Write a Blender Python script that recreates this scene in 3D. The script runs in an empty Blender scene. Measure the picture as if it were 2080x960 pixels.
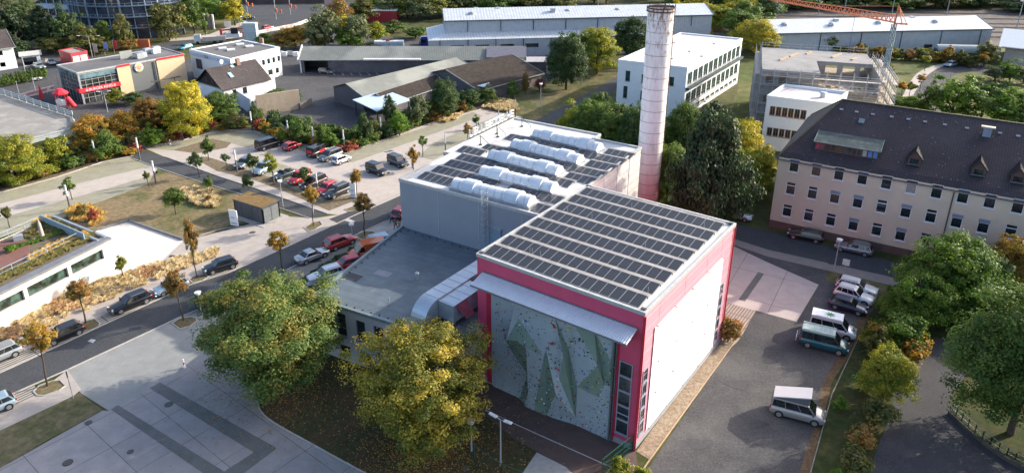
import bpy, bmesh, math, random
import numpy as np
from math import sin, cos, pi, radians, hypot, atan2, degrees, sqrt
from mathutils import Vector, Matrix
               # -- scene, camera, world, sun, exposure
S = bpy.context.scene
COL = S.collection
random.seed(7)
FP_, PIT, ROLL, CYP, HC = 1500.3, .3909, .0023, 367.6, 50.0     # calibrated drone camera
cam = bpy.data.cameras.new('camera'); camo = bpy.data.objects.new('camera', cam); COL.objects.link(camo)
cam.sensor_width = 36; cam.lens = FP_/2080*36; cam.shift_y = -(480-CYP)/2080; cam.clip_start = 1; cam.clip_end = 6000
_r = Vector((1, 0, 0)); _u = Vector((0, sin(PIT), cos(PIT))); _f = Vector((0, cos(PIT), -sin(PIT)))
_cr, _sr = cos(ROLL), sin(ROLL)
_R = _r*_cr+_u*_sr; _U = -_r*_sr+_u*_cr
camo.matrix_world = Matrix(((_R.x, _U.x, -_f.x, 0), (_R.y, _U.y, -_f.y, 0), (_R.z, _U.z, -_f.z, HC), (0, 0, 0, 1)))
S.camera = camo
SUN_AZ, SUN_EL = radians(23), radians(23)
w = bpy.data.worlds.new("World"); S.world = w; w.use_nodes = True
nt = w.node_tree; sky = nt.nodes.new('ShaderNodeTexSky'); sky.sky_type = 'NISHITA'; sky.sun_disc = False
sky.sun_elevation = SUN_EL; sky.sun_rotation = pi/2-SUN_AZ; sky.altitude = 200; sky.air_density = .8; sky.dust_density = 3.5; sky.ozone_density = .8
nt.links.new(sky.outputs[0], nt.nodes['Background'].inputs[0]); nt.nodes['Background'].inputs[1].default_value = 0.15
sl = bpy.data.lights.new('sun', 'SUN'); sl.energy = 2.9; sl.angle = radians(.53); sl.color = (1.0, .90, .76)
so = bpy.data.objects.new('sun', sl); COL.objects.link(so)
so.rotation_euler = Vector((cos(SUN_AZ)*cos(SUN_EL), sin(SUN_AZ)*cos(SUN_EL), sin(SUN_EL))).to_track_quat('Z', 'Y').to_euler()
S.view_settings.view_transform = 'Standard'; S.view_settings.look = 'None'; S.view_settings.gamma = 1
S.view_settings.exposure = 1.38
S.view_settings.use_curve_mapping = False
S.cycles.max_bounces = 6; S.cycles.diffuse_bounces = 3; S.cycles.glossy_bounces = 3; S.cycles.transmission_bounces = 4
S.cycles.transparent_max_bounces = 6; S.cycles.use_denoising = True
               # -- survey: photo pixel -> point of the place
def ray(px, py):
 x = (px-1040)/FP_; y = -(py-CYP)/FP_
 x, y = _cr*x-_sr*y, _sr*x+_cr*y
 return (x, cos(PIT)+y*sin(PIT), -sin(PIT)+y*cos(PIT))
def G(px, py, z=0.0):
 d = ray(px, py); t = (HC-z)/-d[2]
 return Vector((d[0]*t, d[1]*t))
def HT(px, py, g):
 d = ray(px, py); return HC+d[2]*hypot(g[0], g[1])/hypot(d[0], d[1])
               # -- object helpers
def tag(o, label=None, cat=None, group=None, kind=None):
 if label: o['label'] = label
 if cat: o['category'] = cat
 if group: o['group'] = group
 if kind: o['kind'] = kind
 return o
def empty(name, loc, rz=0, label=None, cat=None, group=None):
 o = bpy.data.objects.new(name, None); COL.objects.link(o); o.empty_display_size = .3
 o.location = (loc[0], loc[1], loc[2] if len(loc) > 2 else 0); o.rotation_euler = (0, 0, rz)
 return tag(o, label, cat, group)
class MB:
 def __init__(s): s.v = []; s.f = []; s.m = []
 def poly(s, pts, mi=0):
  i = len(s.v); s.v += [tuple(p) for p in pts]; s.f.append(list(range(i, i+len(pts)))); s.m.append(mi)
 def add(s, v, f, mi=0):
  i = len(s.v); s.v += [tuple(p) for p in v]; s.f += [[a+i for a in q] for q in f]; s.m += [mi]*len(f)
 def box(s, c, d, rz=0, mi=0, rx=0, ry=0):
  M = Matrix.Rotation(rz, 3, 'Z') @ Matrix.Rotation(ry, 3, 'Y') @ Matrix.Rotation(rx, 3, 'X')
  v = [Vector(c)+M @ Vector((x*d[0]/2, y*d[1]/2, z*d[2]/2)) for z in (-1, 1) for x, y in ((-1, -1), (1, -1), (1, 1), (-1, 1))]
  s.add(v, [(3, 2, 1, 0), (4, 5, 6, 7), (0, 1, 5, 4), (1, 2, 6, 5), (2, 3, 7, 6), (3, 0, 4, 7)], mi)
  return s
 def bar(s, a, b, w=.1, h=None, mi=0):
  a = Vector(a); b = Vector(b); d = b-a; L = d.length
  if L < 1e-6: return s
  h = h or w
  q = d.to_track_quat('X', 'Z').to_matrix()
  v = [a+q @ Vector((x*L, y*w/2, z*h/2)) for x in (0, 1) for y, z in ((-1, -1), (1, -1), (1, 1), (-1, 1))]
  s.add(v, [(3, 2, 1, 0), (4, 5, 6, 7), (0, 1, 5, 4), (1, 2, 6, 5), (2, 3, 7, 6), (3, 0, 4, 7)], mi); return s
 def cyl(s, a, b, r, r2=None, n=12, mi=0, cap=True):
  a = Vector(a); b = Vector(b); r2 = r if r2 is None else r2
  q = (b-a).to_track_quat('Z', 'Y').to_matrix()
  v = []
  for c, rr in ((a, r), (b, r2)):
   v += [c+q @ Vector((cos(2*pi*k/n)*rr, sin(2*pi*k/n)*rr, 0)) for k in range(n)]
  f = [(k, (k+1) % n, n+(k+1) % n, n+k) for k in range(n)]
  if cap: f += [tuple(range(n-1, -1, -1)), tuple(range(n, 2*n))]
  s.add(v, f, mi); return s
 def prism(s, pts, z0, z1, mi=0, mt=None):
  pts = [Vector((p[0], p[1])) for p in pts]
  ar = sum(pts[i].x*pts[(i+1) % len(pts)].y-pts[(i+1) % len(pts)].x*pts[i].y for i in range(len(pts)))
  if ar < 0: pts.reverse()
  n = len(pts); v = [(p.x, p.y, z0) for p in pts]+[(p.x, p.y, z1) for p in pts]
  s.add(v, [(i, (i+1) % n, n+(i+1) % n, n+i) for i in range(n)]+[tuple(range(n-1, -1, -1))], mi)
  i = len(s.v)-2*n; s.f.append([i+n+k for k in range(n)]); s.m.append(mi if mt is None else mt); return s
 def clusters(s):
  n = len(s.v)
  if n == 0 or n > 9000: return [s]
  par = list(range(n))
  def find(a):
   while par[a] != a: par[a] = par[par[a]]; a = par[a]
   return a
  for f in s.f:
   r = find(f[0])
   for b in f[1:]: par[find(b)] = r
  root = [find(i) for i in range(n)]; ids = sorted(set(root)); k = len(ids)
  if k == 1 or k > 700: return [s]
  ix = {r: i for i, r in enumerate(ids)}; isl = np.array([ix[r] for r in root]); P = np.array([tuple(p) for p in s.v], float)
  lo = np.full((k, 3), np.inf); hi = -lo; np.minimum.at(lo, isl, P); np.maximum.at(hi, isl, P); sz = (hi-lo).max(1)
  gap = np.maximum(0, np.maximum(lo[:, None]-hi[None], lo[None]-hi[:, None])); near = np.sqrt((gap**2).sum(2)) <= np.maximum(.02, .5*np.maximum(sz[:, None], sz[None]))
  cl = [-1]*k; c = 0
  for i in range(k):
   if cl[i] >= 0: continue
   st = [i]; cl[i] = c
   while st:
    a = st.pop()
    for b in np.nonzero(near[a])[0]:
     if cl[b] < 0: cl[b] = c; st.append(b)
   c += 1
  if c == 1 or c > 90: return [s]
  out = [MB() for _ in range(c)]; mp = {}
  for f, mi in zip(s.f, s.m):
   q = cl[isl[f[0]]]; o = out[q]; g = []
   for v in f:
    if v not in mp: mp[v] = len(o.v); o.v.append(s.v[v])
    g.append(mp[v])
   o.f.append(g); o.m.append(mi)
  return out
 def build(s, name, mats, parent=None, smooth=False, loc=None, one=False):
  if parent is not None and not one:
   cs = s.clusters()
   if len(cs) > 1: return [c.build(name, mats, parent, smooth, loc, True) for c in cs][0]
  me = bpy.data.meshes.new(name); me.from_pydata(s.v, [], s.f)
  if not isinstance(mats, (list, tuple)): mats = [mats]
  for m in mats: me.materials.append(m)
  if max(s.m, default=0) > 0: me.polygons.foreach_set('material_index', s.m)
  if smooth: me.polygons.foreach_set('use_smooth', [True]*len(s.f))
  me.update()
  o = bpy.data.objects.new(name, me); COL.objects.link(o)
  if parent: o.parent = parent
  if loc: o.location = loc
  return o
_cc = {}
def children(o):
 return _cc.get(o.name, [c for c in o.children])
def copy_tree(o, parent=None):
 c = o.copy(); COL.objects.link(c)
 c.parent = parent
 for ch in o.children: copy_tree(ch, c)
 return c
def inward(poly, d):
 n = len(poly); out = []
 ar = sum(poly[i][0]*poly[(i+1) % n][1]-poly[(i+1) % n][0]*poly[i][1] for i in range(n))
 sgn = 1 if ar > 0 else -1
 for i in range(n):
  p0, p1, p2 = (Vector(poly[(i+k) % n][:2]) for k in (-1, 0, 1))
  a = (p1-p0).normalized(); b = (p2-p1).normalized()
  na = Vector((-a.y, a.x))*sgn; nb = Vector((-b.y, b.x))*sgn
  k = d/max(.2, 1+na.dot(nb)); out.append(p1+(na+nb)*k)
 return out
               # -- materials
MATS = {}
def newmat(name):
 m = bpy.data.materials.new(name); m.use_nodes = True
 return m, m.node_tree.nodes, m.node_tree.links, m.node_tree.nodes['Principled BSDF']
def noisecol(N, L, co, scale, c1, c2, lo=.35, hi=.65, detail=6, rough=.6, dist=0):
 n = N.new('ShaderNodeTexNoise'); n.inputs['Scale'].default_value = scale; n.inputs['Detail'].default_value = detail
 n.inputs['Roughness'].default_value = rough; n.inputs['Distortion'].default_value = dist
 L.new(co, n.inputs['Vector'])
 r = N.new('ShaderNodeValToRGB'); r.color_ramp.elements[0].position = lo; r.color_ramp.elements[1].position = hi
 r.color_ramp.elements[0].color = (*c1, 1); r.color_ramp.elements[1].color = (*c2, 1)
 L.new(n.outputs['Fac'], r.inputs[0]); return r.outputs[0], n
def mixc(N, L, fac, a, b, mode='MIX'):
 m = N.new('ShaderNodeMix'); m.data_type = 'RGBA'; m.blend_type = mode
 for s, x in ((0, fac), (6, a), (7, b)):
  if isinstance(x, (int, float)): m.inputs[s].default_value = x
  elif isinstance(x, tuple): m.inputs[s].default_value = (*x, 1)
  else: L.new(x, m.inputs[s])
 return m.outputs[2]
def ramp(N, L, v, a, b, c1=(0, 0, 0), c2=(1, 1, 1)):
 r = N.new('ShaderNodeValToRGB'); r.color_ramp.elements[0].position = a; r.color_ramp.elements[1].position = b
 r.color_ramp.elements[0].color = (*c1, 1); r.color_ramp.elements[1].color = (*c2, 1); L.new(v, r.inputs[0]); return r.outputs[0]
def M(name, col, rough=.6, var=.12, scale=1.5, metal=0, spec=.5, bump=0, bscale=20, stain=None, ssc=.15, coat=0, grime=.0):
 if name in MATS: return MATS[name]
 m, N, L, B = newmat(name)
 co = N.new('ShaderNodeTexCoord').outputs['Object']
 c1 = tuple(c*(1-var) for c in col); c2 = tuple(min(1, c*(1+var)) for c in col)
 c, _ = noisecol(N, L, co, scale, c1, c2)
 c3, _ = noisecol(N, L, co, scale*9, (1-var*.8,)*3, (1, 1, 1), .3, .6)
 c = mixc(N, L, 1.0, c, c3, 'MULTIPLY')
 if stain:
  n = N.new('ShaderNodeTexNoise'); n.inputs['Scale'].default_value = ssc; n.inputs['Detail'].default_value = 7; n.inputs['Roughness'].default_value = .65
  L.new(co, n.inputs['Vector']); f = ramp(N, L, n.outputs['Fac'], .5, .68)
  c = mixc(N, L, f, c, stain)
 L.new(c, B.inputs['Base Color'])
 B.inputs['Roughness'].default_value = rough; B.inputs['Metallic'].default_value = metal
 B.inputs['Specular IOR Level'].default_value = spec; B.inputs['Coat Weight'].default_value = coat; B.inputs['Coat Roughness'].default_value = .06
 if bump:
  n = N.new('ShaderNodeTexNoise'); n.inputs['Scale'].default_value = bscale; L.new(co, n.inputs['Vector'])
  b = N.new('ShaderNodeBump'); b.inputs['Strength'].default_value = bump; b.inputs['Distance'].default_value = .05
  L.new(n.outputs['Fac'], b.inputs['Height']); L.new(b.outputs[0], B.inputs['Normal'])
 MATS[name] = m; return m
def rotco(N, L, az, src='Object', loc=(0, 0, 0), scale=(1, 1, 1)):
 co = N.new('ShaderNodeTexCoord').outputs[src]
 mp = N.new('ShaderNodeMapping'); mp.vector_type = 'TEXTURE'; mp.inputs['Rotation'].default_value = (0, 0, az); mp.inputs['Location'].default_value = loc
 mp.inputs['Scale'].default_value = scale
 L.new(co, mp.inputs['Vector']); return mp.outputs[0], co
def MBrick(name, col, col2, mortar, az, bw, bh, ms=.02, off=.5, rough=.85, var=.15, stain=None, loc=(0, 0, 0), ssc=.12, stlo=.5, sthi=.7, smooth=.1):
 if name in MATS: return MATS[name]
 m, N, L, B = newmat(name)
 co, raw = rotco(N, L, az, loc=loc)
 b = N.new('ShaderNodeTexBrick'); b.offset = off; b.inputs['Scale'].default_value = 1
 b.inputs['Color1'].default_value = (*col, 1); b.inputs['Color2'].default_value = (*col2, 1); b.inputs['Mortar'].default_value = (*mortar, 1)
 b.inputs['Mortar Size'].default_value = ms; b.inputs['Brick Width'].default_value = bw; b.inputs['Row Height'].default_value = bh; b.inputs['Mortar Smooth'].default_value = smooth
 L.new(co, b.inputs['Vector'])
 c3, _ = noisecol(N, L, raw, .7, (1-var,)*3, (1, 1, 1), .35, .65)
 c4, _ = noisecol(N, L, raw, 9, (1-var,)*3, (1, 1, 1), .3, .6)
 c = mixc(N, L, 1.0, b.outputs[0], c3, 'MULTIPLY'); c = mixc(N, L, 1.0, c, c4, 'MULTIPLY')
 if stain:
  n = N.new('ShaderNodeTexNoise'); n.inputs['Scale'].default_value = ssc; n.inputs['Detail'].default_value = 8; n.inputs['Roughness'].default_value = .7
  L.new(raw, n.inputs['Vector']); c = mixc(N, L, ramp(N, L, n.outputs['Fac'], stlo, sthi), c, stain)
 L.new(c, B.inputs['Base Color']); B.inputs['Roughness'].default_value = rough
 MATS[name] = m; return m
def MStripe(name, col, col2, az, period, axis='X', width=.5, rough=.5, metal=0, var=.1, stain=None, src='Object', ssc=.3):
 if name in MATS: return MATS[name]
 m, N, L, B = newmat(name)
 co, raw = rotco(N, L, az, src)
 wv = N.new('ShaderNodeTexWave'); wv.bands_direction = axis; wv.wave_profile = 'SIN'; wv.inputs['Scale'].default_value = (2*pi/period)/20
 L.new(co, wv.inputs['Vector'])
 f = ramp(N, L, wv.outputs['Fac'], width-.15, width+.15)
 c = mixc(N, L, f, col, col2)
 c3, _ = noisecol(N, L, raw, .8, (1-var*1.5,)*3, (1, 1, 1), .35, .65)
 c = mixc(N, L, 1.0, c, c3, 'MULTIPLY')
 if stain:
  n = N.new('ShaderNodeTexNoise'); n.inputs['Scale'].default_value = ssc; n.inputs['Detail'].default_value = 7; L.new(raw, n.inputs['Vector'])
  c = mixc(N, L, ramp(N, L, n.outputs['Fac'], .48, .66), c, stain)
 L.new(c, B.inputs['Base Color']); B.inputs['Roughness'].default_value = rough; B.inputs['Metallic'].default_value = metal
 b = N.new('ShaderNodeBump'); b.inputs['Strength'].default_value = .5; b.inputs['Distance'].default_value = .04
 L.new(wv.outputs['Fac'], b.inputs['Height']); L.new(b.outputs[0], B.inputs['Normal'])
 MATS[name] = m; return m
def Mground(name, c1, c2, c3, s1=.25, s2=6, rough=.95, lo=.4, hi=.62, lo2=.3, hi2=.7, dots=None):
 if name in MATS: return MATS[name]
 m, N, L, B = newmat(name)
 co = N.new('ShaderNodeTexCoord').outputs['Object']
 a, _ = noisecol(N, L, co, s1, c1, c2, lo, hi, 9, .65, .4)
 n = N.new('ShaderNodeTexNoise'); n.inputs['Scale'].default_value = s2; n.inputs['Detail'].default_value = 6; n.inputs['Roughness'].default_value = .75
 L.new(co, n.inputs['Vector'])
 c = mixc(N, L, ramp(N, L, n.outputs['Fac'], .45, .7), a, c3)
 n2 = N.new('ShaderNodeTexNoise'); n2.inputs['Scale'].default_value = s2*.35; n2.inputs['Detail'].default_value = 4; L.new(co, n2.inputs['Vector'])
 c = mixc(N, L, 1.0, c, ramp(N, L, n2.outputs['Fac'], lo2, hi2, (.62,)*3, (1.1,)*3), 'MULTIPLY')
 if dots:
  v = N.new('ShaderNodeTexVoronoi'); v.inputs['Scale'].default_value = dots[1]; L.new(co, v.inputs['Vector'])
  c = mixc(N, L, ramp(N, L, v.outputs['Distance'], dots[2], dots[2]+.06, (1, 1, 1), (0, 0, 0)), c, dots[0])
 L.new(c, B.inputs['Base Color']); B.inputs['Roughness'].default_value = rough; B.inputs['Specular IOR Level'].default_value = .2
 b = N.new('ShaderNodeBump'); b.inputs['Strength'].default_value = .6; b.inputs['Distance'].default_value = .08
 L.new(n.outputs['Fac'], b.inputs['Height']); L.new(b.outputs[0], B.inputs['Normal'])
 MATS[name] = m; return m
def Mglass(name='glass', col=(.02, .03, .035), rough=.05, var=.6, sc=.4):
 if name in MATS: return MATS[name]
 m, N, L, B = newmat(name)
 co = N.new('ShaderNodeTexCoord').outputs['Object']
 c, _ = noisecol(N, L, co, sc, tuple(x*(1-var) for x in col), tuple(x*(1+2*var) for x in col), .4, .6)
 L.new(c, B.inputs['Base Color']); B.inputs['Roughness'].default_value = rough; B.inputs['Specular IOR Level'].default_value = .8
 MATS[name] = m; return m
def Mpaint(name, col, metal=.2):
 return M('paint_'+name, col, rough=.32, var=.03, metal=metal, coat=.8, spec=.5)
WHITE = M('white_render', (.74, .76, .78), .7, .04, .6)
LGREY = M('light_grey_metal', (.45, .47, .49), .4, .06, 2, metal=.3)
DGREY = M('dark_grey_metal', (.06, .065, .07), .5, .15, 2)
GALV = M('galvanised_metal', (.50, .53, .56), .38, .1, 2, metal=.6)
GLASS = Mglass()
BLACK = M('black_rubber', (.012, .012, .013), .8, .2)
RED = M('red_paint', (.52, .025, .035), .45, .06)
WOODB = M('bark', (.075, .055, .04), .9, .3, 6)
CONC = M('concrete_trim', (.36, .35, .33), .85, .12, 2)
               # -- the setting: ground, roads, pavements
def sheet(name, px, layer, mat, smoothn=0, world=None):
 pts = world or [G(*p) for p in px]
 bm = bmesh.new(); z = layer*.004
 vs = [bm.verts.new((p[0], p[1], z)) for p in pts]
 f = bm.faces.new(vs); f.normal_update()
 if f.normal.z < 0: f.normal_flip()
 bmesh.ops.triangulate(bm, faces=[f])
 me = bpy.data.meshes.new(name); bm.to_mesh(me); bm.free(); me.materials.append(mat)
 o = bpy.data.objects.new(name, me); COL.objects.link(o); o['kind'] = 'structure'; return o
def curve(px, k=6):
 out = []
 n = len(px)
 for i in range(n-1):
  p0, p1, p2, p3 = px[max(i-1, 0)], px[i], px[i+1], px[min(i+2, n-1)]
  for j in range(k):
   t = j/k
   out.append(tuple(.5*(2*p1[a]+(p2[a]-p0[a])*t+(2*p0[a]-5*p1[a]+4*p2[a]-p3[a])*t*t+(3*p1[a]-p0[a]-3*p2[a]+p3[a])*t**3) for a in (0, 1)))
 out.append(px[-1]); return out
def kerb(name, px, w=.15, h=.1, mat=None, z0=0):
 m = MB(); pts = [G(*p) for p in px]
 for a, b in zip(pts, pts[1:]):
  d = (b-a).normalized()*w*.3
  m.bar((a.x-d.x*0, a.y-d.y*0, z0+h/2), (b.x+d.x, b.y+d.y, z0+h/2), w, h)
 o = m.build(name, mat or KERB); o['kind'] = 'structure'; return o
KERB = M('kerb_stone', (.40, .38, .35), .85, .12, 3)
AZR = radians(52)
GRASSY = Mground('rough_grass', (.045, .062, .018), (.115, .105, .045), (.09, .10, .03), .06, 1.5)
DRYGR = Mground('dry_grass', (.055, .08, .022), (.20, .16, .085), (.16, .14, .06), .16, 3)
MEADOW = Mground('meadow_grass', (.07, .10, .025), (.16, .155, .06), (.12, .13, .04), .05, 1.2)
LAWN = Mground('lawn_grass', (.075, .10, .032), (.25, .185, .11), (.17, .15, .07), .09, 4, lo=.36, hi=.52)
SOIL = Mground('planting_soil', (.20, .155, .10), (.13, .10, .065), (.26, .22, .15), .8, 6)
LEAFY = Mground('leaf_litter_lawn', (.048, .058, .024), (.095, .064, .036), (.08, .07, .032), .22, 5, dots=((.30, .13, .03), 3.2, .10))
ASPH = Mground('asphalt', (.060, .066, .074), (.080, .086, .093), (.092, .097, .104), .35, 14, .9, lo=.35, hi=.6)
ASPH2 = Mground('old_asphalt', (.085, .085, .09), (.115, .115, .12), (.06, .06, .065), .15, 6, .9)
GRAVEL = Mground('dark_gravel', (.052, .052, .058), (.105, .103, .104), (.15, .148, .145), .16, 12, .9, lo2=.2, hi2=.7)
PATHM = Mground('dark_path', (.048, .05, .06), (.075, .076, .085), (.12, .115, .11), .2, 16, .9, lo2=.2, hi2=.7)
PAVE = MBrick('beige_pavers', (.42, .375, .335), (.46, .41, .365), (.33, .30, .27), AZR, .4, .2, .012, var=.14, stain=(.35, .32, .29), ssc=.2)
LANE = MBrick('lane_pavers', (.45, .40, .36), (.48, .43, .385), (.36, .33, .30), AZR, .4, .2, .012, var=.13, stain=(.38, .345, .315))
BAYS = MBrick('grass_joint_pavers', (.37, .345, .285), (.40, .37, .31), (.21, .215, .13), radians(60), .35, .35, .05, off=0, var=.2, stain=(.27, .265, .17), ssc=.25)
BAYP = MBrick('parking_bay_pavers', (.40, .37, .33), (.43, .40, .36), (.10, .095, .08), AZR, 30, .42, .09, off=0, var=.15)
COBB = MBrick('grey_cobbles', (.30, .31, .30), (.33, .34, .33), (.23, .235, .23), AZR, .22, .16, .018, var=.16, stain=(.21, .215, .215), ssc=.13)
SLAB = MBrick('concrete_slabs', (.36, .335, .33), (.30, .285, .285), (.09, .08, .07), radians(51.5), 5.6, 4.9, .028, off=0, var=.18, stain=(.25, .24, .24), loc=(1.5, 2.2, 0), ssc=.3)
STRIP = MBrick('dark_paver_strip', (.17, .172, .17), (.20, .202, .195), (.09, .095, .09), radians(10), .3, .12, .02, var=.2)
PLAZA = MBrick('white_stone_paving', (.60, .57, .53), (.68, .65, .61), (.44, .42, .39), radians(150), .9, .45, .012, var=.12, stain=(.52, .49, .45))
SLAB2 = MBrick('pale_concrete_slabs', (.50, .43, .40), (.46, .40, .375), (.20, .17, .15), radians(60), 7.5, 6, .04, off=0, var=.14, stain=(.40, .345, .325), loc=(2, 3, 0), ssc=.4)
BRICKP = MBrick('striped_brick_path', (.36, .30, .25), (.40, .335, .28), (.17, .14, .12), radians(55), 20, .35, .07, off=0, var=.15)
REDP = MBrick('dark_red_pavers', (.135, .085, .075), (.165, .105, .09), (.07, .05, .045), radians(-35.6), .3, .15, .015, var=.25)
PEBB = Mground('pebble_strip_stones', (.34, .26, .18), (.42, .34, .25), (.16, .12, .085), .8, 7)
BALL = Mground('railway_ballast', (.105, .09, .08), (.14, .125, .115), (.19, .175, .165), .1, 1.5)
sheet('ground', [], 0, GRASSY, world=[Vector(p) for p in ((-1500, -100), (1500, -100), (1500, 2500), (-1500, 2500))])
sheet('meadow', [(1040, 300), (1055, 240), (1010, 205), (1240, 120), (1290, 150), (1250, 200), (1130, 300)], 1, DRYGR)
sheet('meadow', [(1450, 300), (1500, 180), (1500, 110), (1560, 100), (1810, 105), (1960, 95), (2090, 100), (2400, 130), (2400, 420), (2070, 300), (1700, 300)], 1, MEADOW)
sheet('railway', [(1040, 4), (1300, 12), (1560, 14), (2080, 22), (2600, 30), (2600, 120), (2080, 106), (2020, 92), (1560, 78), (1440, 70), (1250, 45), (1040, 34)], 1, BALL)
sheet('yard', [(-200, 110), (60, 95), (110, 100), (200, 140), (600, 95), (640, 70), (600, 60), (1120, 100), (1130, 160), (930, 230), (640, 300), (540, 300), (500, 240), (300, 262), (170, 262), (0, 250), (-200, 250)], 1, ASPH2)
sheet('road', [(380, 92), (300, 128), (250, 135), (120, 135), (100, 160), (-250, 210), (-250, 150), (60, 128), (250, 108), (345, 84), (430, 78), (505, 46), (480, 26), (380, 24), (380, 14), (520, 8), (700, 2), (900, 2), (760, 24), (640, 34), (560, 66), (520, 78)], 2, ASPH)
sheet('pavement', [(345, 84), (430, 78), (505, 46), (498, 42), (425, 70), (340, 79)], 3, PAVE)
sheet('verge', [(230, 100), (345, 79), (425, 68), (480, 42), (440, 36), (340, 40), (200, 60)], 2, DRYGR)
sheet('verge', [(504, 56), (528, 49), (526, 44), (508, 44), (498, 50)], 3, DRYGR)
sheet('parking_lot', [(-150, 425), (-60, 408), (0, 392), (117, 360), (207, 330), (270, 318), (325, 343), (320, 365), (213, 409), (130, 442), (0, 482), (-60, 500), (-150, 520)], 2, BAYS)
sheet('lane', [(-150, 450), (-60, 430), (0, 414), (130, 380), (245, 352), (318, 335), (320, 352), (228, 380), (140, 404), (0, 443), (-60, 462), (-150, 480)], 3, LANE)
sheet('parking_lot', [(285, 297), (370, 285), (450, 264), (520, 267), (600, 291), (700, 312), (890, 246), (977, 222), (1062, 238), (900, 352), (815, 394), (700, 437), (665, 434), (440, 358), (337, 320)], 2, LANE)
for p in ([(300, 300), (370, 287), (450, 266), (516, 269), (545, 282), (505, 300), (430, 282), (350, 306)],
  [(560, 284), (600, 292), (695, 313), (815, 275), (960, 228), (980, 236), (850, 283), (716, 330), (640, 318)],
  [(880, 290), (1010, 236), (1050, 240), (960, 285), (880, 325), (850, 318)],
  [(480, 322), (560, 330), (610, 345), (700, 370), (705, 392), (655, 410), (560, 370), (470, 348)]):
 sheet('parking_bays', p, 3, BAYS)
sheet('planting_strip', [(395, 322), (440, 347), (520, 367), (585, 392), (668, 428), (745, 398), (735, 390), (655, 407), (600, 385), (560, 364), (470, 334), (420, 318)], 4, SOIL)
sheet('planting_strip', [(351, 305), (430, 282), (470, 290), (460, 300), (400, 312)], 4, SOIL)
sheet('planting_strip', [(-150, 400), (0, 375), (110, 345), (200, 320), (245, 300), (290, 285), (345, 285), (430, 262), (520, 255), (600, 282), (700, 300), (815, 255), (940, 215), (990, 190), (1045, 205), (1050, 235), (977, 223), (890, 246), (700, 312), (600, 291), (520, 267), (450, 264), (370, 285), (285, 297), (270, 318), (207, 331), (117, 361), (0, 393), (-150, 426)], 1.5, SOIL)
sheet('lawn', [(209, 408), (300, 374), (320, 343), (440, 380), (478, 393), (560, 420), (560, 440), (480, 462), (402, 482), (370, 488), (262, 452), (200, 470), (150, 455), (130, 432)], 3, LAWN)
sheet('pavement', [(-150, 700), (-60, 668), (0, 640), (227, 547), (372, 489), (402, 482), (478, 460), (560, 438), (640, 443), (700, 434), (815, 392), (900, 345), (905, 362), (815, 398), (715, 441), (580, 504), (467, 554), (383, 582), (253, 641), (203, 664), (53, 734), (0, 758), (-60, 786), (-150, 826)], 3, PAVE)
sheet('plaza', [(205, 462), (262, 450), (372, 489), (328, 530), (227, 560), (195, 560), (150, 500)], 4, PLAZA)
sheet('parking_bays', [(-150, 800), (-60, 762), (0, 733), (100, 688), (220, 636), (300, 604), (400, 563), (475, 535), (482, 545), (467, 554), (383, 581), (253, 641), (203, 663), (53, 733), (0, 757), (-60, 786), (-150, 826)], 4, BAYP)
sheet('asphalt_lane', [(240, 309), (285, 304), (337, 319), (440, 357), (520, 383), (665, 434), (628, 443), (560, 420), (480, 392), (433, 378), (333, 346), (270, 322)], 4, ASPH)
sheet('road', [(-150, 826), (-60, 785), (0, 757), (53, 733), (203, 663), (253, 640), (383, 580), (467, 553), (580, 503), (715, 440), (815, 396), (900, 355), (1000, 300), (1092, 243), (1150, 212), (1215, 178), (1262, 150), (1290, 160), (1250, 185), (1170, 240), (1110, 290), (960, 380), (870, 420), (790, 448), (715, 482), (662, 507), (580, 550), (480, 597), (373, 641), (137, 751), (0, 811), (-60, 837), (-150, 880)], 4, ASPH)
sheet('parking_bays', [(580, 550), (662, 507), (715, 482), (740, 490), (690, 520), (620, 560), (560, 590), (480, 615), (480, 597)], 5, MBrick('near_bay_pavers', (.20, .20, .195), (.225, .225, .215), (.14, .14, .135), AZR, .2, .2, .01))
sheet('pavement', [(715, 482), (790, 448), (870, 420), (900, 460), (825, 500), (760, 500)], 5, MBrick('grey_pavers', (.33, .325, .315), (.36, .35, .34), (.27, .265, .255), AZR, .4, .2, .01, stain=(.28, .275, .27)))
sheet('car_park', [(560, 600), (700, 520), (760, 498), (830, 500), (830, 560), (700, 650), (610, 640)], 2, ASPH2)
sheet('cobbled_forecourt', [(127, 756), (373, 641), (480, 597), (560, 590), (700, 560), (720, 640), (640, 700), (560, 655), (470, 698), (322, 778), (222, 834), (165, 798)], 3, COBB)
sheet('pavement', [(-150, 900), (-60, 862), (0, 836), (75, 797), (137, 751), (165, 790), (150, 803), (0, 874), (-60, 902), (-150, 945)], 4, PAVE)
sheet('parking_bays', [(-150, 880), (-60, 838), (0, 811), (68, 781), (82, 797), (0, 836), (-60, 862), (-150, 905)], 5, BAYP)
sheet('verge', [(-150, 950), (0, 875), (150, 803), (163, 798), (209, 833), (100, 890), (0, 950), (-80, 990), (-150, 1010)], 4, Mground('parched_verge', (.10, .11, .045), (.21, .165, .10), (.17, .15, .08), .3, 4))
sheet('concrete_yard', [(-300, 1100), (-80, 992), (0, 950), (209, 833), (222, 834), (322, 778), (470, 698), (560, 655), (600, 700), (700, 760), (760, 900), (800, 1100)], 4, SLAB)
sheet('paver_strip', [(225, 831), (240, 822), (480, 972), (520, 1000), (470, 1000)], 5, STRIP)
sheet('paver_strip', [(304, 788), (325, 776), (560, 908), (535, 930)], 5, STRIP)
sheet('paver_strip', [(535, 905), (562, 910), (480, 972), (455, 957)], 6, STRIP)
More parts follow.
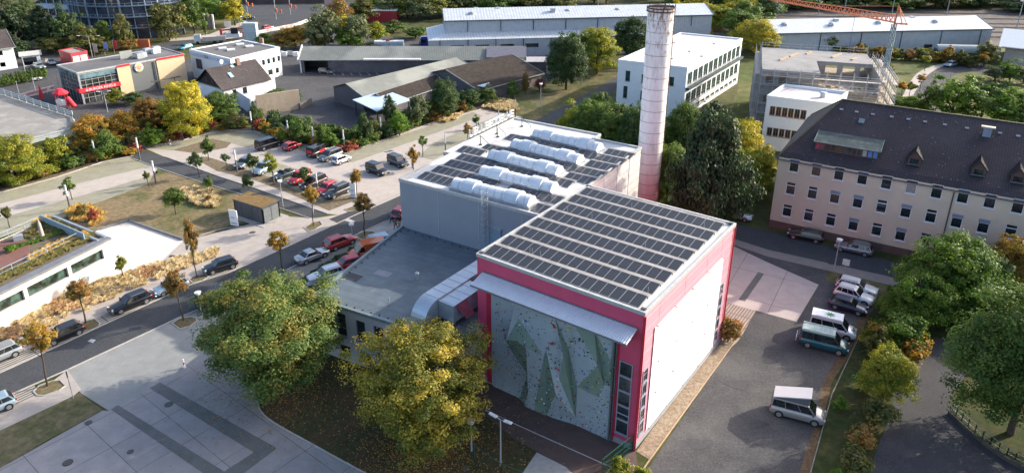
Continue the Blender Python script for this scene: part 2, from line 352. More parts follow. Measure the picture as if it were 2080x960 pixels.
sheet('lawn', curve([(600, 730), (530, 790), (523, 815), (545, 850), (640, 905), (745, 962), (860, 1020), (1000, 1080)])+[(1170, 1080), (1150, 950), (1040, 890), (990, 850), (960, 760), (980, 700), (800, 760), (690, 700)], 5, LEAFY)
sheet('climbing_court', [(960, 790), (985, 765), (1160, 830), (1290, 905), (1300, 980), (1200, 1010), (1150, 950), (1040, 888), (960, 820)], 6, REDP)
sheet('concrete_pad', [(1060, 962), (1090, 918), (1150, 948), (1200, 1000), (1120, 1040)], 7, CONC)
kerb('kerb', [(985, 832), (1040, 858), (1240, 948)], .1, .04, z0=.024)
kerb('kerb', curve([(530, 786), (523, 815), (545, 850), (640, 905), (745, 962), (860, 1020)], 5), .14, .09)
kerb('kerb', [(-60, 837), (0, 811), (137, 751), (373, 641), (480, 597)], .16, .10)
kerb('kerb', [(580, 550), (662, 507), (715, 481), (790, 447), (860, 418)], .18, .11)
kerb('kerb', [(-60, 785), (0, 757), (53, 733), (203, 663), (253, 640), (383, 580), (467, 553), (580, 503), (715, 440), (815, 396), (900, 355)], .16, .10)
kerb('kerb', [(337, 319), (440, 357), (520, 383), (665, 434)], .12, .1)
kerb('kerb', [(270, 322), (333, 346), (433, 378), (480, 392), (560, 420), (628, 443)], .12, .1)
kerb('kerb', [(0, 392), (117, 360), (207, 330), (270, 317)], .15, .15)
kerb('kerb', [(285, 297), (370, 285), (450, 264), (520, 267), (600, 291), (700, 312), (890, 246), (977, 222)], .15, .15)
kerb('kerb', [(205, 466), (262, 449), (372, 487)], .35, .3, M('dark_kerb', (.17, .17, .17), .8))
kerb('kerb', curve([(400, 481), (440, 468), (480, 461), (560, 452)], 4), .12, .08)
sheet('street', [(1430, 440), (1560, 470), (1800, 527), (2000, 583), (2200, 640), (2200, 700), (2000, 618), (1800, 560), (1560, 507), (1470, 478), (1400, 462)], 3, ASPH)
sheet('pavement', [(1470, 478), (1560, 507), (1800, 560), (2000, 618), (2200, 700), (2200, 722), (2000, 640), (1800, 577), (1560, 521), (1470, 490)], 4, MBrick('dull_pavers', (.26, .235, .215), (.285, .255, .235), (.2, .18, .17), radians(-31), .4, .2, .012))
sheet('car_park', [(1470, 487), (1560, 520), (1683, 551), (1800, 577), (1800, 600), (1762, 640), (1745, 690), (1690, 775), (1640, 980), (1600, 1100), (1280, 1100), (1300, 975), (1490, 697), (1465, 612), (1475, 540)], 3, GRAVEL)
sheet('concrete_yard', [(1440, 620), (1478, 494), (1560, 533), (1663, 578), (1618, 653), (1535, 630)], 4, SLAB2)
sheet('drain_strip', [(1513, 612), (1552, 556), (1540, 552), (1500, 608)], 5, STRIP)
sheet('brick_path', [(1465, 611), (1535, 631), (1502, 690), (1486, 704), (1452, 700)], 5, BRICKP)
sheet('pebble_strip', [(1292, 916), (1320, 933), (1490, 697), (1453, 694)], 6, PEBB)
kerb('kerb', [(1300, 962), (1320, 933), (1490, 697), (1515, 655)], .12, .1, M('orange_kerb', (.42, .30, .20), .85))
sheet('verge', [(1683, 551), (1797, 577), (1850, 600), (1830, 640), (1770, 600), (1677, 568)], 5, DRYGR)
sheet('verge', [(1600, 1100), (1640, 978), (1690, 775), (1745, 682), (1765, 640), (1810, 590), (2000, 640), (2200, 720), (2300, 900), (2080, 1100)], 4, Mground('dark_mottled_grass', (.030, .062, .016), (.07, .075, .026), (.09, .065, .028), .35, 4))  # darker green verge grass with brownish mottling
sheet('leaf_strip', [(1580, 1100), (1618, 978), (1655, 860), (1672, 775), (1720, 690), (1748, 640), (1765, 640), (1745, 690), (1690, 775), (1640, 978), (1600, 1100)], 5, Mground('dry_leaves', (.14, .09, .05), (.10, .075, .045), (.24, .15, .08), .6, 6))
kerb('kerb', [(1600, 1100), (1641, 978), (1690, 800), (1745, 683)], .1, .07, M('worn_kerb', (.24, .22, .19), .9, .25, 1.5))
sheet('path', curve([(1735, 1100), (1760, 975), (1807, 840), (1840, 728), (1868, 697), (1930, 684), (1990, 690)], 4)+curve([(1985, 735), (1935, 800), (1938, 842), (1990, 900), (2080, 955), (2200, 1010)], 4)+[(2300, 1100)], 6, PATHM)
sheet('road', curve([(1838, 225), (1868, 172), (1895, 145), (1935, 131), (2000, 134), (2100, 150)], 4)+curve([(2100, 165), (2000, 150), (1950, 148), (1925, 168), (1915, 200), (1925, 260)], 4), 3, ASPH2)
sheet('pavement', curve([(1820, 222), (1850, 165), (1875, 142), (1930, 127), (2000, 130)], 4)+curve([(2000, 134), (1935, 131), (1895, 145), (1868, 172), (1838, 225)], 4), 4, PAVE)
RAIL = M('rail_steel', (.16, .14, .13), .5, .1, metal=.5)
for i, y in enumerate((24, 34, 44, 54, 64, 74)):
 m = MB()
 for d in (0, 1.4):
  a = G(1040 if i < 3 else 1440, y-8); b = G(2600, y+14)
  m.bar((a.x, a.y+d, .12), (b.x, b.y+d, .12), .12, .15)
 tag(m.build('rail_track', RAIL), kind='structure')
def island(px, layer=6):
 cx = sum(p[0] for p in px)/len(px); cy = sum(p[1] for p in px)/len(px)
 sheet('tree_island', px, layer, Mground('island_soil', (.16, .13, .07), (.22, .17, .10), (.12, .12, .05), 1.0, 7))
 kerb('kerb', px+[px[0]], .12, .09)
island([(68, 795), (80, 783), (105, 774), (122, 772), (133, 783), (120, 793), (90, 803), (76, 803)])
island([(350, 657), (362, 648), (385, 643), (398, 645), (400, 652), (385, 663), (365, 668)])
island([(158, 664), (175, 652), (192, 648), (203, 656), (200, 664), (180, 672), (165, 673)])
island([(383, 567), (398, 560), (416, 557), (424, 562), (412, 570), (392, 575)])
island([(618, 463), (632, 453), (650, 449), (655, 457), (640, 466), (628, 470)])
island([(722, 478), (735, 470), (758, 470), (765, 476), (750, 484), (735, 487)])
island([(700, 425), (720, 418), (745, 416), (728, 426), (710, 430)])
island([(-40, 690), (0, 685), (28, 684), (45, 690), (20, 698), (-30, 712)])
def manhole(px, py, r=.4):
 g = G(px, py); m = MB(); m.cyl((g.x, g.y, .02), (g.x, g.y, .045), r, n=20)
 m.cyl((g.x, g.y, .045), (g.x, g.y, .05), r*.8, n=20, mi=1)
 return tag(m.build('manhole_cover', [M('iron_ring', (.06, .055, .05), .7), M('iron_cover', (.09, .08, .075), .7)]), cat='manhole cover')
for px, py, r, lb in ((138, 939, .45, 'round iron manhole cover nearest the bottom left corner of the concrete yard'), (343, 821, .42, 'iron manhole cover in the slab between the two dark paver strips'),
    (265, 917, .3, 'small dark drain cover in the middle of the lower concrete slabs'), (513, 472, .45, 'iron manhole cover in the beige pavement below the wooden-roofed shed'),
    (180, 858, .35, 'iron cover beside the dry grass verge edge'), (945, 951, .3, 'dark round cover among fallen leaves under the yellow tree')):
 manhole(px, py, r)['label'] = lb
               # -- building helpers
def v3(p, z): return Vector((p[0], p[1], z))
def openwall(mb, a, b, z0, z1, ops, mi=0, depth=.18, thick=None):
 a = Vector(a[:2]); b = Vector(b[:2]); L = (b-a).length; d = (b-a)/L; n = Vector((d.y, -d.x))
 us = sorted({0, L, *[round(o[0], 4) for o in ops], *[round(o[1], 4) for o in ops]})
 zs = sorted({z0, z1, *[round(o[2], 4) for o in ops], *[round(o[3], 4) for o in ops]})
 def inside(u, z):
  for o in ops:
   if o[0]-1e-3 < u < o[1]+1e-3 and o[2]-1e-3 < z < o[3]+1e-3: return True
  return False
 P = lambda u, z, k=0: (a.x+d.x*u-n.x*k, a.y+d.y*u-n.y*k, z)
 for i in range(len(zs)-1):
  j = 0
  while j < len(us)-1:
   zc = (zs[i]+zs[i+1])/2
   if inside((us[j]+us[j+1])/2, zc): j += 1; continue
   k = j
   while k < len(us)-1 and not inside((us[k]+us[k+1])/2, zc): k += 1
   mb.poly([P(us[j], zs[i]), P(us[k], zs[i]), P(us[k], zs[i+1]), P(us[j], zs[i+1])], mi); j = k
 for o in ops:
  u0, u1, a0, a1 = o[:4]
  mb.poly([P(u0, a0), P(u0, a0, depth), P(u0, a1, depth), P(u0, a1)], mi)
  mb.poly([P(u1, a0, depth), P(u1, a0), P(u1, a1), P(u1, a1, depth)], mi)
  mb.poly([P(u0, a0, depth), P(u0, a0), P(u1, a0), P(u1, a0, depth)], mi)
  mb.poly([P(u0, a1), P(u0, a1, depth), P(u1, a1, depth), P(u1, a1)], mi)
_wc = {}
def window(parent, a, b, u, z, w, h, depth=.14, nx=1, bars=(), fm=None, gm=None, sill=True, name='window', fw=.06, out=0, shutter=0, shm=None):
 fm = fm or WHITE; gm = gm or GLASS
 key = (round(w, 2), round(h, 2), depth, nx, tuple(bars), fm.name, gm.name, sill, fw, name, shutter)
 a = Vector(a[:2]); b = Vector(b[:2]); d = (b-a).normalized(); n = Vector((d.y, -d.x))
 az = atan2(d.y, d.x)
 if key not in _wc:
  m = MB(); y = depth-.03
  for x in (-w/2+fw/2, w/2-fw/2): m.box((x, y, h/2), (fw, .06, h))
  for zz in (fw/2, h-fw/2): m.box((0, y, zz), (w-2*fw, .06, fw))
  for k in range(1, nx): m.box((-w/2+w*k/nx, y, h/2), (fw*.8, .055, h-2*fw))
  for t in bars: m.box((0, y, h*t), (w-2*fw, .05, fw*1.3))
  if sill: m.box((0, -.04, -.03), (w+.12, .26, .05))
  if shutter: m.box((0, y-.05, h*(1-shutter/2)), (w-.02, .03, h*shutter-.02), mi=1)
  g = MB(); g.box((0, depth+.01, h/2), (w, .02, h))
  o = m.build(name, [fm, shm or fm]); p = g.build('pane', gm, o); _wc[key] = (o.data, p.data)
 else:
  o = bpy.data.objects.new(name, _wc[key][0]); COL.objects.link(o)
  p = bpy.data.objects.new('pane', _wc[key][1]); COL.objects.link(p); p.parent = o
 o.parent = parent; q = a+d*u+n*out
 o.location = (q.x, q.y, z); o.rotation_euler = (0, 0, az)
 return o
def loft_roof(mb, base, top, mi=0):
 n = len(base)
 for i in range(n): mb.poly([base[i], base[(i+1) % n], top[(i+1) % n], top[i]], mi)
def ccw(pts):
 pts = [Vector(p[:2]) for p in pts]
 if sum(pts[i].x*pts[(i+1) % len(pts)].y-pts[(i+1) % len(pts)].x*pts[i].y for i in range(len(pts))) < 0: pts.reverse()
 return pts
def parapet(mb, pts, z0, z1, w, mi=0, cap=.06):
 pts = ccw(pts); ins = inward(pts, w); n = len(pts)
 for i in range(n):
  j = (i+1) % n
  a, b, c, d = pts[i], pts[j], ins[j], ins[i]
  mb.add([(a.x, a.y, z0), (b.x, b.y, z0), (c.x, c.y, z0), (d.x, d.y, z0), (a.x, a.y, z1), (b.x, b.y, z1), (c.x, c.y, z1), (d.x, d.y, z1)],
   [(0, 1, 5, 4), (2, 3, 7, 6), (4, 5, 6, 7)], mi)
def rect_from(A, B, D):
 A, B, D = Vector(A), Vector(B), Vector(D); return [A, B, B+D-A, D]
               # -- climbing hall (pink building)
ZP = 15.15
A0, B0 = G(969, 514, ZP), G(1310, 634, ZP); C0, D0 = G(1485, 451, ZP), G(1190, 374, ZP)
uP = (B0-A0).normalized(); vP = Vector((-uP.y, uP.x)); LU = (B0-A0).length; LV = ((C0-B0).length+(D0-A0).length)/2
PA, PB, PC, PD = A0, B0, B0+vP*LV, A0+vP*LV
PINK = MBrick('pink_facade_panels', (.56, .055, .115), (.575, .06, .12), (.45, .045, .09), 0, 30, 1.2, .012, var=.05, rough=.55) if False else M('pink_facade', (.60, .07, .145), .55, .07, .8, stain=(.54, .075, .14), ssc=.5)
PINKL = M('sunlit_pink_panels', (.72, .27, .33), .5, .04, .5)
PINKD = M('deep_red_pillar', (.44, .02, .05), .5, .06)
MEMB = M('white_roof_membrane', (.60, .60, .60), .75, .07, .5, stain=(.40, .39, .37), ssc=.25)
ph = empty('climbing_hall', (PA.x, PA.y, 0), atan2(uP.y, uP.x), 'tall pink climbing hall with rows of solar panels and a white banner on its side', 'climbing hall')
WP, LP_ = LU, LV                     # local frame: x along the front (0..LU), y back (0..LV); front face y=0
m = MB()
m.poly([(0, 0, 0), (LU, 0, 0), (LU, 0, ZP-.35), (0, 0, ZP-.35)]); m.poly([(LU, LV, 0), (0, LV, 0), (0, LV, ZP-.35), (LU, LV, ZP-.35)])
m.poly([(0, LV, 0), (0, 0, 0), (0, 0, ZP-.35), (0, LV, ZP-.35)])
m.build('wall', [PINK], ph)
m = MB(); # side wall panels with joints, strong sun put into their paler pink
m.poly([(LU, 0, .5), (LU, LV, .5), (LU, LV, ZP-.35), (LU, 0, ZP-.35)], 0)
for k in range(1, 12): m.box((LU+.012, LV/2, .5+k*1.25), (.02, LV-.1, .03), mi=1)
for y in (3.3, 9, 14.5, LV-3.4): m.box((LU+.012, y, ZP-1.6), (.022, .05, 2.3), mi=1)
m.build('side_cladding', [PINKL, M('panel_joint', (.78, .42, .46), .6)], ph)
m = MB(); m.box((LU/2, -.03, .3), (LU+.1, .12, .6)); m.box((LU+.03, LV/2, .25), (.12, LV, .5)); m.build('plinth', M('grey_plinth', (.30, .31, .33), .8), ph)
m = MB()
for (x, y) in ((LU+.02, -.02), (LU+.02, LV-.1)): m.cyl((x+.1, y, 0), (x+.1, y, ZP-.4), .09, n=8);
m.cyl((LU+.05, -.14, 0), (LU+.05, -.14, ZP-.4), .07, n=8)
m.build('corner_pipe', PINKD, ph)
m = MB(); rp = [(-.08, -.08), (LU+.1, -.08), (LU+.1, LV+.08), (-.08, LV+.08)]
m.prism(rp, ZP-.35, ZP-.15); m.poly([(x, y, ZP-.146) for x, y in rp], 1)
roof = m.build('roof', [LGREY, MEMB], ph)
m = MB(); parapet(m, rp, ZP-.15, ZP+.02, .28); m.build('parapet', M('parapet_metal', (.50, .50, .48), .45, .1, 2, metal=.2), roof)
def FU(px, py, out=0.0):
 n = Vector((uP.y, -uP.x)); o = PA+n*out; d = ray(px, py)
 t = (o.x*n.x+o.y*n.y)/(d[0]*n.x+d[1]*n.y); p = Vector((d[0]*t, d[1]*t)); z = HC+d[2]*t
 return (uP.dot(p-PA), -out, z)
Z5 = lambda x, y, o=0: FU(960+x/2.668, 560+y/2.668, o)
x0 = Z5(110, 300)[0]; x1 = Z5(755, 600)[0]; x2 = Z5(785, 500)[0]
m = MB(); m.box((x0-.35, -.06, 6), (.7, .12, 11.6)); m.build('pillar', PINKD, ph); m = MB(); m.box((x1+.45, -.05, 6), (.16, .14, 11.7)); m.build('pillar', PINKD, ph)
m = MB(); m.box((x1+.12, -.25, 5.9), (.14, .3, 11.6)); m.cyl((x1+.32, -.2, .1), (x1+.32, -.2, 11.6), .07, n=8)
for z in (2.5, 5.5, 8.6): m.box((x1+.32, -.3, z), (.3, .16, .12))
m.build('downpipe', M('dark_pipe', (.10, .11, .12), .5), ph)
FR = M('lilac_window_frame', (.30, .31, .38), .5)
wx = (Z5(805, 500)[0]+Z5(860, 500)[0])/2; wz0 = Z5(815, 858)[2]; wz1 = Z5(832, 465)[2]
hh = (wz1-wz0)/5
for k in range(5):
 o = window(ph, (0, 0), (1, 0), wx, wz0+k*hh, 1.35, hh-.03, depth=-.02, fm=FR, sill=(k == 0), fw=.09, bars=(.42,) if k == 1 else ())
for yy in (1.15, LV-2.0):
 for k in range(5):
  o = window(ph, (LU, 0), (LU, 1), yy, wz0-.1+k*hh*.92, 1.0, hh*.92-.05, depth=-.02, fm=FR, sill=(k == 0), fw=.08)
m = MB(); by0, by1, bz0, bz1 = 2.3, LV-2.9, .75, ZP-2.75
m.box((LU+.09, (by0+by1)/2, (bz0+bz1)/2), (.05, by1-by0, bz1-bz0)); m.build('banner', M('white_banner_cloth', (.88, .88, .88), .8, .01, .3), ph)
m = MB()
for y in np.linspace(by0+.4, by1-.3, 5):
 for z in (bz0+.1, bz0+3.8, bz0+7.4, bz1): m.box((LU+.2, y+(.8 if z > bz0+1 and z < bz1-1 else 0), z), (.22, .1, .1))
m.build('banner_bracket', M('steel_bracket', (.35, .33, .33), .5), ph)
cz = Z5(30, 20, 0)[2]
cl, cr = Z5(5, 70, 2.0), Z5(830, 350, 2.0); kl, kr = Z5(30, 3, .3), Z5(897, 268, .3)
zc_o = (cl[2]+cr[2])/2; zc_i = (kl[2]+kr[2])/2; xl = (cl[0]+kl[0])/2; xr = (cr[0]+kr[0])/2
m = MB(); nco = 74
for k in range(nco):
 xa = xl+(xr-xl)*k/nco; xb = xl+(xr-xl)*(k+.5)/nco; xc = xl+(xr-xl)*(k+1)/nco
 for p, q, h1, h2 in ((xa, xb, 0, .06), (xb, xc, .06, 0)):
  m.poly([(p, -2.05, zc_o+h1), (q, -2.05, zc_o+h2), (q, -.1, zc_i+h2), (p, -.1, zc_i+h1)])
  m.poly([(p, -.1, zc_i+h1-.03), (q, -.1, zc_i+h2-.03), (q, -2.05, zc_o+h2-.03), (p, -2.05, zc_o+h1-.03)])
cn = m.build('canopy', M('corrugated_canopy', (.60, .64, .68), .45, .05, metal=.2), ph)
m = MB(); m.bar((xl, -2.05, zc_o-.06), (xr, -2.05, zc_o-.06), .1, .16); m.bar((xl, -.08, zc_i+.05), (xr, -.08, zc_i+.05), .12, .12)
for k in range(7):
 x = xl+.3+(xr-xl-.6)*k/6; m.bar((x, -2.0, zc_o-.12), (x, -.05, zc_i-.12), .08, .12); m.bar((x, -1.7, zc_o-.15), (x, -.05, zc_i-1.2), .06, .06)
m.build('canopy_frame', M('canopy_steel', (.16, .18, .19), .5), cn)
cw = empty('climbing_wall', (PA.x, PA.y, 0), atan2(uP.y, uP.x), 'faceted grey and green outdoor climbing wall studded with coloured holds under the corrugated canopy', 'climbing wall')
CG = M('climbing_grey', (.32, .37, .40), .75, .05, .8); CN = M('climbing_green', (.185, .26, .21), .75, .06, .8)
facets = [
(0, [(110, 110, .22), (230, 150, .25), (250, 230, .4), (183, 345, 1.3), (205, 400, .25), (295, 530, .3), (248, 690, .22), (112, 635, .22)]),
(1, [(250, 230, .4), (183, 345, 1.3), (240, 352, 1.35), (290, 390, 1.45), (385, 435, 1.3)]),
(1, [(183, 345, 1.3), (205, 400, .25), (295, 530, .3), (290, 390, 1.45), (240, 352, 1.35)]),
(1, [(290, 390, 1.45), (295, 530, .3), (248, 690, .22), (268, 742, .7), (300, 630, 1.2)]),
(0, [(290, 390, 1.45), (300, 630, 1.2), (268, 742, .7), (325, 760, .85), (398, 398, 1.15), (385, 435, 1.3)]),
(1, [(398, 398, 1.15), (325, 760, .85), (400, 752, .85), (450, 640, 1.6)]),
(0, [(230, 150, .25), (445, 222, .7), (490, 430, 1.35), (470, 560, 1.1), (450, 640, 1.6), (398, 398, 1.15), (385, 435, 1.3), (250, 230, .4)]),
(0, [(450, 640, 1.6), (470, 560, 1.1), (560, 770, .3), (560, 830, .22), (400, 752, .85)]),
(1, [(445, 222, .7), (520, 400, .35), (560, 600, .3), (560, 770, .3), (470, 560, 1.1), (490, 430, 1.35)]),
(0, [(445, 222, .7), (545, 256, .35), (675, 485, 1.1), (568, 600, .9), (560, 600, .3), (520, 400, .35)]),
(1, [(545, 256, .35), (660, 295, .26), (752, 465, .24), (748, 598, .22), (715, 590, .22), (685, 660, .25), (568, 600, .9), (675, 485, 1.1)]),
(0, [(660, 295, .26), (755, 328, .22), (752, 465, .24)]),
(0, [(560, 600, .3), (568, 600, .9), (685, 660, .25), (715, 590, .22), (748, 598, .22), (743, 895, .22), (560, 830, .22), (560, 770, .3)])]
m = MB(); FV = []
for mi, pts in facets:
 P = [Z5(*p) for p in pts]; FV.append(P); m.poly(P, mi)
o = m.build('panels', [CG, CN], cw)
m = MB(); xa = Z5(110, 300)[0]; xb = x1
m.box(((xa+xb)/2, -.1, 5.9), (xb-xa+.1, .16, 11.6)); m.build('back_board', CG, cw)
HC_ = {'black': (.02, .02, .022), 'blue': (.03, .13, .42), 'red': (.5, .02, .03), 'white': (.7, .7, .68), 'yellow': (.55, .45, .05), 'green': (.04, .2, .1), 'orange': (.5, .18, .06), 'purple': (.12, .06, .35)}
HM = {k: M('hold_'+k, c, .6, .02) for k, c in HC_.items()}
rng = random.Random(3)
from mathutils.geometry import tessellate_polygon
holds = []
tris = []
for P in FV:
 pv = [Vector(p) for p in P]
 for t in tessellate_polygon([pv]):
  a, b, c = (pv[i] for i in t); ar = (b-a).cross(c-a).length/2; tris.append((ar, a, b, c))
tot = sum(t[0] for t in tris)
def hold_mesh(mb, p, n, s, el, mi, rg):
 n = n.normalized(); x = n.orthogonal().normalized(); x = (Matrix.Rotation(rg.random()*6.3, 3, n) @ x); y = n.cross(x)
 ring = [p+x*cos(a)*s*el*(1+.2*rg.random())+y*sin(a)*s*(1+.2*rg.random()) for a in [k*pi/3 for k in range(6)]]
 top = [p+(q-p)*.55+n*s*.7 for q in ring]
 mb.add(ring+top, [(k, (k+1) % 6, 6+(k+1) % 6, 6+k) for k in range(6)]+[tuple(range(6, 12))], mi)
def pick():
 r = rng.random()*tot
 for ar, a, b, c in tris:
  r -= ar
  if r <= 0: break
 u, v = rng.random(), rng.random()
 if u+v > 1: u, v = 1-u, 1-v
 n = (b-a).cross(c-a)
 if n.y > 0: n = -n
 return a+(b-a)*u+(c-a)*v, n
big = [(262, 205, 'blue'), (285, 243, 'blue'), (437, 265, 'red'), (442, 278, 'red'), (427, 367, 'red'), (452, 500, 'red'), (465, 510, 'red'), (460, 598, 'red'), (480, 665, 'red'), (595, 515, 'blue'), (607, 530, 'blue'),
 (590, 658, 'purple'), (605, 665, 'purple'), (612, 672, 'blue'), (675, 580, 'red'), (710, 470, 'blue'), (722, 398, 'blue'), (712, 320, 'blue'), (578, 428, 'blue'), (618, 607, 'blue'), (555, 650, 'red'), (582, 735, 'red'),
 (640, 390, 'yellow'), (520, 288, 'yellow'), (388, 690, 'white'), (375, 665, 'white'), (345, 385, 'orange'), (215, 245, 'red'), (197, 415, 'red'), (428, 560, 'red')]
n = 0
for bx, by, c in big:
 o = MB(); p = Vector(Z5(bx, by, .0)); best = None
 for out in np.linspace(1.6, .2, 15):
  q = Vector(Z5(bx, by, out)); inside = False
  for ar, a, b, cc in tris:
   nn = (b-a).cross(cc-a).normalized(); dd = abs(nn.dot(q-a))
   if dd < .06:
    v0, v1, v2 = b-a, cc-a, q-a; d00, d01, d11, d20, d21 = v0.dot(v0), v0.dot(v1), v1.dot(v1), v2.dot(v0), v2.dot(v1)
    den = d00*d11-d01*d01
    if den and (d11*d20-d01*d21)/den > -.01 and (d00*d21-d01*d20)/den > -.01 and (d11*d20-d01*d21)/den+(d00*d21-d01*d20)/den < 1.01:
     best = (q, nn if nn.y < 0 else -nn); inside = True; break
  if inside: break
 if not best: best = (Vector(Z5(bx, by, .3)), Vector((0, -1, 0)))
 hold_mesh(o, best[0], best[1], rng.uniform(.08, .12), 1.5, 0, rng); o.build('climbing_hold', HM[c], cw); n += 1
cols = ['black']*13+['white', 'white', 'red', 'blue', 'yellow', 'green', 'orange']
for k in range(100-n):
 p, nn = pick(); o = MB(); hold_mesh(o, p, nn, rng.uniform(.06, .085), rng.uniform(1, 1.8), 0, rng); o.build('climbing_hold', HM[rng.choice(cols)], cw)
ms = list(HM); o = MB()
for k in range(950):
 p, nn = pick(); hold_mesh(o, p, nn, rng.uniform(.03, .06), rng.uniform(1, 1.9), ms.index(rng.choice(cols)), rng)
o = o.build('small_climbing_holds', [HM[k] for k in ms], cw, one=True); o['kind'] = 'stuff'
               # -- solar panels
SOL = None
def solar_mat():
 m, N, L, B = newmat('solar_cells')
 co = N.new('ShaderNodeTexCoord').outputs['Generated']
 b = N.new('ShaderNodeTexBrick'); b.offset = 0; b.inputs['Scale'].default_value = 1; b.inputs['Brick Width'].default_value = 1/6; b.inputs['Row Height'].default_value = 1/10
 b.inputs['Mortar Size'].default_value = .006; b.inputs['Color1'].default_value = (.022, .025, .032, 1); b.inputs['Color2'].default_value = (.03, .033, .04, 1); b.inputs['Mortar'].default_value = (.06, .065, .075, 1)
 L.new(co, b.inputs['Vector']); L.new(b.outputs[0], B.inputs['Base Color']); B.inputs['Roughness'].default_value = .38; B.inputs['Specular IOR Level'].default_value = .35
 return m
SOL = solar_mat(); SOLF = M('panel_frame', (.38, .40, .42), .4, .05, metal=.4); WIND = M('wind_deflector', (.50, .48, .47), .45, .12, 1.2, metal=.15, stain=(.32, .28, .27), ssc=.5)
m = MB(); m.box((0, 0, 0), (.965, 1.80, .035)); _pan = m.build('solar_panel', SOL); _pd = _pan.data; bpy.data.objects.remove(_pan)
m = MB()
for x in (-.49, .49): m.box((x, 0, .004), (.022, 1.82, .045))
for y in (-.905, .905): m.box((0, y, .004), (.95, .02, .045))
_pf = m.build('frame', SOLF); _fd = _pf.data; bpy.data.objects.remove(_pf)
TILT = radians(8)
def panel_row(org, rz, segs, z, label, group, deflect=True):
 r = empty('solar_panel_row', (org.x, org.y, z), rz, label, 'solar panels', group)
 for xs, cnt in segs:
  for k in range(cnt):
   for nm, md in (('solar_panel', _pd),):
    o = bpy.data.objects.new(nm, md); COL.objects.link(o); o.parent = r
    o.location = (xs+.5+k*1.01, .90, .20); o.rotation_euler = (TILT, 0, 0)
    f = bpy.data.objects.new('frame', _fd); COL.objects.link(f); f.parent = o
  if deflect:
   m = MB(); L_ = cnt*1.01
   xa, xb = xs, xs+L_
   m.add([(xa, 1.88, .31), (xb, 1.88, .31), (xb, 2.50, .22), (xa, 2.50, .22)], [(0, 1, 2, 3), (3, 2, 1, 0)])
   m.poly([(xb, 1.88, .29), (xb, 1.88, .05), (xb, 2.50, .05), (xb, 2.50, .2)], 1); m.poly([(xb+.02, .02, .05), (xb+.02, 1.6, .05), (xb+.02, 1.6, .28), (xb+.02, .02, .09)], 1)
   m.box(((xa+xb)/2, 1.83, .16), (L_, .05, .24), mi=2)  # black strip painting the shade of the gap behind the panels
   for j in range(0, cnt, 3):
    m.box((xa+j*1.01, .85, .07), (.06, 2.2, .06), mi=1); m.box((xa+j*1.01, 2.19, .28), (.05, .62, .03), rx=-atan2(.09, .62), mi=1)
   m.build('wind_deflector', [WIND, SOLF, BLACK], r)
 return r
rza = atan2(uP.y, uP.x); pitch = (LV-.9)/8
nm_ = ['front row', 'second row from the front', 'third row from the front', 'fourth row from the front', 'fifth row from the front', 'sixth row from the front', 'seventh row from the front', 'rearmost row']
npan = int((LU-.9)/1.01)
for k in range(8):
 o = PA+uP*.5+vP*(.45+k*pitch)
 panel_row(o, rza, [(0, npan)], ZP-.12, nm_[k]+' of black solar panels on the pink hall roof', 'solar rows on the climbing hall')
m = MB()
lr = random.Random(4)
for k in range(9):
 x, y = lr.uniform(2, LU-1), .45+pitch*lr.randint(1, 7)-.15
 m.cyl((x, y, ZP-.14), (x, y, ZP+.75), .025, n=6); m.cyl((x, y, ZP-.14), (x, y, ZP-.02), .16, n=10)
m.build('lightning_rod', SOLF, roof)
for (x, y) in ((.35, .35), (LU-.35, LV-.35), (LU-.3, .4), (.3, LV-.4)):
 m = MB(); m.box((x, y, ZP), (.5, .3, .22)); m.build('corner_box', DGREY, roof)
               # -- grey sports hall
ZH = 13.8
hA, hB = G(811, 362.5, ZH), G(1087, 434, ZH)
hdir = (hB-hA).normalized(); hn = Vector((-hdir.y, hdir.x))
hS = G(915, 311, ZH); hS2 = G(902, 308, ZH); hBL = G(1050, 240, ZH); hBK = G(1220, 272, ZH); hBR = G(1294, 294, ZH); hR = G(1292, 306, ZH)
def HL(p): q = p-hA; return Vector((q.dot(hdir), q.dot(hn)))
bl, bk, br, s1 = HL(hBL), HL(hBK), HL(hBR), HL(hS)
Wh = HL(G(1292, 306, ZH)).x; Dh = (bl.y+bk.y)/2; xs_ = HL(hS2).x
print('hall', Wh, Dh, xs_, s1, bl, bk, br, HL(PD), HL(PA), HL(PB))
hall = empty('sports_hall', (hA.x, hA.y, 0), atan2(hdir.y, hdir.x), 'big grey hall behind the pink one with white barrel skylights on its flat roof', 'hall')
plan = [(0, 0), (Wh, 0), (Wh, br.y-.3), (bk.x, bk.y-.2), (bk.x, Dh), (bl.x, Dh), (xs_-.1, s1.y), (0, s1.y)]
xsd = min(xs_, -.8)
plan = [(0, 0), (Wh, 0), (Wh, Dh-2.2), (bk.x, Dh-2.2), (bk.x, Dh), (xsd, Dh), (xsd, s1.y), (0, s1.y)]
HGREY = M('hall_grey_panels', (.27, .30, .34), .5, .04, .4); HWHITE = MStripe('hall_pale_cladding', (.55, .55, .54), (.66, .66, .65), 0, 1.3, 'Z', .12, .5)
m = MB(); m.prism(plan, 0, ZH-.4); m.poly([(Wh+.004, 0, 0), (Wh+.004, Dh-2.2, 0), (Wh+.004, Dh-2.2, ZH-.4), (Wh+.004, 0, ZH-.4)], 1)
m.build('wall', [HGREY, HWHITE], hall)
m = MB()
for x in (6.2, 12.4, 18.6, 24.8): m.box((x, -.015, 6.6), (.09, .05, 13.2))
for y in np.arange(3, Dh-3, 4.2): m.box((Wh+.02, y, 6.6), (.05, .12, 13.2), mi=0)
m.build('panel_joint', M('pale_joint', (.42, .46, .50), .5), hall)
m = MB()
for y in (2.2, 2.6): m.box((Wh+.06, y, 6.6), (.12, .25, 13.2))
m.build('red_stripe', PINKL, hall)
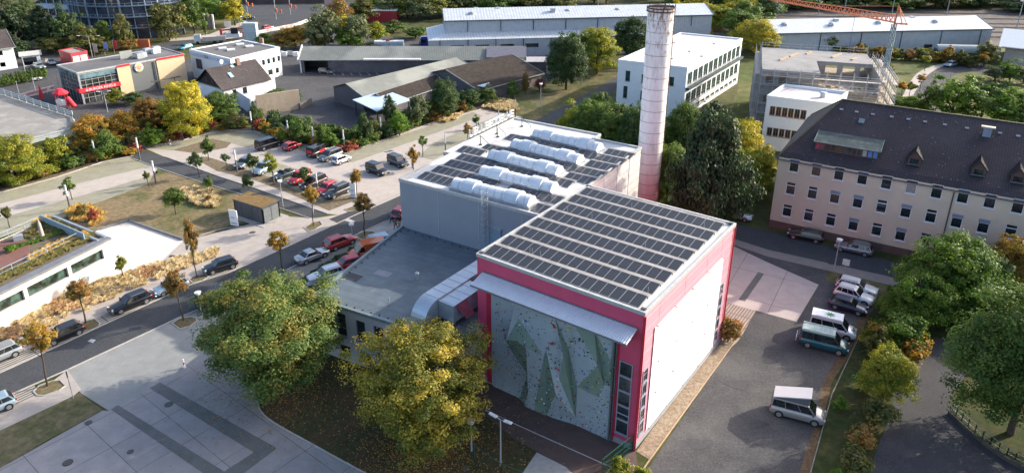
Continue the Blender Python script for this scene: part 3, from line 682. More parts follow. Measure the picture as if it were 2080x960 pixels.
m = MB(); m.box((xsd+.4, s1.y-.03, ZH-1.2), (.9, .1, 1.6)); m.box((bk.x+.06, Dh-1.2, ZH-1.0), (.1, 1.4, 1)); m.build('red_panel', RED, hall)
rr = inward([Vector(p) for p in plan], -.08)
m = MB(); m.prism(rr, ZH-.4, ZH-.2);
i = len(m.v); m.v += [(p[0], p[1], ZH-.195) for p in rr]; m.f.append(list(range(i, i+len(rr)))); m.m.append(1)
hroof = m.build('roof', [LGREY, MEMB], hall)
m = MB(); parapet(m, rr, ZH-.2, ZH+.03, .3); m.build('parapet', M('parapet_metal', (.5, .5, .48), .45), hroof)
rzh = atan2(hdir.y, hdir.x)
def hw(x, y): return hA+hdir*x+hn*y
def barrel(pa, pb, label):
 a, b = G(*pa, ZH+.4), G(*pb, ZH+.4); L_ = (b-a).length; az = atan2((b-a).y, (b-a).x)
 t = empty('barrel_skylight', (a.x, a.y, ZH-.2), az, label, 'skylight', 'barrel skylights on the grey hall')
 m = MB(); m.box((L_/2, 0, .22), (L_+.3, 2.3, .44)); m.box((L_/2, 0, .46), (L_+.4, 2.5, .05)); m.build('kerb_frame', GALV, t)
 r = 1.05
 def arc(x0, x1, r, n=10, z0=.45, mi=0, cap=True):
  mb = MB()
  P = lambda x, k: (x, -r*cos(pi*k/n), z0+r*.85*sin(pi*k/n))
  for k in range(n): mb.poly([P(x0, k), P(x1, k), P(x1, k+1), P(x0, k+1)], mi)
  for x in (x0, x1): mb.poly([P(x, k) for k in range(n+1)], mi)
  return mb
 PC_ = M('opal_polycarbonate', (.62, .66, .70), .22, .04, 1)
 arc(.1, L_-.1, r).build('dome', PC_, t)
 m = MB()
 for x in np.arange(.1, L_, 1.05):
  for k in range(10):
   a0, a1 = pi*k/10, pi*(k+1)/10; R_ = r+.03
   m.bar((x, -R_*cos(a0), .45+R_*.85*sin(a0)), (x, -R_*cos(a1), .45+R_*.85*sin(a1)), .04, .06)
 m.build('rib', GALV, t)
 for x in (1.7, L_-3.3):
  mb = arc(x, x+1.7, r+.28); mb.build('vent_flap', M('vent_flap_plastic', (.52, .58, .64), .25, .04), t)
 return t
barrel((1080, 408), (930, 372), 'barrel skylight nearest the grey wall edge of the hall roof') if False else None
SK = [((924, 372), (1082, 410), 'white barrel skylight nearest the grey wall with the ladder'),
 ((980, 347), (1128, 382), 'second white barrel skylight from the grey front wall'),
 ((998, 314), (1138, 348), 'middle one of the five white barrel skylights'),
 ((1044, 292), (1180, 325), 'fourth white barrel skylight from the grey front wall'),
 ((1088, 270), (1220, 301), 'rearmost white barrel skylight near the far roof edge')]
for a, b, lb in SK: barrel(a, b, lb)
def hrow(pxl, pxr, lb):
 a, b = G(*pxl, ZH+.1), G(*pxr, ZH+.1); la, lb_ = HL(a), HL(b); n = max(2, int(round((lb_.x-la.x)/1.01)))
 o = hw(la.x, (la.y+lb_.y)/2)
 panel_row(o, rzh, [(0, n)], ZH-.19, lb, 'solar rows on the grey hall')
HR = [((846, 358), (920, 376), 'front left row of six solar panels at the grey wall end'), ((874, 345), (950, 364), 'row of solar panels left of the second skylight'), ((900, 332), (978, 351), 'row of solar panels left of the third skylight from the front'),
 ((925, 319), (1002, 339), 'row of solar panels just behind the left roof step'), ((926, 304), (978, 315), 'short row of solar panels at the left roof step'), ((975, 300), (1035, 313), 'row of solar panels left of the fourth skylight'), ((1024, 279), (1072, 289), 'rear left row of solar panels beside the rearmost skylight'),
 ((1075, 290), (1165, 310), 'row of solar panels between the fourth and rearmost skylights'), ((1168, 312), (1262, 333), 'long solar row at the right end between two skylights'), ((1226, 309), (1284, 322), 'rear right corner row of solar panels'),
 ((1030, 314), (1120, 336), 'row of solar panels between the middle and fourth skylights'), ((1125, 337), (1222, 360), 'solar row right of the middle skylight'), ((1188, 333), (1246, 346), 'short solar row right of the fourth skylight'),
 ((998, 340), (1080, 360), 'row of solar panels between the second and third skylights'), ((1084, 361), (1156, 379), 'row of solar panels right of the second skylight towards the pink hall'), ((1144, 359), (1202, 372), 'short solar row near the corner of the pink hall'),
 ((945, 366), (1003, 380), 'short row of solar panels between the two front skylights'), ((1022, 386), (1080, 400), 'solar row right between the two front skylights'), ((1073, 397), (1134, 412), 'row of solar panels next to the pink hall edge'),
 ((1076, 424), (1112, 432), 'short pair of solar panels at the front right roof corner')]
for a, b, lb in HR: hrow(a, b, lb)
sg = empty('roof_sign', (0, 0, 0), 0, 'row of white roof letters along the far left edge of the grey hall', 'roof sign')
ga, gb = hw(xsd+.25, HL(G(957, 286, ZH)).y), hw(xsd+.25, Dh-.5); dgl = (gb-ga); Lg = dgl.length; dgl.normalize()
rs = random.Random(11); letters = 'KLETTERHALLE'
m = MB(); m.bar(v3(ga, ZH+.25), v3(gb, ZH+.25), .1, .1); m.bar(v3(ga, ZH+.35), v3(gb, ZH+.35), .1, .05); m.build('sign_rail', DGREY, sg)
WL = M('white_letter', (.80, .80, .80), .5, .02)
nl = 12
for k in range(nl):
 p = ga+dgl*(Lg*(k+.5)/nl); m = MB(); az = atan2(dgl.y, dgl.x); wd = Lg/nl*.36; T = lambda a, z: v3(p+dgl*a, ZH+.45+z)
 st = rs.choice(['A', 'O', 'I', 'L', 'E', 'H']); h = 1.15; b_ = .22
 if st in 'OAEHL': m.bar(T(-wd, 0), T(-wd, h), .14, b_)
 if st in 'OAHI': m.bar(T(wd, 0), T(wd, h), .14, b_)
 if st in 'OAE': m.bar(T(-wd, h-.1), T(wd, h-.1), .14, .2)
 if st in 'OEL': m.bar(T(-wd, .1), T(wd, .1), .14, .2)
 if st in 'AEH': m.bar(T(-wd, h/2), T(wd, h/2), .14, .18)
 m.build('letter', WL, sg)
for k, px in enumerate(((1001, 262), (968, 284), (1052, 247), (1003, 268))):
 g = G(px[0]+8, px[1]+8, ZH); m = MB();
 m.cyl(v3(g, ZH-.19), v3(g, ZH+1.3), .05, n=6); m.cyl(v3(g, ZH-.19), v3(g, ZH-.05), .25, n=10)
 if k < 3: m.bar(v3(g, ZH+1.25), v3(g+hdir*1.6, ZH+.2), .06); m.bar(v3(g+hdir*1.6, ZH+.2), v3(g+hdir*1.6, ZH-.15), .06)
 m.build('stay', DGREY, sg)
m = MB()
for k in range(60):
 x, y = lr.uniform(0, Wh), lr.uniform(.3, Dh-1)
 if not (x < 2 or y < 1): continue
ld = G(1013, 432, ZH-2); lx = HL(G(1011, 395, ZH)).x
t = empty('cage_ladder', (hw(lx, 0).x, hw(lx, 0).y, 0), rzh, 'pale metal cage ladder fixed to the grey hall wall above the duct box', 'ladder')
m = MB()
for s in (-.3, .3): m.cyl((s, -.25, 8), (s, -.25, ZH+1.3), .045, n=6)
for z in np.arange(8.2, ZH+.4, .3): m.bar((-.3, -.25, z), (.3, -.25, z), .04)
m.build('ladder', LGREY, t); m = MB()
for z in np.arange(9.6, ZH+1.4, .8):
 P = [(-.3, -.25), (-.42, -.6), (-.2, -.95), (.2, -.95), (.42, -.6), (.3, -.25)]
 for a, b in zip(P, P[1:]): m.bar((*a, z), (*b, z), .05)
for x, y in ((-.42, -.6), (.42, -.6), (0, -.95)): m.bar((x, y, 9.6), (x, y, ZH+1.2), .04)
m.build('cage', LGREY, t)
               # -- annex with dark roof and ducts
ZA = 7.0
aTL = hA.copy(); aL = G(632, 603, ZA); aF = G(930, 697, ZA); aR = G(977, 659, ZA)
ad = (aF-aL).normalized(); an = Vector((-ad.y, ad.x))
AROOF = MBrick('dark_bitumen_roof', (.125, .16, .188), (.15, .188, .215), (.08, .095, .105), radians(-27), 9, 1.0, .025, off=.4, var=.22, stain=(.085, .10, .11), ssc=.3, rough=.55)
aplan = [aL, aF, aR, Vector((PA.x-.02, PA.y))+uP*.0, PA+vP*1, hw(HL(PA).x-.1, -.02), hA-hn*.02]
aplan = [aL, aF, aF+(aR-aF).normalized()*((PA-aF).dot((aR-aF).normalized())-.05), PA-uP*.06+vP*6, hw(HL(PA+vP*6).x, -.02), hw(.02, -.02)]
AWALL = M('annex_render', (.40, .41, .46), .8, .05, .6)
an_ = empty('flat_roofed_annex', (aL.x, aL.y, 0), 0, 'low annex with a dark flat roof between the big trees and the grey hall', 'annex')
loc = lambda p: (p[0]-aL.x, p[1]-aL.y)
m = MB(); ap = [Vector(loc(p)) for p in aplan]; n = len(ap)
ops = []
Lf = (ap[1]-ap[0]).length
wins = [(3.4, 1.0, 2.3, 3.2, 6.1), (6.0, 1.0, 2.0, 3.4, 5.9), (8.4, 1.0, 2.0, 3.4, 5.9), (11.2, 1.0, 2, 3.4, 5.9), (14, 1., 2, 3.4, 5.9)]
ops = [(u, u+1.25, z0, z1) for u, _, _, z0, z1 in wins]+[(u, u+1.5, .7, 2.0) for u in (3.4, 6.2, 9.2, 12.2, 15.0)]
ops = [o for o in ops if o[1] < Lf-.5]
openwall(m, ap[0], ap[1], 0, ZA-.3, ops)
for i in range(1, n):
 a, b = ap[i], ap[(i+1) % n]; m.poly([(a.x, a.y, 0), (b.x, b.y, 0), (b.x, b.y, ZA-.3), (a.x, a.y, ZA-.3)])
m.build('wall', AWALL, an_)
for o in ops: window(an_, ap[0], ap[1], (o[0]+o[1])/2, o[2], o[1]-o[0], o[3]-o[2], depth=.16, bars=(.35,) if o[3]-o[2] > 2 else (), fm=M('dark_window_frame', (.14, .15, .17), .5), fw=.09)
m = MB(); i = 0; ro = inward(ap, -.12); m.prism(ro, ZA-.3, ZA-.12)
m.v += [(p[0], p[1], ZA-.116) for p in ro]; k = len(m.v)-len(ro); m.f.append(list(range(k, k+len(ro)))); m.m.append(1)
aroof = m.build('roof', [M('annex_fascia', (.20, .24, .27), .5), AROOF], an_)
m = MB();
for i in (0, 1, 5):
 a, b = ro[i], ro[(i+1) % n]; d = (b-a).normalized(); q = Vector((-d.y, d.x))*.18
 m.bar((a.x+q.x, a.y+q.y, ZA-.02), (b.x+q.x, b.y+q.y, ZA-.02), .36, .2)
m.build('parapet', M('annex_parapet', (.17, .22, .24), .5, .1), aroof)
m = MB()
for i, st in ((0, 1.1), (5, 1.3), (4, 1.2)):
 a, b = inward(ro, .75)[i], inward(ro, .75)[(i+1) % n]; L_ = (b-a).length
 for k in range(int(L_/st)): p = a+(b-a)*(k+.5)*st/L_; m.box((p.x, p.y, ZA-.07), (.14, .14, .09))
a, b = Vector(loc(G(700, 640, ZA))), Vector(loc(G(960, 575, ZA)))
m.build('roof_clip', BLACK, aroof)
def on_annex(px, py, z=0): p = G(px, py, ZA-.1+z); return Vector(loc(p))
m = MB(); p = on_annex(717, 562); m.box((p.x, p.y, ZA-.1), (2.0, 1.4, .02), rz=atan2(ad.y, ad.x)); m.build('dark_roof_patch', M('dark_mat', (.05, .05, .058), .8), aroof)
m = MB(); p = on_annex(778, 555); m.box((p.x, p.y, ZA-.106), (2.0, 1.2, .014), rz=atan2(ad.y, ad.x)); m.build('pale_roof_patch', M('pale_mat', (.20, .21, .25), .6), aroof)
for px, py, r, h in ((848, 568, .28, .9), (791, 620, .09, .9), (905, 667, .55, .35)):
 p = on_annex(px, py); m = MB(); m.cyl((p.x, p.y, ZA-.11), (p.x, p.y, ZA-.1+h), r*.6, n=12); m.cyl((p.x, p.y, ZA-.1+h), (p.x, p.y, ZA+h), r, r*.7, n=14); m.build('roof_vent', LGREY, aroof)
DUCT = M('zinc_duct', (.50, .55, .60), .33, .08, .8, metal=.55); DUCTD = M('zinc_duct_side', (.24, .28, .32), .4, .08, .8, metal=.4)
t = empty('air_duct', (PA.x, PA.y, 0), rza, 'large folded metal air duct with a curved hood and pink hatch beside the pink hall', 'air duct')
def DL(px, py, z): q = G(px, py, z)-PA; return Vector((q.dot(uP), q.dot(vP)))
zt = ZA+2.6
c1 = DL(860, 596, zt); c2 = DL(893, 604.5, zt); c3 = DL(927, 616, zt)
x_a, x_b, x_c = c1.x, c2.x, c3.x; yf = (c1.y+c2.y)/2; yb = 9.5
print('duct', x_a, x_b, x_c, yf)
m = MB(); zb = ZA+.55
x_c = min(x_c, -.3)
m.box(((x_a+x_b)/2, (yf+yb)/2, (zb+zt)/2), (x_b-x_a, yb-yf, zt-zb)); m.build('duct_body', DUCT, t)
m = MB(); ye = 3.0
m.box(((x_b+.03+x_c)/2, (yf-.1+ye)/2, (zb+zt)/2-.1), (x_c-x_b-.06, ye-yf+.1, zt-zb-.1)); m.build('second_duct', DUCT, t)
m = MB()
for y in np.arange(yf, yb, 1.25): m.box(((x_a+x_b)/2, y, (zb+zt)/2), (x_b-x_a+.07, .06, zt-zb+.07))
for y in np.arange(yf+.1, ye, 1.25): m.box(((x_b+x_c)/2, y, (zb+zt)/2-.1), (x_c-x_b+.05, .06, zt-zb-.04))
m.build('flange', LGREY, t)
m = MB(); n = 9; R_ = zt-zb+.3
for k in range(n):
 a0, a1 = pi/2*k/n, pi/2*(k+1)/n
 P = lambda a, x: (x, yf-R_*sin(a), zt-R_*(1-cos(a)))
 m.poly([P(a0, x_a), P(a0, x_b), P(a1, x_b), P(a1, x_a)])
 for x, rv in ((x_a, 0), (x_b, 1)):
  m.poly([P(a0, x), P(a1, x), (x, yf, zt-R_*1.0)])
m.poly([(x_a, yf, zt-R_), (x_b, yf, zt-R_), (x_b, yf-R_, zt-R_), (x_a, yf-R_, zt-R_)])
m.build('curved_hood', DUCT, t)
m = MB(); m.add([(x_c, yf+1.9, zt-.18), (x_c, yf+.25, zt-.18), (x_c+1.1, yf+.6, zb+.5), (x_c+1.1, yf+2.0, zb+.5)], [(0, 1, 2, 3), (3, 2, 1, 0)]); m.build('pink_hatch', M('pink_hatch', (.50, .14, .20), .5), t)
m = MB()
for y in np.arange(yf+.5, yb, 2.5):
 for x in (x_a+.2, x_b, x_c-.2): m.box((x, y, (ZA+zb)/2-.06), (.12, .12, zb-ZA+.12))
m.build('foot', DGREY, t)
t = empty('air_handling_box', (PA.x, PA.y, 0), rza, 'tall galvanised ventilation box with stepped top against the grey hall wall', 'ventilation unit')
bx = DL(978, 453, 10.6); bx2 = DL(1008, 462, 10.6)
print('box', bx, bx2, HL(PA+uP*bx.x+vP*bx.y))
m = MB(); xx = bx2.x-bx.x
m.box((bx.x+1.5, bx.y+1.2, (ZA+10.5)/2), (3.0, 2.6, 10.5-ZA)); m.build('housing', M('zinc_box_side', (.20, .29, .36), .45, .06), t)
m = MB(); m.box((bx.x+1.5, bx.y+1.2, 10.56), (3.15, 2.75, .12)); m.build('lid', DUCT, t)
m = MB(); m.box((bx.x+4.0, bx.y+.4, 9.0), (1.9, 2.0, 1.2)); m.box((bx.x+3.4, bx.y+2.3, 9.9), (1.6, 1.2, 1.6)); m.build('side_duct', DUCT, t)
               # -- chimney
cb = G(1309.5, 446); chh = HT(1341, 15, cb); D_ = sqrt(cb.length_squared+(HC-chh)**2)
ct = cb.copy()
CHIM = None
def chim_mat():
 m, N, L, B = newmat('chimney_concrete'); co = N.new('ShaderNodeTexCoord').outputs['Object']
 mp = N.new('ShaderNodeMapping'); mp.inputs['Scale'].default_value = (1.3, 1.3, .35); L.new(co, mp.inputs[0])
 c, _ = noisecol(N, L, mp.outputs[0], 1.2, (.66, .63, .61), (.84, .82, .80), .3, .55, 8, .65)
 n = N.new('ShaderNodeTexNoise'); n.inputs['Scale'].default_value = 2.2; n.inputs['Detail'].default_value = 8; n.inputs['Roughness'].default_value = .7; L.new(mp.outputs[0], n.inputs[0])
 sep = N.new('ShaderNodeSeparateXYZ'); L.new(co, sep.inputs[0])
 hgt = N.new('ShaderNodeMapRange'); hgt.inputs[1].default_value = chh*.55; hgt.inputs[2].default_value = chh; hgt.inputs[3].default_value = 0; hgt.inputs[4].default_value = .22; L.new(sep.outputs[2], hgt.inputs[0])
 ad_ = N.new('ShaderNodeMath'); ad_.operation = 'ADD'; L.new(n.outputs['Fac'], ad_.inputs[0]); L.new(hgt.outputs[0], ad_.inputs[1])
 c = mixc(N, L, ramp(N, L, ad_.outputs[0], .66, .84), c, (.24, .17, .13))
 lo = N.new('ShaderNodeMapRange'); lo.inputs[1].default_value = chh*.33; lo.inputs[2].default_value = chh*.10; L.new(sep.outputs[2], lo.inputs[0])
 c = mixc(N, L, lo.outputs[0], c, (.72, .32, .34))
 L.new(c, B.inputs['Base Color']); B.inputs['Roughness'].default_value = .85; return m
CHIM = chim_mat()
ch = empty('chimney', (cb.x, cb.y, 0), 0, 'tall round weathered concrete chimney fading to pink at its foot', 'chimney')
r0, r1 = 1.62, 1.72
rb = 46/2/FP_*sqrt(cb.length_squared+(HC-4)**2)
rt = 51/2/FP_*sqrt(cb.length_squared+(HC-chh)**2)
print('chimney', cb, chh, rb, rt)
m = MB(); m.cyl((0, 0, 0), (0, 0, chh-.5), rb, rt, n=40, cap=False); m.cyl((0, 0, chh-.5), (0, 0, chh), rt*1.03, rt*1.03, n=40, cap=False)
o = m.build('shaft', CHIM, ch, smooth=True)
m = MB(); RU = M('rusty_iron', (.10, .055, .04), .8, .3, 3)
nb = 20
for k in range(1, nb):
 z = chh*k/nb; r = rb+(rt-rb)*z/chh+.02
 for j in range(24): a, b = 2*pi*j/24, 2*pi*(j+1)/24; m.bar((r*cos(a), r*sin(a), z), (r*cos(b), r*sin(b), z), .035, .05)
m.build('iron_band', M('band_iron', (.22, .17, .15), .8, .3, 3), ch)
m = MB()
for z, rr_ in ((chh, rt*1.06), (chh-.45, rt*1.07)):
 for j in range(24): a, b = 2*pi*j/24, 2*pi*(j+1)/24; m.bar((rr_*cos(a), rr_*sin(a), z), (rr_*cos(b), rr_*sin(b), z), .12, .16)
m.cyl((0, 0, chh-1.2), (0, 0, chh-1.15), rt*.97, n=30); m.bar((-rt, 0, chh+.1), (rt, .3, chh+.1), .15, .25); m.cyl((.4, -.3, chh-.3), (.5, -.3, chh+.5), .2, .12, n=8)
for j in range(8): a = 2*pi*j/8; m.cyl((rt*1.07*cos(a), rt*1.07*sin(a), chh-.5), (rt*1.07*cos(a), rt*1.07*sin(a), chh+.25), .05, n=5)
m.build('crown_ring', RU, ch)
m = MB(); a = radians(-25)
for s in (-.18, .18): m.bar((rb*1.08*cos(a)-s*sin(a), rb*1.08*sin(a)+s*cos(a), 1), (rt*1.08*cos(a)-s*sin(a), rt*1.08*sin(a)+s*cos(a), chh+.6), .05)
for z in np.arange(1, chh, .5): r = (rb+(rt-rb)*z/chh)*1.08; m.bar((r*cos(a)+.18*sin(a), r*sin(a)-.18*cos(a), z), (r*cos(a)-.18*sin(a), r*sin(a)+.18*cos(a), z), .035)
m.build('ladder', RU, ch)
               # -- long tan building on the right
ZT = 11.2
tA = G(1582, 322, ZT); tB = G(2080, 400, ZT); td = (tB-tA).normalized()
az_t = radians(-31); td = Vector((cos(az_t), sin(az_t))); tn = Vector((-td.y, td.x))
rg0 = G(1712, 202, 18.3)-tA
Lt = 62.0; Wt = 2*rg0.dot(tn); rx = rg0.dot(td); print('tan', tA, Wt, rx)
tb = empty('long_office_block', (tA.x, tA.y, 0), az_t, 'long beige rendered three storey building with a steep dark tiled roof and dormers', 'building')
def TL(px, py, z): q = G(px, py, z)-tA; return Vector((q.dot(td), q.dot(tn)))
def TF(px, py):
 n = Vector((td.y, -td.x)); d = ray(px, py); t = (tA.x*n.x+tA.y*n.y)/(d[0]*n.x+d[1]*n.y); p = Vector((d[0]*t, d[1]*t)); return (td.dot(p-tA), HC+d[2]*t)
TAN = M('beige_render', (.585, .52, .405), .85, .05, .5, stain=(.55, .465, .36), ssc=.12); PLB = MBrick('dark_brick_plinth', (.16, .10, .085), (.13, .085, .07), (.10, .08, .07), 0, .5, .2, .02)
s1_, s2_, s3_, s4_ = TF(1613, 337), TF(1657, 345), TF(1850, 384), TF(2043, 420)
print('wins', s1_, s2_, s3_, s4_, TF(1605, 383), TF(1600, 428), TF(1565, 445))
ux0 = s1_[0]; dux = (s3_[0]-s1_[0])/5
zr = [TF(1600, 428)[1], TF(1606, 383)[1], s1_[1]]
ops = []; W_, H_ = 1.35, 2.0
for r_ in range(3):
 for k in range(16):
  ops.append((ux0+k*dux-W_/2, ux0+k*dux+W_/2, zr[r_]-H_/2, zr[r_]+H_/2))
m = MB(); openwall(m, (0, 0), (Lt, 0), 1.2, ZT-.1, ops, depth=.2)
m.poly([(Lt, 0, 0), (Lt, Wt, 0), (Lt, Wt, ZT-.1), (Lt, 0, ZT-.1)]); m.poly([(Lt, Wt, 0), (0, Wt, 0), (0, Wt, ZT-.1), (Lt, Wt, ZT-.1)]); m.poly([(0, Wt, 0), (0, 0, 0), (0, 0, ZT-.1), (0, Wt, ZT-.1)])
m.build('wall', TAN, tb)
m = MB(); m.box((Lt/2, -.02, .6), (Lt+.06, .12, 1.22)); m.box((-.02, Wt/2, .6), (.1, Wt, 1.22)); m.build('brick_plinth', PLB, tb)
SHB = M('blue_grey_blind', (.20, .27, .36), .5, .1); rw = random.Random(5)
for o in ops:
 gm = rw.choice([GLASS, GLASS, Mglass('glass_brown', (.03, .024, .02)), Mglass('glass_blue', (.04, .05, .065)), M('net_curtain', (.30, .30, .29), .4, .25, 3)] if rw.random() < .5 else [GLASS])
 sh = rw.choice([0, 0, .28, .28, 0])
 window(tb, (0, 0), (1, 0), (o[0]+o[1])/2, o[2], W_, H_, depth=.17, bars=(.72,), gm=gm, fw=.09, shutter=sh, shm=SHB)
m = MB(); px_ = TF(1918, 470)[0]; m.cyl((px_, -.12, 0), (px_, -.12, ZT), .08, n=8); m.build('downpipe', DGREY, tb)
TILE = None
def tile_mat(name, c1, c2, mort, az=0, w_=.34, h_=.30, white=(.5, .5, .52), wamt=.5, dots=True):
 m, N, L, B = newmat(name); tc = N.new('ShaderNodeTexCoord'); co = tc.outputs['UV']
 b = N.new('ShaderNodeTexBrick'); b.inputs['Scale'].default_value = 1; b.inputs['Brick Width'].default_value = w_; b.inputs['Row Height'].default_value = h_; b.offset = 0
 b.inputs['Mortar Size'].default_value = .035; b.inputs['Mortar Smooth'].default_value = .3
 b.inputs['Color1'].default_value = (*c1, 1); b.inputs['Color2'].default_value = (*c2, 1); b.inputs['Mortar'].default_value = (*mort, 1); L.new(co, b.inputs['Vector'])
 c3, _ = noisecol(N, L, co, .12, (.72,)*3, (1.15,)*3, .35, .65); c = mixc(N, L, 1, b.outputs[0], c3, 'MULTIPLY')
 if dots:
  v = N.new('ShaderNodeTexVoronoi'); v.inputs['Scale'].default_value = 1.6; v.inputs['Randomness'].default_value = 1; L.new(co, v.inputs[0])
  n = N.new('ShaderNodeTexNoise'); n.inputs['Scale'].default_value = .35; n.inputs['Detail'].default_value = 3; L.new(co, n.inputs[0])
  f1 = ramp(N, L, v.outputs['Distance'], .08, .13, (1, 1, 1), (0, 0, 0)); f2 = ramp(N, L, n.outputs['Fac'], .48, .56)
  c = mixc(N, L, mixc(N, L, 1.0, f1, f2, 'MULTIPLY'), c, white)
 L.new(c, B.inputs['Base Color']); B.inputs['Roughness'].default_value = .7; B.inputs['Specular IOR Level'].default_value = .3
 bp = N.new('ShaderNodeBump'); bp.inputs['Strength'].default_value = .7; bp.inputs['Distance'].default_value = .04; L.new(b.outputs['Fac'], bp.inputs['Height']); bp.invert = True; L.new(bp.outputs[0], B.inputs['Normal'])
 return m
TILE = tile_mat('dark_roof_tiles', (.056, .045, .052), (.070, .057, .064), (.028, .024, .028), white=(.26, .26, .29))
def uvroof(o):
 me = o.data; uv = me.uv_layers.new(name='UVMap').data
 for p in me.polygons:
  n = p.normal; h = Vector((n.y, -n.x, 0)); h = h.normalized() if h.length > 1e-4 else Vector((1, 0, 0)); up = n.cross(h)
  for li in p.loop_indices:
   v = me.vertices[me.loops[li].vertex_index].co; uv[li].uv = (v.dot(h), v.dot(up))
ov = .12; ZRt = 18.3;
kx = 2.2; kz = ZT+.85   # flatter eaves course
bs = [(-.45, -ov, ZT-.1), (Lt, -ov, ZT-.1), (Lt, Wt+ov, ZT-.1), (-.45, Wt+ov, ZT-.1)]
md = [(.3, 1.0, kz), (Lt, 1.0, kz), (Lt, Wt-1.0, kz), (.3, Wt-1.0, kz)]
tp = [(rx, Wt/2, ZRt), (Lt, Wt/2, ZRt)]
m = MB(); m.poly([bs[0], bs[1], md[1], md[0]]); m.poly([bs[2], bs[3], md[3], md[2]]); m.poly([bs[3], bs[0], md[0], md[3]])
m.poly([md[0], md[1], tp[1], tp[0]]); m.poly([md[2], md[3], tp[0], tp[1]]); m.poly([md[3], md[0], tp[0]]); m.poly([bs[0], bs[3], bs[2], bs[1]])
m.poly([bs[1], bs[2], md[2], tp[1], md[1]])
troof = m.build('roof', TILE, tb); uvroof(troof)
m = MB(); m.bar((rx-.1, Wt/2, ZRt+.03), (Lt, Wt/2, ZRt+.03), .3, .14)
m.bar(md[0], tp[0], .22, .14); m.bar(bs[0], md[0], .22, .14); m.bar(md[3], tp[0], .22, .14)
m.build('ridge', M('mossy_ridge', (.10, .085, .05), .9, .3, 3), troof)
m = MB(); m.bar((-.5, -ov-.06, ZT-.12), (Lt, -ov-.06, ZT-.12), .14, .12); m.build('gutter', M('zinc_gutter', (.20, .20, .21), .5), troof)
slope = (ZRt-kz)/(Wt/2-1.0)
def RP(px, py):
 q = None; d = ray(px, py)
 lo_, hi_ = 10.0, 30.0
 for _ in range(40):
  z = (lo_+hi_)/2; l = TL(px, py, z)
  if kz+slope*(l.y-1) > z: lo_ = z
  else: hi_ = z
 return Vector((l.x, l.y, z))
def dormer(px, py, w_, h_, gab, win=True):
 p = RP(px, py); x, y0, z0 = p; t = MB(); yb = y0+(h_+gab)/slope+.3
 y1 = y0+h_/slope
 m = MB(); m.add([(x-w_/2, y0, z0), (x+w_/2, y0, z0), (x+w_/2, y0, z0+h_), (x, y0, z0+h_+gab), (x-w_/2, y0, z0+h_)], [(0, 1, 2, 3, 4)])
 for s in (-1, 1): m.add([(x+s*w_/2, y0, z0), (x+s*w_/2, y1, z0+h_), (x+s*w_/2, y0, z0+h_)], [(0, 1, 2), (2, 1, 0)])
 o = m.build('dormer', M('dormer_boards', (.11, .075, .07), .8, .1), troof)
 m = MB()
 for s in (-1, 1):
  e = .22
  m.add([(x+s*(w_/2+e), y0-e, z0+h_-e*gab/(w_/2)), (x, y0-e, z0+h_+gab), (x, yb, z0+h_+gab), (x+s*(w_/2+e), y1, z0+h_-e*gab/(w_/2))], [(0, 1, 2, 3), (3, 2, 1, 0)])
  m.bar((x+s*(w_/2+e), y0-e, z0+h_-e*gab/(w_/2)), (x, y0-e, z0+h_+gab), .12, .1)
 r = m.build('dormer_roof', TILE, o); uvroof(r)
 if win:
  m = MB(); m.box((x, y0-.03, z0+h_*.42), (w_*.66, .06, h_*.6)); m.build('dormer_window', GLASS, o)
  m = MB(); m.box((x, y0-.35, z0-.04), (w_*1.05, .6, .1), rx=-.5); m.build('apron', M('lead_apron', (.10, .12, .14), .6), o)
for px, py in ((1856, 333), (1986, 355), (2066, 370)): dormer(px, py, 1.6, 1.05, .9)
pL, pR = RP(1655, 302), RP(1782, 325); x0, x1, y0 = pL.x, pR.x, (pL.y+pR.y)/2; z0 = kz+slope*(y0-1); h_ = 1.25
m = MB(); m.poly([(x0, y0, z0), (x1, y0, z0), (x1, y0, z0+h_), (x0, y0, z0+h_)])
ytop = y0+3.2; ztop = kz+slope*(ytop-1)
for x in (x0, x1): m.add([(x, y0, z0), (x, ytop, ztop), (x, y0, z0+h_)], [(0, 1, 2), (2, 1, 0)])
sd = m.build('shed_dormer', M('dormer_boards', (.11, .075, .07)), troof)
m = MB(); m.add([(x0-.25, y0-.3, z0+h_), (x1+.25, y0-.3, z0+h_), (x1+.25, ytop+.1, ztop+.12), (x0-.25, ytop+.1, ztop+.12)], [(0, 1, 2, 3), (3, 2, 1, 0)])
m.bar((x0-.25, y0-.3, z0+h_), (x1+.25, y0-.3, z0+h_), .12, .12); m.bar((x0-.25, y0-.3, z0+h_+.04), (x0-.25, ytop+.1, ztop+.16), .1); m.bar((x1+.25, y0-.3, z0+h_+.04), (x1+.25, ytop+.1, ztop+.16), .1)
m.build('metal_roof', M('dormer_copper', (.10, .145, .145), .5, .15, 1.5, stain=(.2, .24, .24), ssc=.8), sd)
nw = 12
for k in range(nw):
 x = x0+(x1-x0)*(k+.5)/nw; m = MB(); m.box((x, y0-.04, z0+h_*.48), ((x1-x0)/nw*.72, .05, h_*.7))
 gmm = [GLASS, Mglass('glass_brown', (.03, .024, .02)), M('curtain_white', (.4, .4, .38)), M('curtain_blue', (.08, .22, .5))][0 if k < 9 and k != 4 else (1 if k == 4 else (2 if k in (9,) else 3 if k > 9 else 0))]
 m.build('dormer_window', gmm, sd)
p = RP(2003, 279); m = MB(); m.box((p.x, p.y+.3, p.z+.35), (1.0, .5, 2.0)); o = m.build('roof_chimney', M('blue_grey_zinc', (.22, .29, .38), .4), troof)
m = MB(); m.box((p.x, p.y+.3, p.z+1.42), (1.7, .8, .16)); m.build('chimney_cap', M('pale_cap', (.5, .44, .36)), o)
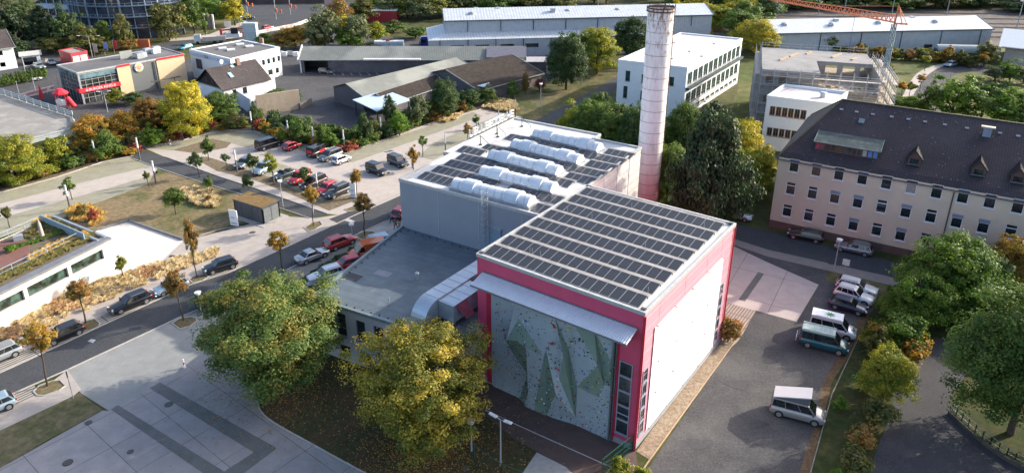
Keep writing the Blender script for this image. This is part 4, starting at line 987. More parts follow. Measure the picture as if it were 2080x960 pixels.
p = RP(1750, 247); m = MB(); m.box((p.x, p.y, p.z+.1), (.8, .9, .16), rx=atan2(slope, 1)); m.build('skylight', M('skylight_metal', (.16, .22, .25), .3), troof)
m = MB(); rq = random.Random(9)
for px, py in ((1709, 223), (1740, 228), (1773, 233), (1811, 238), (1845, 243), (1879, 248), (1919, 254), (1964, 261), (2031, 271), (2068, 277)): p = RP(px, py); m.box((p.x, p.y, p.z+.07), (.5, .3, .12), rx=atan2(slope, 1))
m.build('vent_tile', M('vent_tile', (.30, .30, .34)), troof)
               # -- generic flat box building from roof pixels
def flatbuilding(name, label, cat, px, z, wallm, roofm, trim=None, parap=.4, group=None, rect=False, pz=.25):
 pts = [G(*p, z) for p in px] if px else [wq[0], wq[1], wq[1]+wn_, wq[0]+wn_]
 if rect: pts = [pts[0], pts[1], pts[1]+pts[3]-pts[0], pts[3]]
 pts = ccw(pts); c = sum(pts, Vector((0, 0)))/len(pts)
 t = empty(name, (c.x, c.y, 0), 0, label, cat, group); L_ = [p-c for p in pts]
 return t, L_, c, z, wallm, roofm, trim, parap, pz
def finish(fb, ops={}, smooth=False):
 t, L_, c, z, wm, rm, trim, pp, pz = fb; m = MB(); n = len(L_)
 for i in range(n):
  openwall(m, L_[i], L_[(i+1) % n], 0, z-.3, ops.get(i, []), depth=.18)
 m.build('wall', wm, t); ro = inward(L_, -.06)
 m = MB(); m.prism(ro, z-.3, z-.1); k = len(m.v); m.v += [(p.x, p.y, z-.094) for p in ro]; m.f.append(list(range(k, k+n))); m.m.append(1)
 r = m.build('roof', [trim or wm, rm], t)
 if pp: m = MB(); parapet(m, ro, z-.1, z-.1+pz, pp); m.build('parapet', trim or wm, r)
 return t, L_, r
def nearest_edge(L_, c, pxa, pxb, z):
 a, b = G(*pxa, z)-c, G(*pxb, z)-c; n = len(L_); best = min(range(n), key=lambda i: min((L_[i]-a).length+(L_[(i+1) % n]-b).length, (L_[i]-b).length+(L_[(i+1) % n]-a).length))
 return best
WR = M('pale_gravel_roof', (.62, .57, .55), .9, .06, .5, stain=(.52, .47, .46), ssc=.2)
fb = flatbuilding('white_office_building', 'white office with long bands of windows and a pale flat roof behind the chimney', 'building', [(1256, 123), (1396, 139), (1508, 80), (1382, 68)], 11.5, M('white_wall', (.70, .73, .76), .7, .03), WR, parap=.5, pz=.35)
t, L_, c = fb[:3]; eL = nearest_edge(L_, c, (1396, 139), (1508, 80), 11.5); eF = nearest_edge(L_, c, (1256, 123), (1396, 139), 11.5)
a, b = L_[eL], L_[(eL+1) % 4]; LL = (b-a).length; nn_ = 11; ops = {eL: [], eF: []}
for k in range(nn_):
 u0 = LL*.02+(LL*.96)*k/nn_; u1 = u0+LL*.96/nn_-.55
 ops[eL] += [(u0, u1, 7.4, 10.2), (u0, u1, 3.0, 5.6), (u0, u1, 1.0, 1.8)]
LF = (L_[(eF+1) % 4]-L_[eF]).length
fw_ = [(.12, 1.1, 5.2, 7.6), (.36, 1.6, 5.2, 7.2), (.73, 1.6, 5.4, 7.4), (.10, 1.0, 1.2, 4.0), (.36, 1.3, 1.2, 3.4), (.62, 1.5, 1.4, 3.2)]
ops[eF] = [(LF*f, LF*f+w_, z0+1.8, z1+1.8) for f, w_, z0, z1 in fw_]
finish(fb, ops)
for e in (eL, eF):
 for o in ops[e]: window(t, L_[e], L_[(e+1) % 4], (o[0]+o[1])/2, o[2], o[1]-o[0], o[3]-o[2], depth=.15, nx=2 if e == eL and o[3]-o[2] > 1 else 1, bars=(.3,) if e == eL and o[3]-o[2] > 1 else (), fm=M('dark_teal_frame', (.03, .06, .07), .4), fw=.12, gm=Mglass('glass_teal', (.02, .045, .05)))
m = MB(); d = (b-a).normalized(); q = Vector((d.y, -d.x)); m.bar((a.x+q.x*.45, a.y+q.y*.45, 6.9), (b.x+q.x*.45, b.y+q.y*.45, 6.9), .8, .5); m.build('sunshade_walkway', M('dark_teal_steel', (.02, .05, .065), .5), t)
m = MB()
for px, py in ((1340, 108), (1364, 120), (1400, 105), (1425, 115), (1330, 92), (1450, 90), (1369, 88)):
 p = G(px, py, 11.4)-c; m.box((p.x, p.y, 11.45), (.5, .5, .2))
m.build('roof_outlet', DGREY, t)
fb = flatbuilding('white_extension', 'low white building with two strips of brown-framed windows before the scaffolding', 'building', [(1558, 198), (1690, 214), (1722, 190), (1592, 174)], 10.5, M('white_wall', (.70, .73, .76)), WR, parap=.35, pz=.5)
t, L_, c = fb[:3]; e = nearest_edge(L_, c, (1558, 198), (1690, 214), 10.5); Le = (L_[(e+1) % 4]-L_[e]).length
ops = {e: [(Le*.07+k*Le*.58/6, Le*.07+(k+1)*Le*.58/6-.12, 7.1, 8.9) for k in range(6)]+[(Le*.07+k*Le*.58/6, Le*.07+(k+1)*Le*.58/6-.12, 2.9, 4.6) for k in range(6)]}
finish(fb, ops); BRF = M('brown_window_frame', (.16, .075, .05), .6)
for o in ops[e]: window(t, L_[e], L_[(e+1) % 4], (o[0]+o[1])/2, o[2], o[1]-o[0], o[3]-o[2], depth=.15, fm=BRF, fw=.16, nx=2)
p = G(1671, 197, 10.5)-c; m = MB(); m.cyl((p.x, p.y, 10.3), (p.x, p.y, 11.3), .5, n=12); m.cyl((p.x, p.y, 11.3), (p.x, p.y, 11.5), .75, .5, n=12); m.build('roof_vent', LGREY, t)
ZS = 13.0
cs = [G(*p, ZS) for p in ((1548, 141), (1790, 158), (1778, 118), (1602, 100))]
sc = sum(cs, Vector((0, 0)))/4
t = empty('building_shell', (sc.x, sc.y, 0), 0, 'unfinished grey concrete building shell wrapped in scaffolding at the foot of the crane', 'building')
A_, B_, C_, D__ = [p-sc for p in cs]; ue = (B_-A_).normalized(); ve = Vector((-ue.y, ue.x)); lu = (B_-A_).length; lv = abs((D__-A_).dot(ve))
print('shell', lu, lv, cs)
SHC = M('raw_concrete', (.26, .26, .26), .9, .12, .6, stain=(.18, .18, .18), ssc=.3)
SB = lambda x, y: A_+ue*x+ve*y
m = MB()
m.prism([SB(0, 0), SB(lu*.50, 0), SB(lu*.50, lv*.52), SB(lu, lv*.52), SB(lu, lv), SB(0, lv)], ZS-.35, ZS); m.build('roof_slab', SHC, t)
m = MB(); m.prism([SB(0, 0), SB(lu, 0), SB(lu, lv), SB(0, lv)], ZS-4.0, ZS-3.7); m.prism([SB(0, 0), SB(lu, 0), SB(lu, lv), SB(0, lv)], ZS-7.6, ZS-7.3); m.build('floor_slab', M('site_floor', (.36, .31, .26), .9, .2), t)
m = MB()
op_ = [(1 + 2.6*k, 1+2.6*k+1.7, ZS-2.8, ZS-.8) for k in range(int(lu*.30/2.6))]
openwall(m, SB(0, .3), SB(lu*.50, .3), ZS-4, ZS-.35, op_, depth=.3)
openwall(m, SB(lu*.50, .3), SB(lu*.50, lv*.52), ZS-4, ZS-.35, [], depth=.3); openwall(m, SB(lu*.50, lv*.52), SB(lu, lv*.52), ZS-4, ZS-.35, [(2+3.5*k, 2+3.5*k+2.4, ZS-3, ZS-.8) for k in range(3)], depth=.3)
openwall(m, SB(0, .3), SB(lu, .3), 0, ZS-4, [(1+3*k, 1+3*k+1.8, z, z+1.8) for k in range(int(lu/3)-1) for z in (1.2, 6.)], depth=.3)
openwall(m, SB(lu, .3), SB(lu, lv), 0, ZS-.35, [], depth=.3); openwall(m, SB(.1, lv), SB(.1, .3), 0, ZS-.35, [(1+3*k, 1+3*k+1.8, z, z+1.8) for k in range(int(lv/3)-1) for z in (2, 6, 10)], depth=.3)
m.build('shell_wall', [M('shell_masonry', (.33, .30, .27), .9, .15)], t)
m = MB();
for x, y, l in ((lu*.3, lv*.7, 4), (lu*.45, lv*.85, 3), (lu*.7, lv*.8, 5), (lu*.85, lv*.7, 2.5), (lu*.2, lv*.5, 4)):
 p = SB(x, y); m.box((p.x, p.y, ZS+.15), (l, .4, .25), rz=.8)
for k in range(14): p = SB(rw.uniform(lu*.52, lu*.95), rw.uniform(.6, lv*.48)); m.box((p.x, p.y, ZS-3.5), (rw.uniform(.5, 2.5), rw.uniform(.3, 1), .35), rz=rw.random()*3)
m.build('timber_stack', M('site_timber', (.42, .32, .2), .8, .2), t)
t = empty('scaffolding', (sc.x, sc.y, 0), 0, 'grey steel scaffolding with plank decks around the unfinished building shell', 'scaffolding')
m = MB(); dk = MB(); SC_ = M('scaffold_steel', (.42, .43, .45), .5, .1, metal=.3); PL_ = M('scaffold_planks', (.42, .38, .33), .85, .15)
def run(p, q, zmax, out):
 d = (q-p); L_ = d.length; d.normalize(); o = Vector((d.y, -d.x)); n = max(1, int(L_/2.5))
 for k in range(n+1):
  for w_ in (out, out+1.0): r = p+d*L_*k/n+o*w_; m.bar((r.x, r.y, 0), (r.x, r.y, zmax+1.2), .08)
 for z in np.arange(2, zmax+.1, 2.0):
  a, b = p+o*(out+.5), q+o*(out+.5); dk.bar((a.x, a.y, z), (b.x, b.y, z), .95, .06)
  for hz in (.5, 1.0): a, b = p+o*(out+1.0), q+o*(out+1.0); m.bar((a.x, a.y, z+hz), (b.x, b.y, z+hz), .06)
 for k in range(n):
  for i, z in enumerate(np.arange(0, zmax-1, 4.0)):
   a, b = p+d*L_*k/n+o*(out+1.03), p+d*L_*(k+1)/n+o*(out+1.03); m.bar((a.x, a.y, z), (b.x, b.y, z+4), .05)
run(SB(0, 0), SB(lu, 0), ZS-.6, .25); run(SB(0, lv), SB(0, 0), ZS-.4, .25); run(SB(lu, 0), SB(lu, lv), ZS-.6, .25); run(SB(lu, 0)+ve*-1+ue*1.5, SB(lu, lv)+ue*1.5, ZS-.6, .6)
p0, p1 = SB(0, lv), SB(lu, lv)
for k in range(9): p = p0+(p1-p0)*k/8; m.bar((p.x, p.y, ZS), (p.x, p.y, ZS+1.6), .1)
for z in (.6, 1.2): m.bar((p0.x, p0.y, ZS+z), (p1.x, p1.y, ZS+z), .06)
for y in (.3, .5, .7, .9):
 p, q = SB(-1.2, 0), SB(-1.2, lv)
m.build('scaffold_frame', SC_, t); dk.build('plank_deck', PL_, t)
g = G(1778, 245); zt_ = HT(1796, 48, g); print('crane', g, zt_)
t = empty('tower_crane', (g.x, g.y, 0), 0, 'slim tower crane with grey mast and long orange lattice jib above the construction site', 'crane')
zm = zt_
CRG = M('crane_grey', (.20, .27, .31), .5, .05); CRO = M('crane_orange', (.60, .20, .09), .5, .05)
m = MB(); w_ = .38
for sx in (-1, 1):
 for sy in (-1, 1): m.bar((sx*w_, sy*w_, 8), (sx*w_*.85, sy*w_*.85, zm), .2)
for k in range(int(zm-8)):
 s = 1 if k % 2 else -1
 for a, b in (((-w_, -w_), (w_, -w_)), ((w_, -w_), (w_, w_)), ((w_, w_), (-w_, w_)), ((-w_, w_), (-w_, -w_))):
  p, q = (a, b) if s > 0 else (b, a); m.bar((*p, 8+k), (*q, 9+k), .1)
m.build('mast', CRG, t)
m = MB()
for sx in (-1, 1):
 for sy in (-1, 1): m.bar((sx*.8, sy*.8, 0), (sx*.5, sy*.5, 9), .28)
m.box((0, 0, .6), (4, 4, .8)); m.build('base', CRO, t)
ez = zm+3.5; je = G(1556, 2, ez)-g; jd = je.normalized(); jn = Vector((-jd.y, jd.x)); Lj = je.length; print('jib', Lj, ez)
m = MB(); J = lambda s, o, z: (jd.x*s+jn.x*o, jd.y*s+jn.y*o, zm+.4+(ez-zm)*s/Lj+z)
ns = 30
for k in range(ns):
 s0, s1q = Lj*k/ns, Lj*(k+1)/ns; hh_ = 1.5*(1-.6*k/ns); h2 = 1.5*(1-.6*(k+1)/ns)
 for o in (-.6, .6): m.bar(J(s0, o, 0), J(s1q, o, 0), .16); m.bar(J(s0, o, 0), J((s0+s1q)/2, 0, (hh_+h2)/2), .09); m.bar(J((s0+s1q)/2, 0, (hh_+h2)/2), J(s1q, o, 0), .09)
 m.bar(J(s0, 0, hh_), J(s1q, 0, h2), .17); m.bar(J(s0, -.6, 0), J(s0, .6, 0), .08)
m.build('jib', CRO, t)
az_ = G(1826, 12, zm+8); top = Vector((2.5*-jd.x, 2.5*-jd.y));
m = MB(); tpz = zm+7
tpx = G(1826, 13, tpz)-g; print('apex', tpx)
m.bar((0, 0, zm), (tpx.x, tpx.y, tpz), .3); m.bar((jn.x*.6, jn.y*.6, zm), (tpx.x, tpx.y, tpz), .2); m.bar((-jd.x*1.5, -jd.y*1.5, zm), (tpx.x, tpx.y, tpz), .16)
m.bar((tpx.x, tpx.y, tpz), J(Lj*.45, 0, 1.2), .09); m.bar((tpx.x, tpx.y, tpz), (-jd.x*2.5, -jd.y*2.5, zm), .1); m.build('apex_strut', CRO, t)
m = MB(); m.bar((0, 0, zm+.2), (-jd.x*2.5, -jd.y*2.5, zm+.2), .5, .3); m.build('counter_jib', CRO, t)
m = MB(); m.bar(J(Lj*.3, 0, 0), (J(Lj*.3, 0, 0)[0], J(Lj*.3, 0, 0)[1], zm-6), .05); m.box((J(Lj*.3, 0, 0)[0], J(Lj*.3, 0, 0)[1], zm-6.3), (.4, .4, .8)); m.build('hook', DGREY, t)
               # -- long pale industrial halls at the back
IW = MStripe('hall_light_blue_wall', (.36, .40, .45), (.40, .44, .49), 0, .6, 'X', .3, .5); IR = MStripe('hall_pale_roof', (.50, .54, .57), (.58, .62, .65), 0, .9, 'X', .25, .45, .1)
def longhall(name, label, gl, gr, depth, he, hr, lean=None, roofx=0, group='long industrial halls'):
 a, b = Vector(gl), Vector(gr); d = (b-a).normalized(); n = Vector((-d.y, d.x)); L_ = (b-a).length; az = atan2(d.y, d.x)
 t = empty(name, (a.x, a.y, 0), az, label, 'industrial hall', group)
 m = MB(); y0 = 0
 m.prism([(0, 0), (L_, 0), (L_, depth), (0, depth)], 0, he)
 m.poly([(L_, 0, he), (L_, depth, he), (L_, depth/2, hr-.1)]); m.poly([(0, depth, he), (0, 0, he), (0, depth/2, hr-.1)])
 m.build('wall', IW, t)
 m = MB(); o = .4
 for s, y in ((1, -o), (-1, depth+o)):
  m.add([(-o, y, he-.1), (L_+o, y, he-.1), (L_+o, depth/2, hr), (-o, depth/2, hr)], [(0, 1, 2, 3)] if s > 0 else [(3, 2, 1, 0)])
 r = m.build('roof', IR, t)
 m = MB(); m.bar((-o, -o, he-.15), (L_+o, -o, he-.15), .2, .35); m.bar((L_+o, -o, he-.1), (L_+o, depth/2, hr+.02), .2, .2); m.bar((-o, -o, he-.1), (-o, depth/2, hr+.02), .2, .2)
 m.build('gutter', M('dark_green_gutter', (.09, .12, .13), .5), r)
 return t, L_, d, n, r
def vents(t, r, pts):
 for x, y, z, k in pts:
  m = MB()
  if k: m.box((x, y, z+.4), (1.3, 1.3, 1.6))
  else: m.cyl((x, y, z-.2), (x, y, z+.4), .9, n=12); m.cyl((x, y, z+.4), (x, y, z+.7), 1.0, .5, n=12)
  m.build('roof_vent', LGREY, r)
gl, gr = G(1555, 112), G(2006, 101)
he = HT(2012, 58, gr); print('hallR', gl, gr, he, HT(1972, 38, gr+Vector((0, 8))))
t, L_, d, n, r = longhall('long_pale_hall', 'long pale blue-grey industrial hall on the right behind the crane', gl, gr, 17, he, he+2.6)
m = MB()
for k in range(6): m.box((L_*(.05+.18*k), -.05, he/2), (.25, .12, he))
m.build('downpipe', DGREY, t); m = MB(); m.box((L_*.72, -.06, 1.5), (2.6, .12, 1.2)); m.build('grille', BLACK, t)
vents(t, r, [(L_*x, y, he+1.5, k) for x, y, k in ((.1, 5, 0), (.3, 4, 0), (.34, 7, 1), (.52, 5, 0), (.78, 5, 0), (.7, 8.5, 1))])
gl, gr = G(902, 121), G(1440, 112)
h1 = HT(910, 80, gl); h2 = HT(911, 62, gl+Vector((0, 4))); print('hallM', gl, gr, h1, h2)
gr = gl+(gr-gl)
a, b = G(872, 103, 0), G(1250, 100, 0)
LH1 = HT(873, 90, G(873, 121));
g1 = G(873, 121); g2 = G(1215, 121)
t, L_, d, n, r = longhall('two_tier_hall', 'pale blue two-tiered industrial hall with a lower lean-to and strip windows', g1+Vector((4.5, 5)), G(1440, 98), 15, 10.5, 12.8)
m = MB(); LW = (g2-g1).length; da = g1-(g1+Vector((4.5, 5)));
M3 = Matrix.Rotation(-atan2(d.y, d.x), 2)
q1 = M3 @ (g1-(g1+Vector((4.5, 5))));
he1 = 5.6
m.prism([(q1.x, q1.y), (L_*.72, q1.y), (L_*.72, -.02), (q1.x, -.02)], 0, he1); m.prism([(q1.x, 0), (-.02, 0), (-.02, 15), (q1.x, 15)], 0, he1); m.build('lean_to', IW, t)
m = MB(); m.poly([(q1.x-.3, q1.y-.3, he1), (L_*.72, q1.y-.3, he1), (L_*.72, 0, he1+1.2), (-.0, 0, he1+1.2)]); m.poly([(q1.x-.3, 15, he1), (q1.x-.3, q1.y-.3, he1), (0, 0, he1+1.2), (0, 15, he1+1.2)]); m.build('lean_to_roof', IR, t)
m = MB()
for k in range(9): m.box((3+k*L_*.72/8, q1.y-.05, 3.4), (4.0, .12, 1.1))
m.build('strip_window', GLASS, t)
m = MB()
for k in range(8): m.box((L_*.08+k*L_*.12, -.08, 8.8), (.22, .14, 3.4)); m.box((k*L_*.1-2, q1.y-.07, 2.8), (.22, .14, 5.4))
m.build('downpipe', DGREY, t)
vents(t, r, [(L_*x, y, 11.6, k) for x, y, k in ((.1, 4, 0), (.12, 8, 1), (.2, 7.5, 1), (.4, 4, 1), (.46, 5, 0), (.65, 5, 0))])
               # -- sheds in the yard
SHR = MStripe('mossy_corrugated_roof', (.175, .19, .175), (.20, .215, .195), 0, .5, 'X', .4, .9, stain=(.27, .28, .25), ssc=.12)
SHW = MStripe('weathered_boards', (.12, .11, .125), (.165, .15, .165), 0, .35, 'X', .4, .9, stain=(.10, .09, .10))
BRR = Mground('brown_mossy_roof', (.036, .031, .030), (.050, .042, .038), (.07, .05, .035), .3, 3)
def gable_shed(name, label, gl, gr, depth, he, hr, rm, wm, doors=(), group=None, over=.5, asym=.5, cat='shed'):
 a, b = Vector(gl), Vector(gr); d = (b-a).normalized(); L_ = (b-a).length; az = atan2(d.y, d.x); t = empty(name, (a.x, a.y, 0), az, label, cat, group)
 m = MB(); ry = depth*asym; doors = [(a_+L_ if a_ < 0 else a_, b_+L_ if a_ < 0 else b_, c_, d_) for a_, b_, c_, d_ in doors]
 openwall(m, (0, 0), (L_, 0), 0, he, list(doors), depth=.6)
 for p, q in (((L_, 0), (L_, depth)), ((L_, depth), (0, depth)), ((0, depth), (0, 0))): m.poly([(*p, 0), (*q, 0), (*q, he), (*p, he)])
 m.poly([(L_, 0, he), (L_, depth, he), (L_, ry, hr-.08)]); m.poly([(0, depth, he), (0, 0, he), (0, ry, hr-.08)])
 m.build('wall', wm, t); o = over; sl_ = (hr-he)/ry;
 m = MB(); z0 = he-o*sl_
 for th in (0, -.12):
  P = [(-o, -o, z0+th), (L_+o, -o, z0+th), (L_+o, ry, hr+th), (-o, ry, hr+th)]; Q = [(-o, ry, hr+th), (L_+o, ry, hr+th), (L_+o, depth+o, z0+th), (-o, depth+o, z0+th)]
  m.poly(P if th == 0 else P[::-1]); m.poly(Q if th == 0 else Q[::-1])
 r = m.build('roof', rm, t)
 m = MB(); m.bar((-o, -o-.05, z0-.08), (L_+o, -o-.05, z0-.08), .14, .2); m.bar((-o, -o, z0), (-o, ry, hr), .1, .25); m.bar((L_+o, -o, z0), (L_+o, ry, hr), .1, .25); m.build('fascia', M('grey_green_fascia', (.28, .31, .30), .7), r)
 return t, L_
g1, g2 = G(612, 148), G(1065, 148); z = HT(613, 119, g1); print('longshed', g1, g2, z, HT(627, 98, g1+Vector((0, 5))))
t, L_ = gable_shed('long_low_shed', 'very long low shed with grey mossy roof and open bay at its left end', g1, g2, 11, 3.9, 6.2, SHR, SHW, doors=[(1.0, 7.5, 0.02, 3.3)], group=None)
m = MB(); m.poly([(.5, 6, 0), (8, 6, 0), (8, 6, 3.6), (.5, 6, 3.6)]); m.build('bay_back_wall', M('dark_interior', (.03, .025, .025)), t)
m = MB(); m.bar((17.5, -.9, 3.95), (33, -.9, 3.95), 1.6, .3); m.build('canopy', M('white_canopy', (.55, .55, .52)), t)
m = MB(); m.bar((-.5, -.6, 3.6), (-.5, 5.5, 6.4), .25, .7); m.bar((.1, -.1, 0), (.1, -.1, 3.6), .5, .3); m.build('white_gable_trim', M('white_trim', (.62, .66, .68)), t)
m = MB(); m.poly([(L_*.83, -.3, 4.3), (L_+.4, -.3, 4.3), (L_+.4, 4.6, 6.15), (L_*.83, 4.6, 6.15)]); o = m.build('new_roof_sheets', M('new_grey_sheets', (.16, .16, .19), .6), t); o.location.z = .02
zr_ = 4.2
e1, e2 = G(737, 193, 3.8), G(957, 137, 3.8); e0 = G(667, 178, 3.8)
t_az = atan2((e2-e1).y, (e2-e1).x)
d = (e2-e1).normalized(); Ls = (e2-e1).length; n = Vector((-d.y, d.x)); dep = abs((e0-e1).dot(n)); print('shed2', e1, e2, dep, Ls)
t, L_ = gable_shed('boarded_shed', 'grey boarded shed with a wide green-grey roof standing diagonally in the yard', e1, e2, dep, 3.8, 5.6, SHR, SHW)
t, L_ = gable_shed('brown_roofed_shed', 'shed with a dark brown mossy roof between the grey shed and the hedge', G(790, 208, 2.6), G(935, 160, 2.6), 7, 2.6, 4.2, BRR, SHW)
t, L_ = gable_shed('dark_roofed_shed', 'wide shed with a dark brown roof at the right end of the yard', G(972, 182, 3.0), G(1100, 148, 3.0), 22, 3.0, 6.0, BRR, SHW, asym=.5)
t, L_ = gable_shed('brown_roofed_lean_to', 'small brown roof with a pinkish edge behind the pale metal roof strip', G(905, 163, 3.2), G(958, 150, 3.2), 6, 3.2, 4.2, M('rust_brown_roof', (.10, .06, .05), .9, .2), SHW)
t, L_ = gable_shed('white_roofed_store', 'small store with a whitish flat-pitched roof left of the dark green trees', G(1065, 124, 3.5), G(1110, 124, 3.5), 5, 3.5, 4.1, M('pale_pink_roof', (.5, .46, .46), .8), SHW)
pts = [G(*p, 3.4) for p in ((937, 152), (948, 150), (995, 168), (983, 177), (955, 172))]
c = sum(pts, Vector((0, 0)))/5; m = MB(); m.prism([p-c for p in pts], 3.3, 3.45); o = m.build('canopy_roof', M('pale_blue_metal', (.42, .50, .58), .4, .06, metal=.2), loc=(c.x, c.y, 0));
m = MB();
for p in inward([p-c for p in pts], .4): m.bar((p.x, p.y, 0), (p.x, p.y, 3.3), .15)
m.build('post', DGREY, o); tag(o, 'narrow pale metal roof strip between two brown roofs', 'canopy')
pts = [G(*p, 3.6) for p in ((716, 203), (765, 226), (835, 203), (786, 184))]; c = sum(pts, Vector((0, 0)))/4
t = empty('open_canopy', (c.x, c.y, 0), 0, 'open canopy with a pale blue square roof in front of the boarded shed', 'canopy')
m = MB(); m.prism([p-c for p in pts], 3.5, 3.68); m.build('canopy_roof', M('light_blue_roof', (.45, .56, .68), .5, .04), t)
for p in inward([p-c for p in pts], .5): m = MB(); m.bar((p.x, p.y, 0), (p.x, p.y, 3.5), .22); m.build('post', WOODB, t)
fb = flatbuilding('white_flat_building', 'white two storey building with a dark flat roof and roof windows behind the small house', 'building', [(385, 101), (468, 121), (568, 97), (492, 82)], 7.5, M('bright_white_wall', (.76, .77, .77), .7, .03), M('dark_felt_roof', (.13, .125, .125), .9, .1), trim=M('white_wall', (.7, .73, .76)), parap=.5)
t, L_, c = fb[:3]; e = nearest_edge(L_, c, (468, 121), (568, 97), 7.5); Le = (L_[(e+1) % 4]-L_[e]).length
ops = {e: [(Le*.60+k*1.75, Le*.60+k*1.75+1.0, 3.9, 5.4) for k in range(4)]+[(Le*.70, Le*.70+1.6, .9, 2.4), (Le*.86, Le*.86+1.2, .9, 2.4)]}
finish(fb, ops)
for o in ops[e]: window(t, L_[e], L_[(e+1) % 4], (o[0]+o[1])/2, o[2], o[1]-o[0], o[3]-o[2], depth=.15)
m = MB()
for px, py in ((452, 99), (469, 102), (488, 91), (507, 95)): p = G(px, py, 7.5)-c; m = MB(); m.box((p.x, p.y, 7.65), (2.0, 1.4, .35), rz=.5); m.build('roof_window', M('opal_dome', (.75, .76, .76), .4), t)
p = G(532, 89, 7.5)-c; m = MB(); m.box((p.x, p.y, 8.2), (.9, .9, 1.6)); m.build('roof_chimney', M('chimney_brick', (.28, .17, .13)), t)
e2_ = nearest_edge(L_, c, (385, 101), (468, 121), 7.5); a, b = L_[e2_], L_[(e2_+1) % 4]; d = (b-a).normalized();
if (G(*(385, 101), 7.5)-c-a).length > (b-a).length/2: pass
az = atan2(d.y, d.x)
def text_on(txt, size, loc, rz, mat, parent, name='lettering', ext=.02, rx=pi/2):
 cu = bpy.data.curves.new(name, 'FONT'); cu.body = txt; cu.size = size; cu.extrude = ext; cu.align_x = 'CENTER'; cu.align_y = 'CENTER'; cu.materials.append(mat)
 tmp = bpy.data.objects.new(name, cu); COL.objects.link(tmp); bpy.context.view_layer.update()
 me = bpy.data.meshes.new_from_object(tmp.evaluated_get(bpy.context.evaluated_depsgraph_get())); bpy.data.objects.remove(tmp)
 o = bpy.data.objects.new(name, me); COL.objects.link(o); o.parent = parent; o.location = loc; o.rotation_euler = (rx, 0, rz); return o
nrm = Vector((d.y, -d.x)); q = a+(b-a)*.42+nrm*.12
m = MB(); m.bar((a.x+nrm.x*.06, a.y+nrm.y*.06, 6.6), (b.x+nrm.x*.06, b.y+nrm.y*.06, 6.6), .1, .9); m.build('sign_band', M('pale_sign_band', (.50, .56, .64), .6), t)
text_on('DLE', 1.1, (q.x, q.y, 6.6), az, BLACK, t)
q = a+(b-a)*.2+nrm*.06; m = MB(); m.box((q.x, q.y, 4.2), (2.6, .08, 2.6), rz=az); m.build('poster', M('dark_poster', (.08, .07, .09), .6, .5, 1.2), t)
zE, zRg = 4.6, 8.6
eF, eR_ = G(456, 182, zE), G(548, 161, zE); rA, rB_ = G(420, 136, zRg), G(517, 119, zRg)
d = (eR_-eF).normalized(); n = Vector((-d.y, d.x)); Lh = (eR_-eF).length; dy = abs(((rA+rB_)/2-eF).dot(n)); az = atan2(d.y, d.x); print('house', eF, Lh, dy)
dy = min(dy, 6.0)
t = empty('gabled_house', (eF.x, eF.y, 0), az, 'small white house with a steep dark tiled gable roof and a walled terrace', 'house')
m = MB(); o = .5; HT_ = [(2.2, 3.2, 2.6, 3.9), (4.8, 6.0, 2.4, 3.9), (8.0, 12.0, 1.9, 4.1)]; HT_ = [h for h in HT_ if h[1] < Lh-.3]
openwall(m, (0, o), (Lh, o), 0, zE, HT_);
for p, q in (((Lh, o), (Lh, 2*dy-o)), ((Lh, 2*dy-o), (0, 2*dy-o)), ((0, 2*dy-o), (0, o))): m.poly([(*p, 0), (*q, 0), (*q, zE), (*p, zE)])
m.build('wall', M('bright_white_wall', (.76, .77, .77)), t)
m = MB()
for x, fl in ((0, 1), (Lh, 0)): m.add([(x, o, zE-.3), (x, 2*dy-o, zE-.3), (x, dy, zRg-.35)], [(0, 1, 2), (2, 1, 0)])
m.build('gable', M('brown_gable_boards', (.10, .08, .07), .8, .1), t)
m = MB()
for s, y in ((1, 0), (-1, 2*dy)): m.add([(-.6, y, zE-.15), (Lh+.6, y, zE-.15), (Lh+.6, dy, zRg), (-.6, dy, zRg)], [(0, 1, 2, 3)] if s > 0 else [(3, 2, 1, 0)]); m.add([(-.6, y, zE-.33), (Lh+.6, y, zE-.33), (Lh+.6, dy, zRg-.18), (-.6, dy, zRg-.18)], [(3, 2, 1, 0)] if s > 0 else [(0, 1, 2, 3)])
r = m.build('roof', tile_mat('house_tiles', (.065, .055, .055), (.085, .07, .07), (.03, .028, .03), white=(.45, .44, .42)), t); uvroof(r)
m = MB(); m.box((Lh*.62, dy-.6, zRg+.3), (.9, .8, 1.6)); m.build('roof_chimney', M('chimney_brick', (.28, .17, .13)), r)
m = MB(); sl_ = atan2(zRg-zE, dy); m.box((Lh*.32, dy*.52, zE+(zRg-zE)*.52+.08), (.9, 1.6, .12), rx=sl_); m.box((Lh*.48, dy*.87, zE+(zRg-zE)*.87+.08), (.8, .8, .12), rx=sl_); m.build('roof_window', M('skylight_blue', (.35, .5, .55), .2), r)
m = MB(); m.cyl((Lh*.3, dy, zRg), (Lh*.3, dy, zRg+.8), .04, n=5); m.cyl((Lh*.3, dy-.1, zRg+.9), (Lh*.3, dy+.05, zRg+.9), .5, .55, n=14); m.build('satellite_dish', WHITE, r)
for o_ in HT_: window(t, (0, .5), (1, .5), (o_[0]+o_[1])/2, o_[2], o_[1]-o_[0], o_[3]-o_[2], depth=.15, nx=2 if o_[1]-o_[0] > 2 else 1, fm=M('dark_window_frame', (.14, .15, .17)))
for y in (dy-1.3, dy+1.3):
 m = MB(); m.box((-.02, y, zE+1.2), (.1, 1.0, 1.3)); m.build('gable_window', GLASS, t)
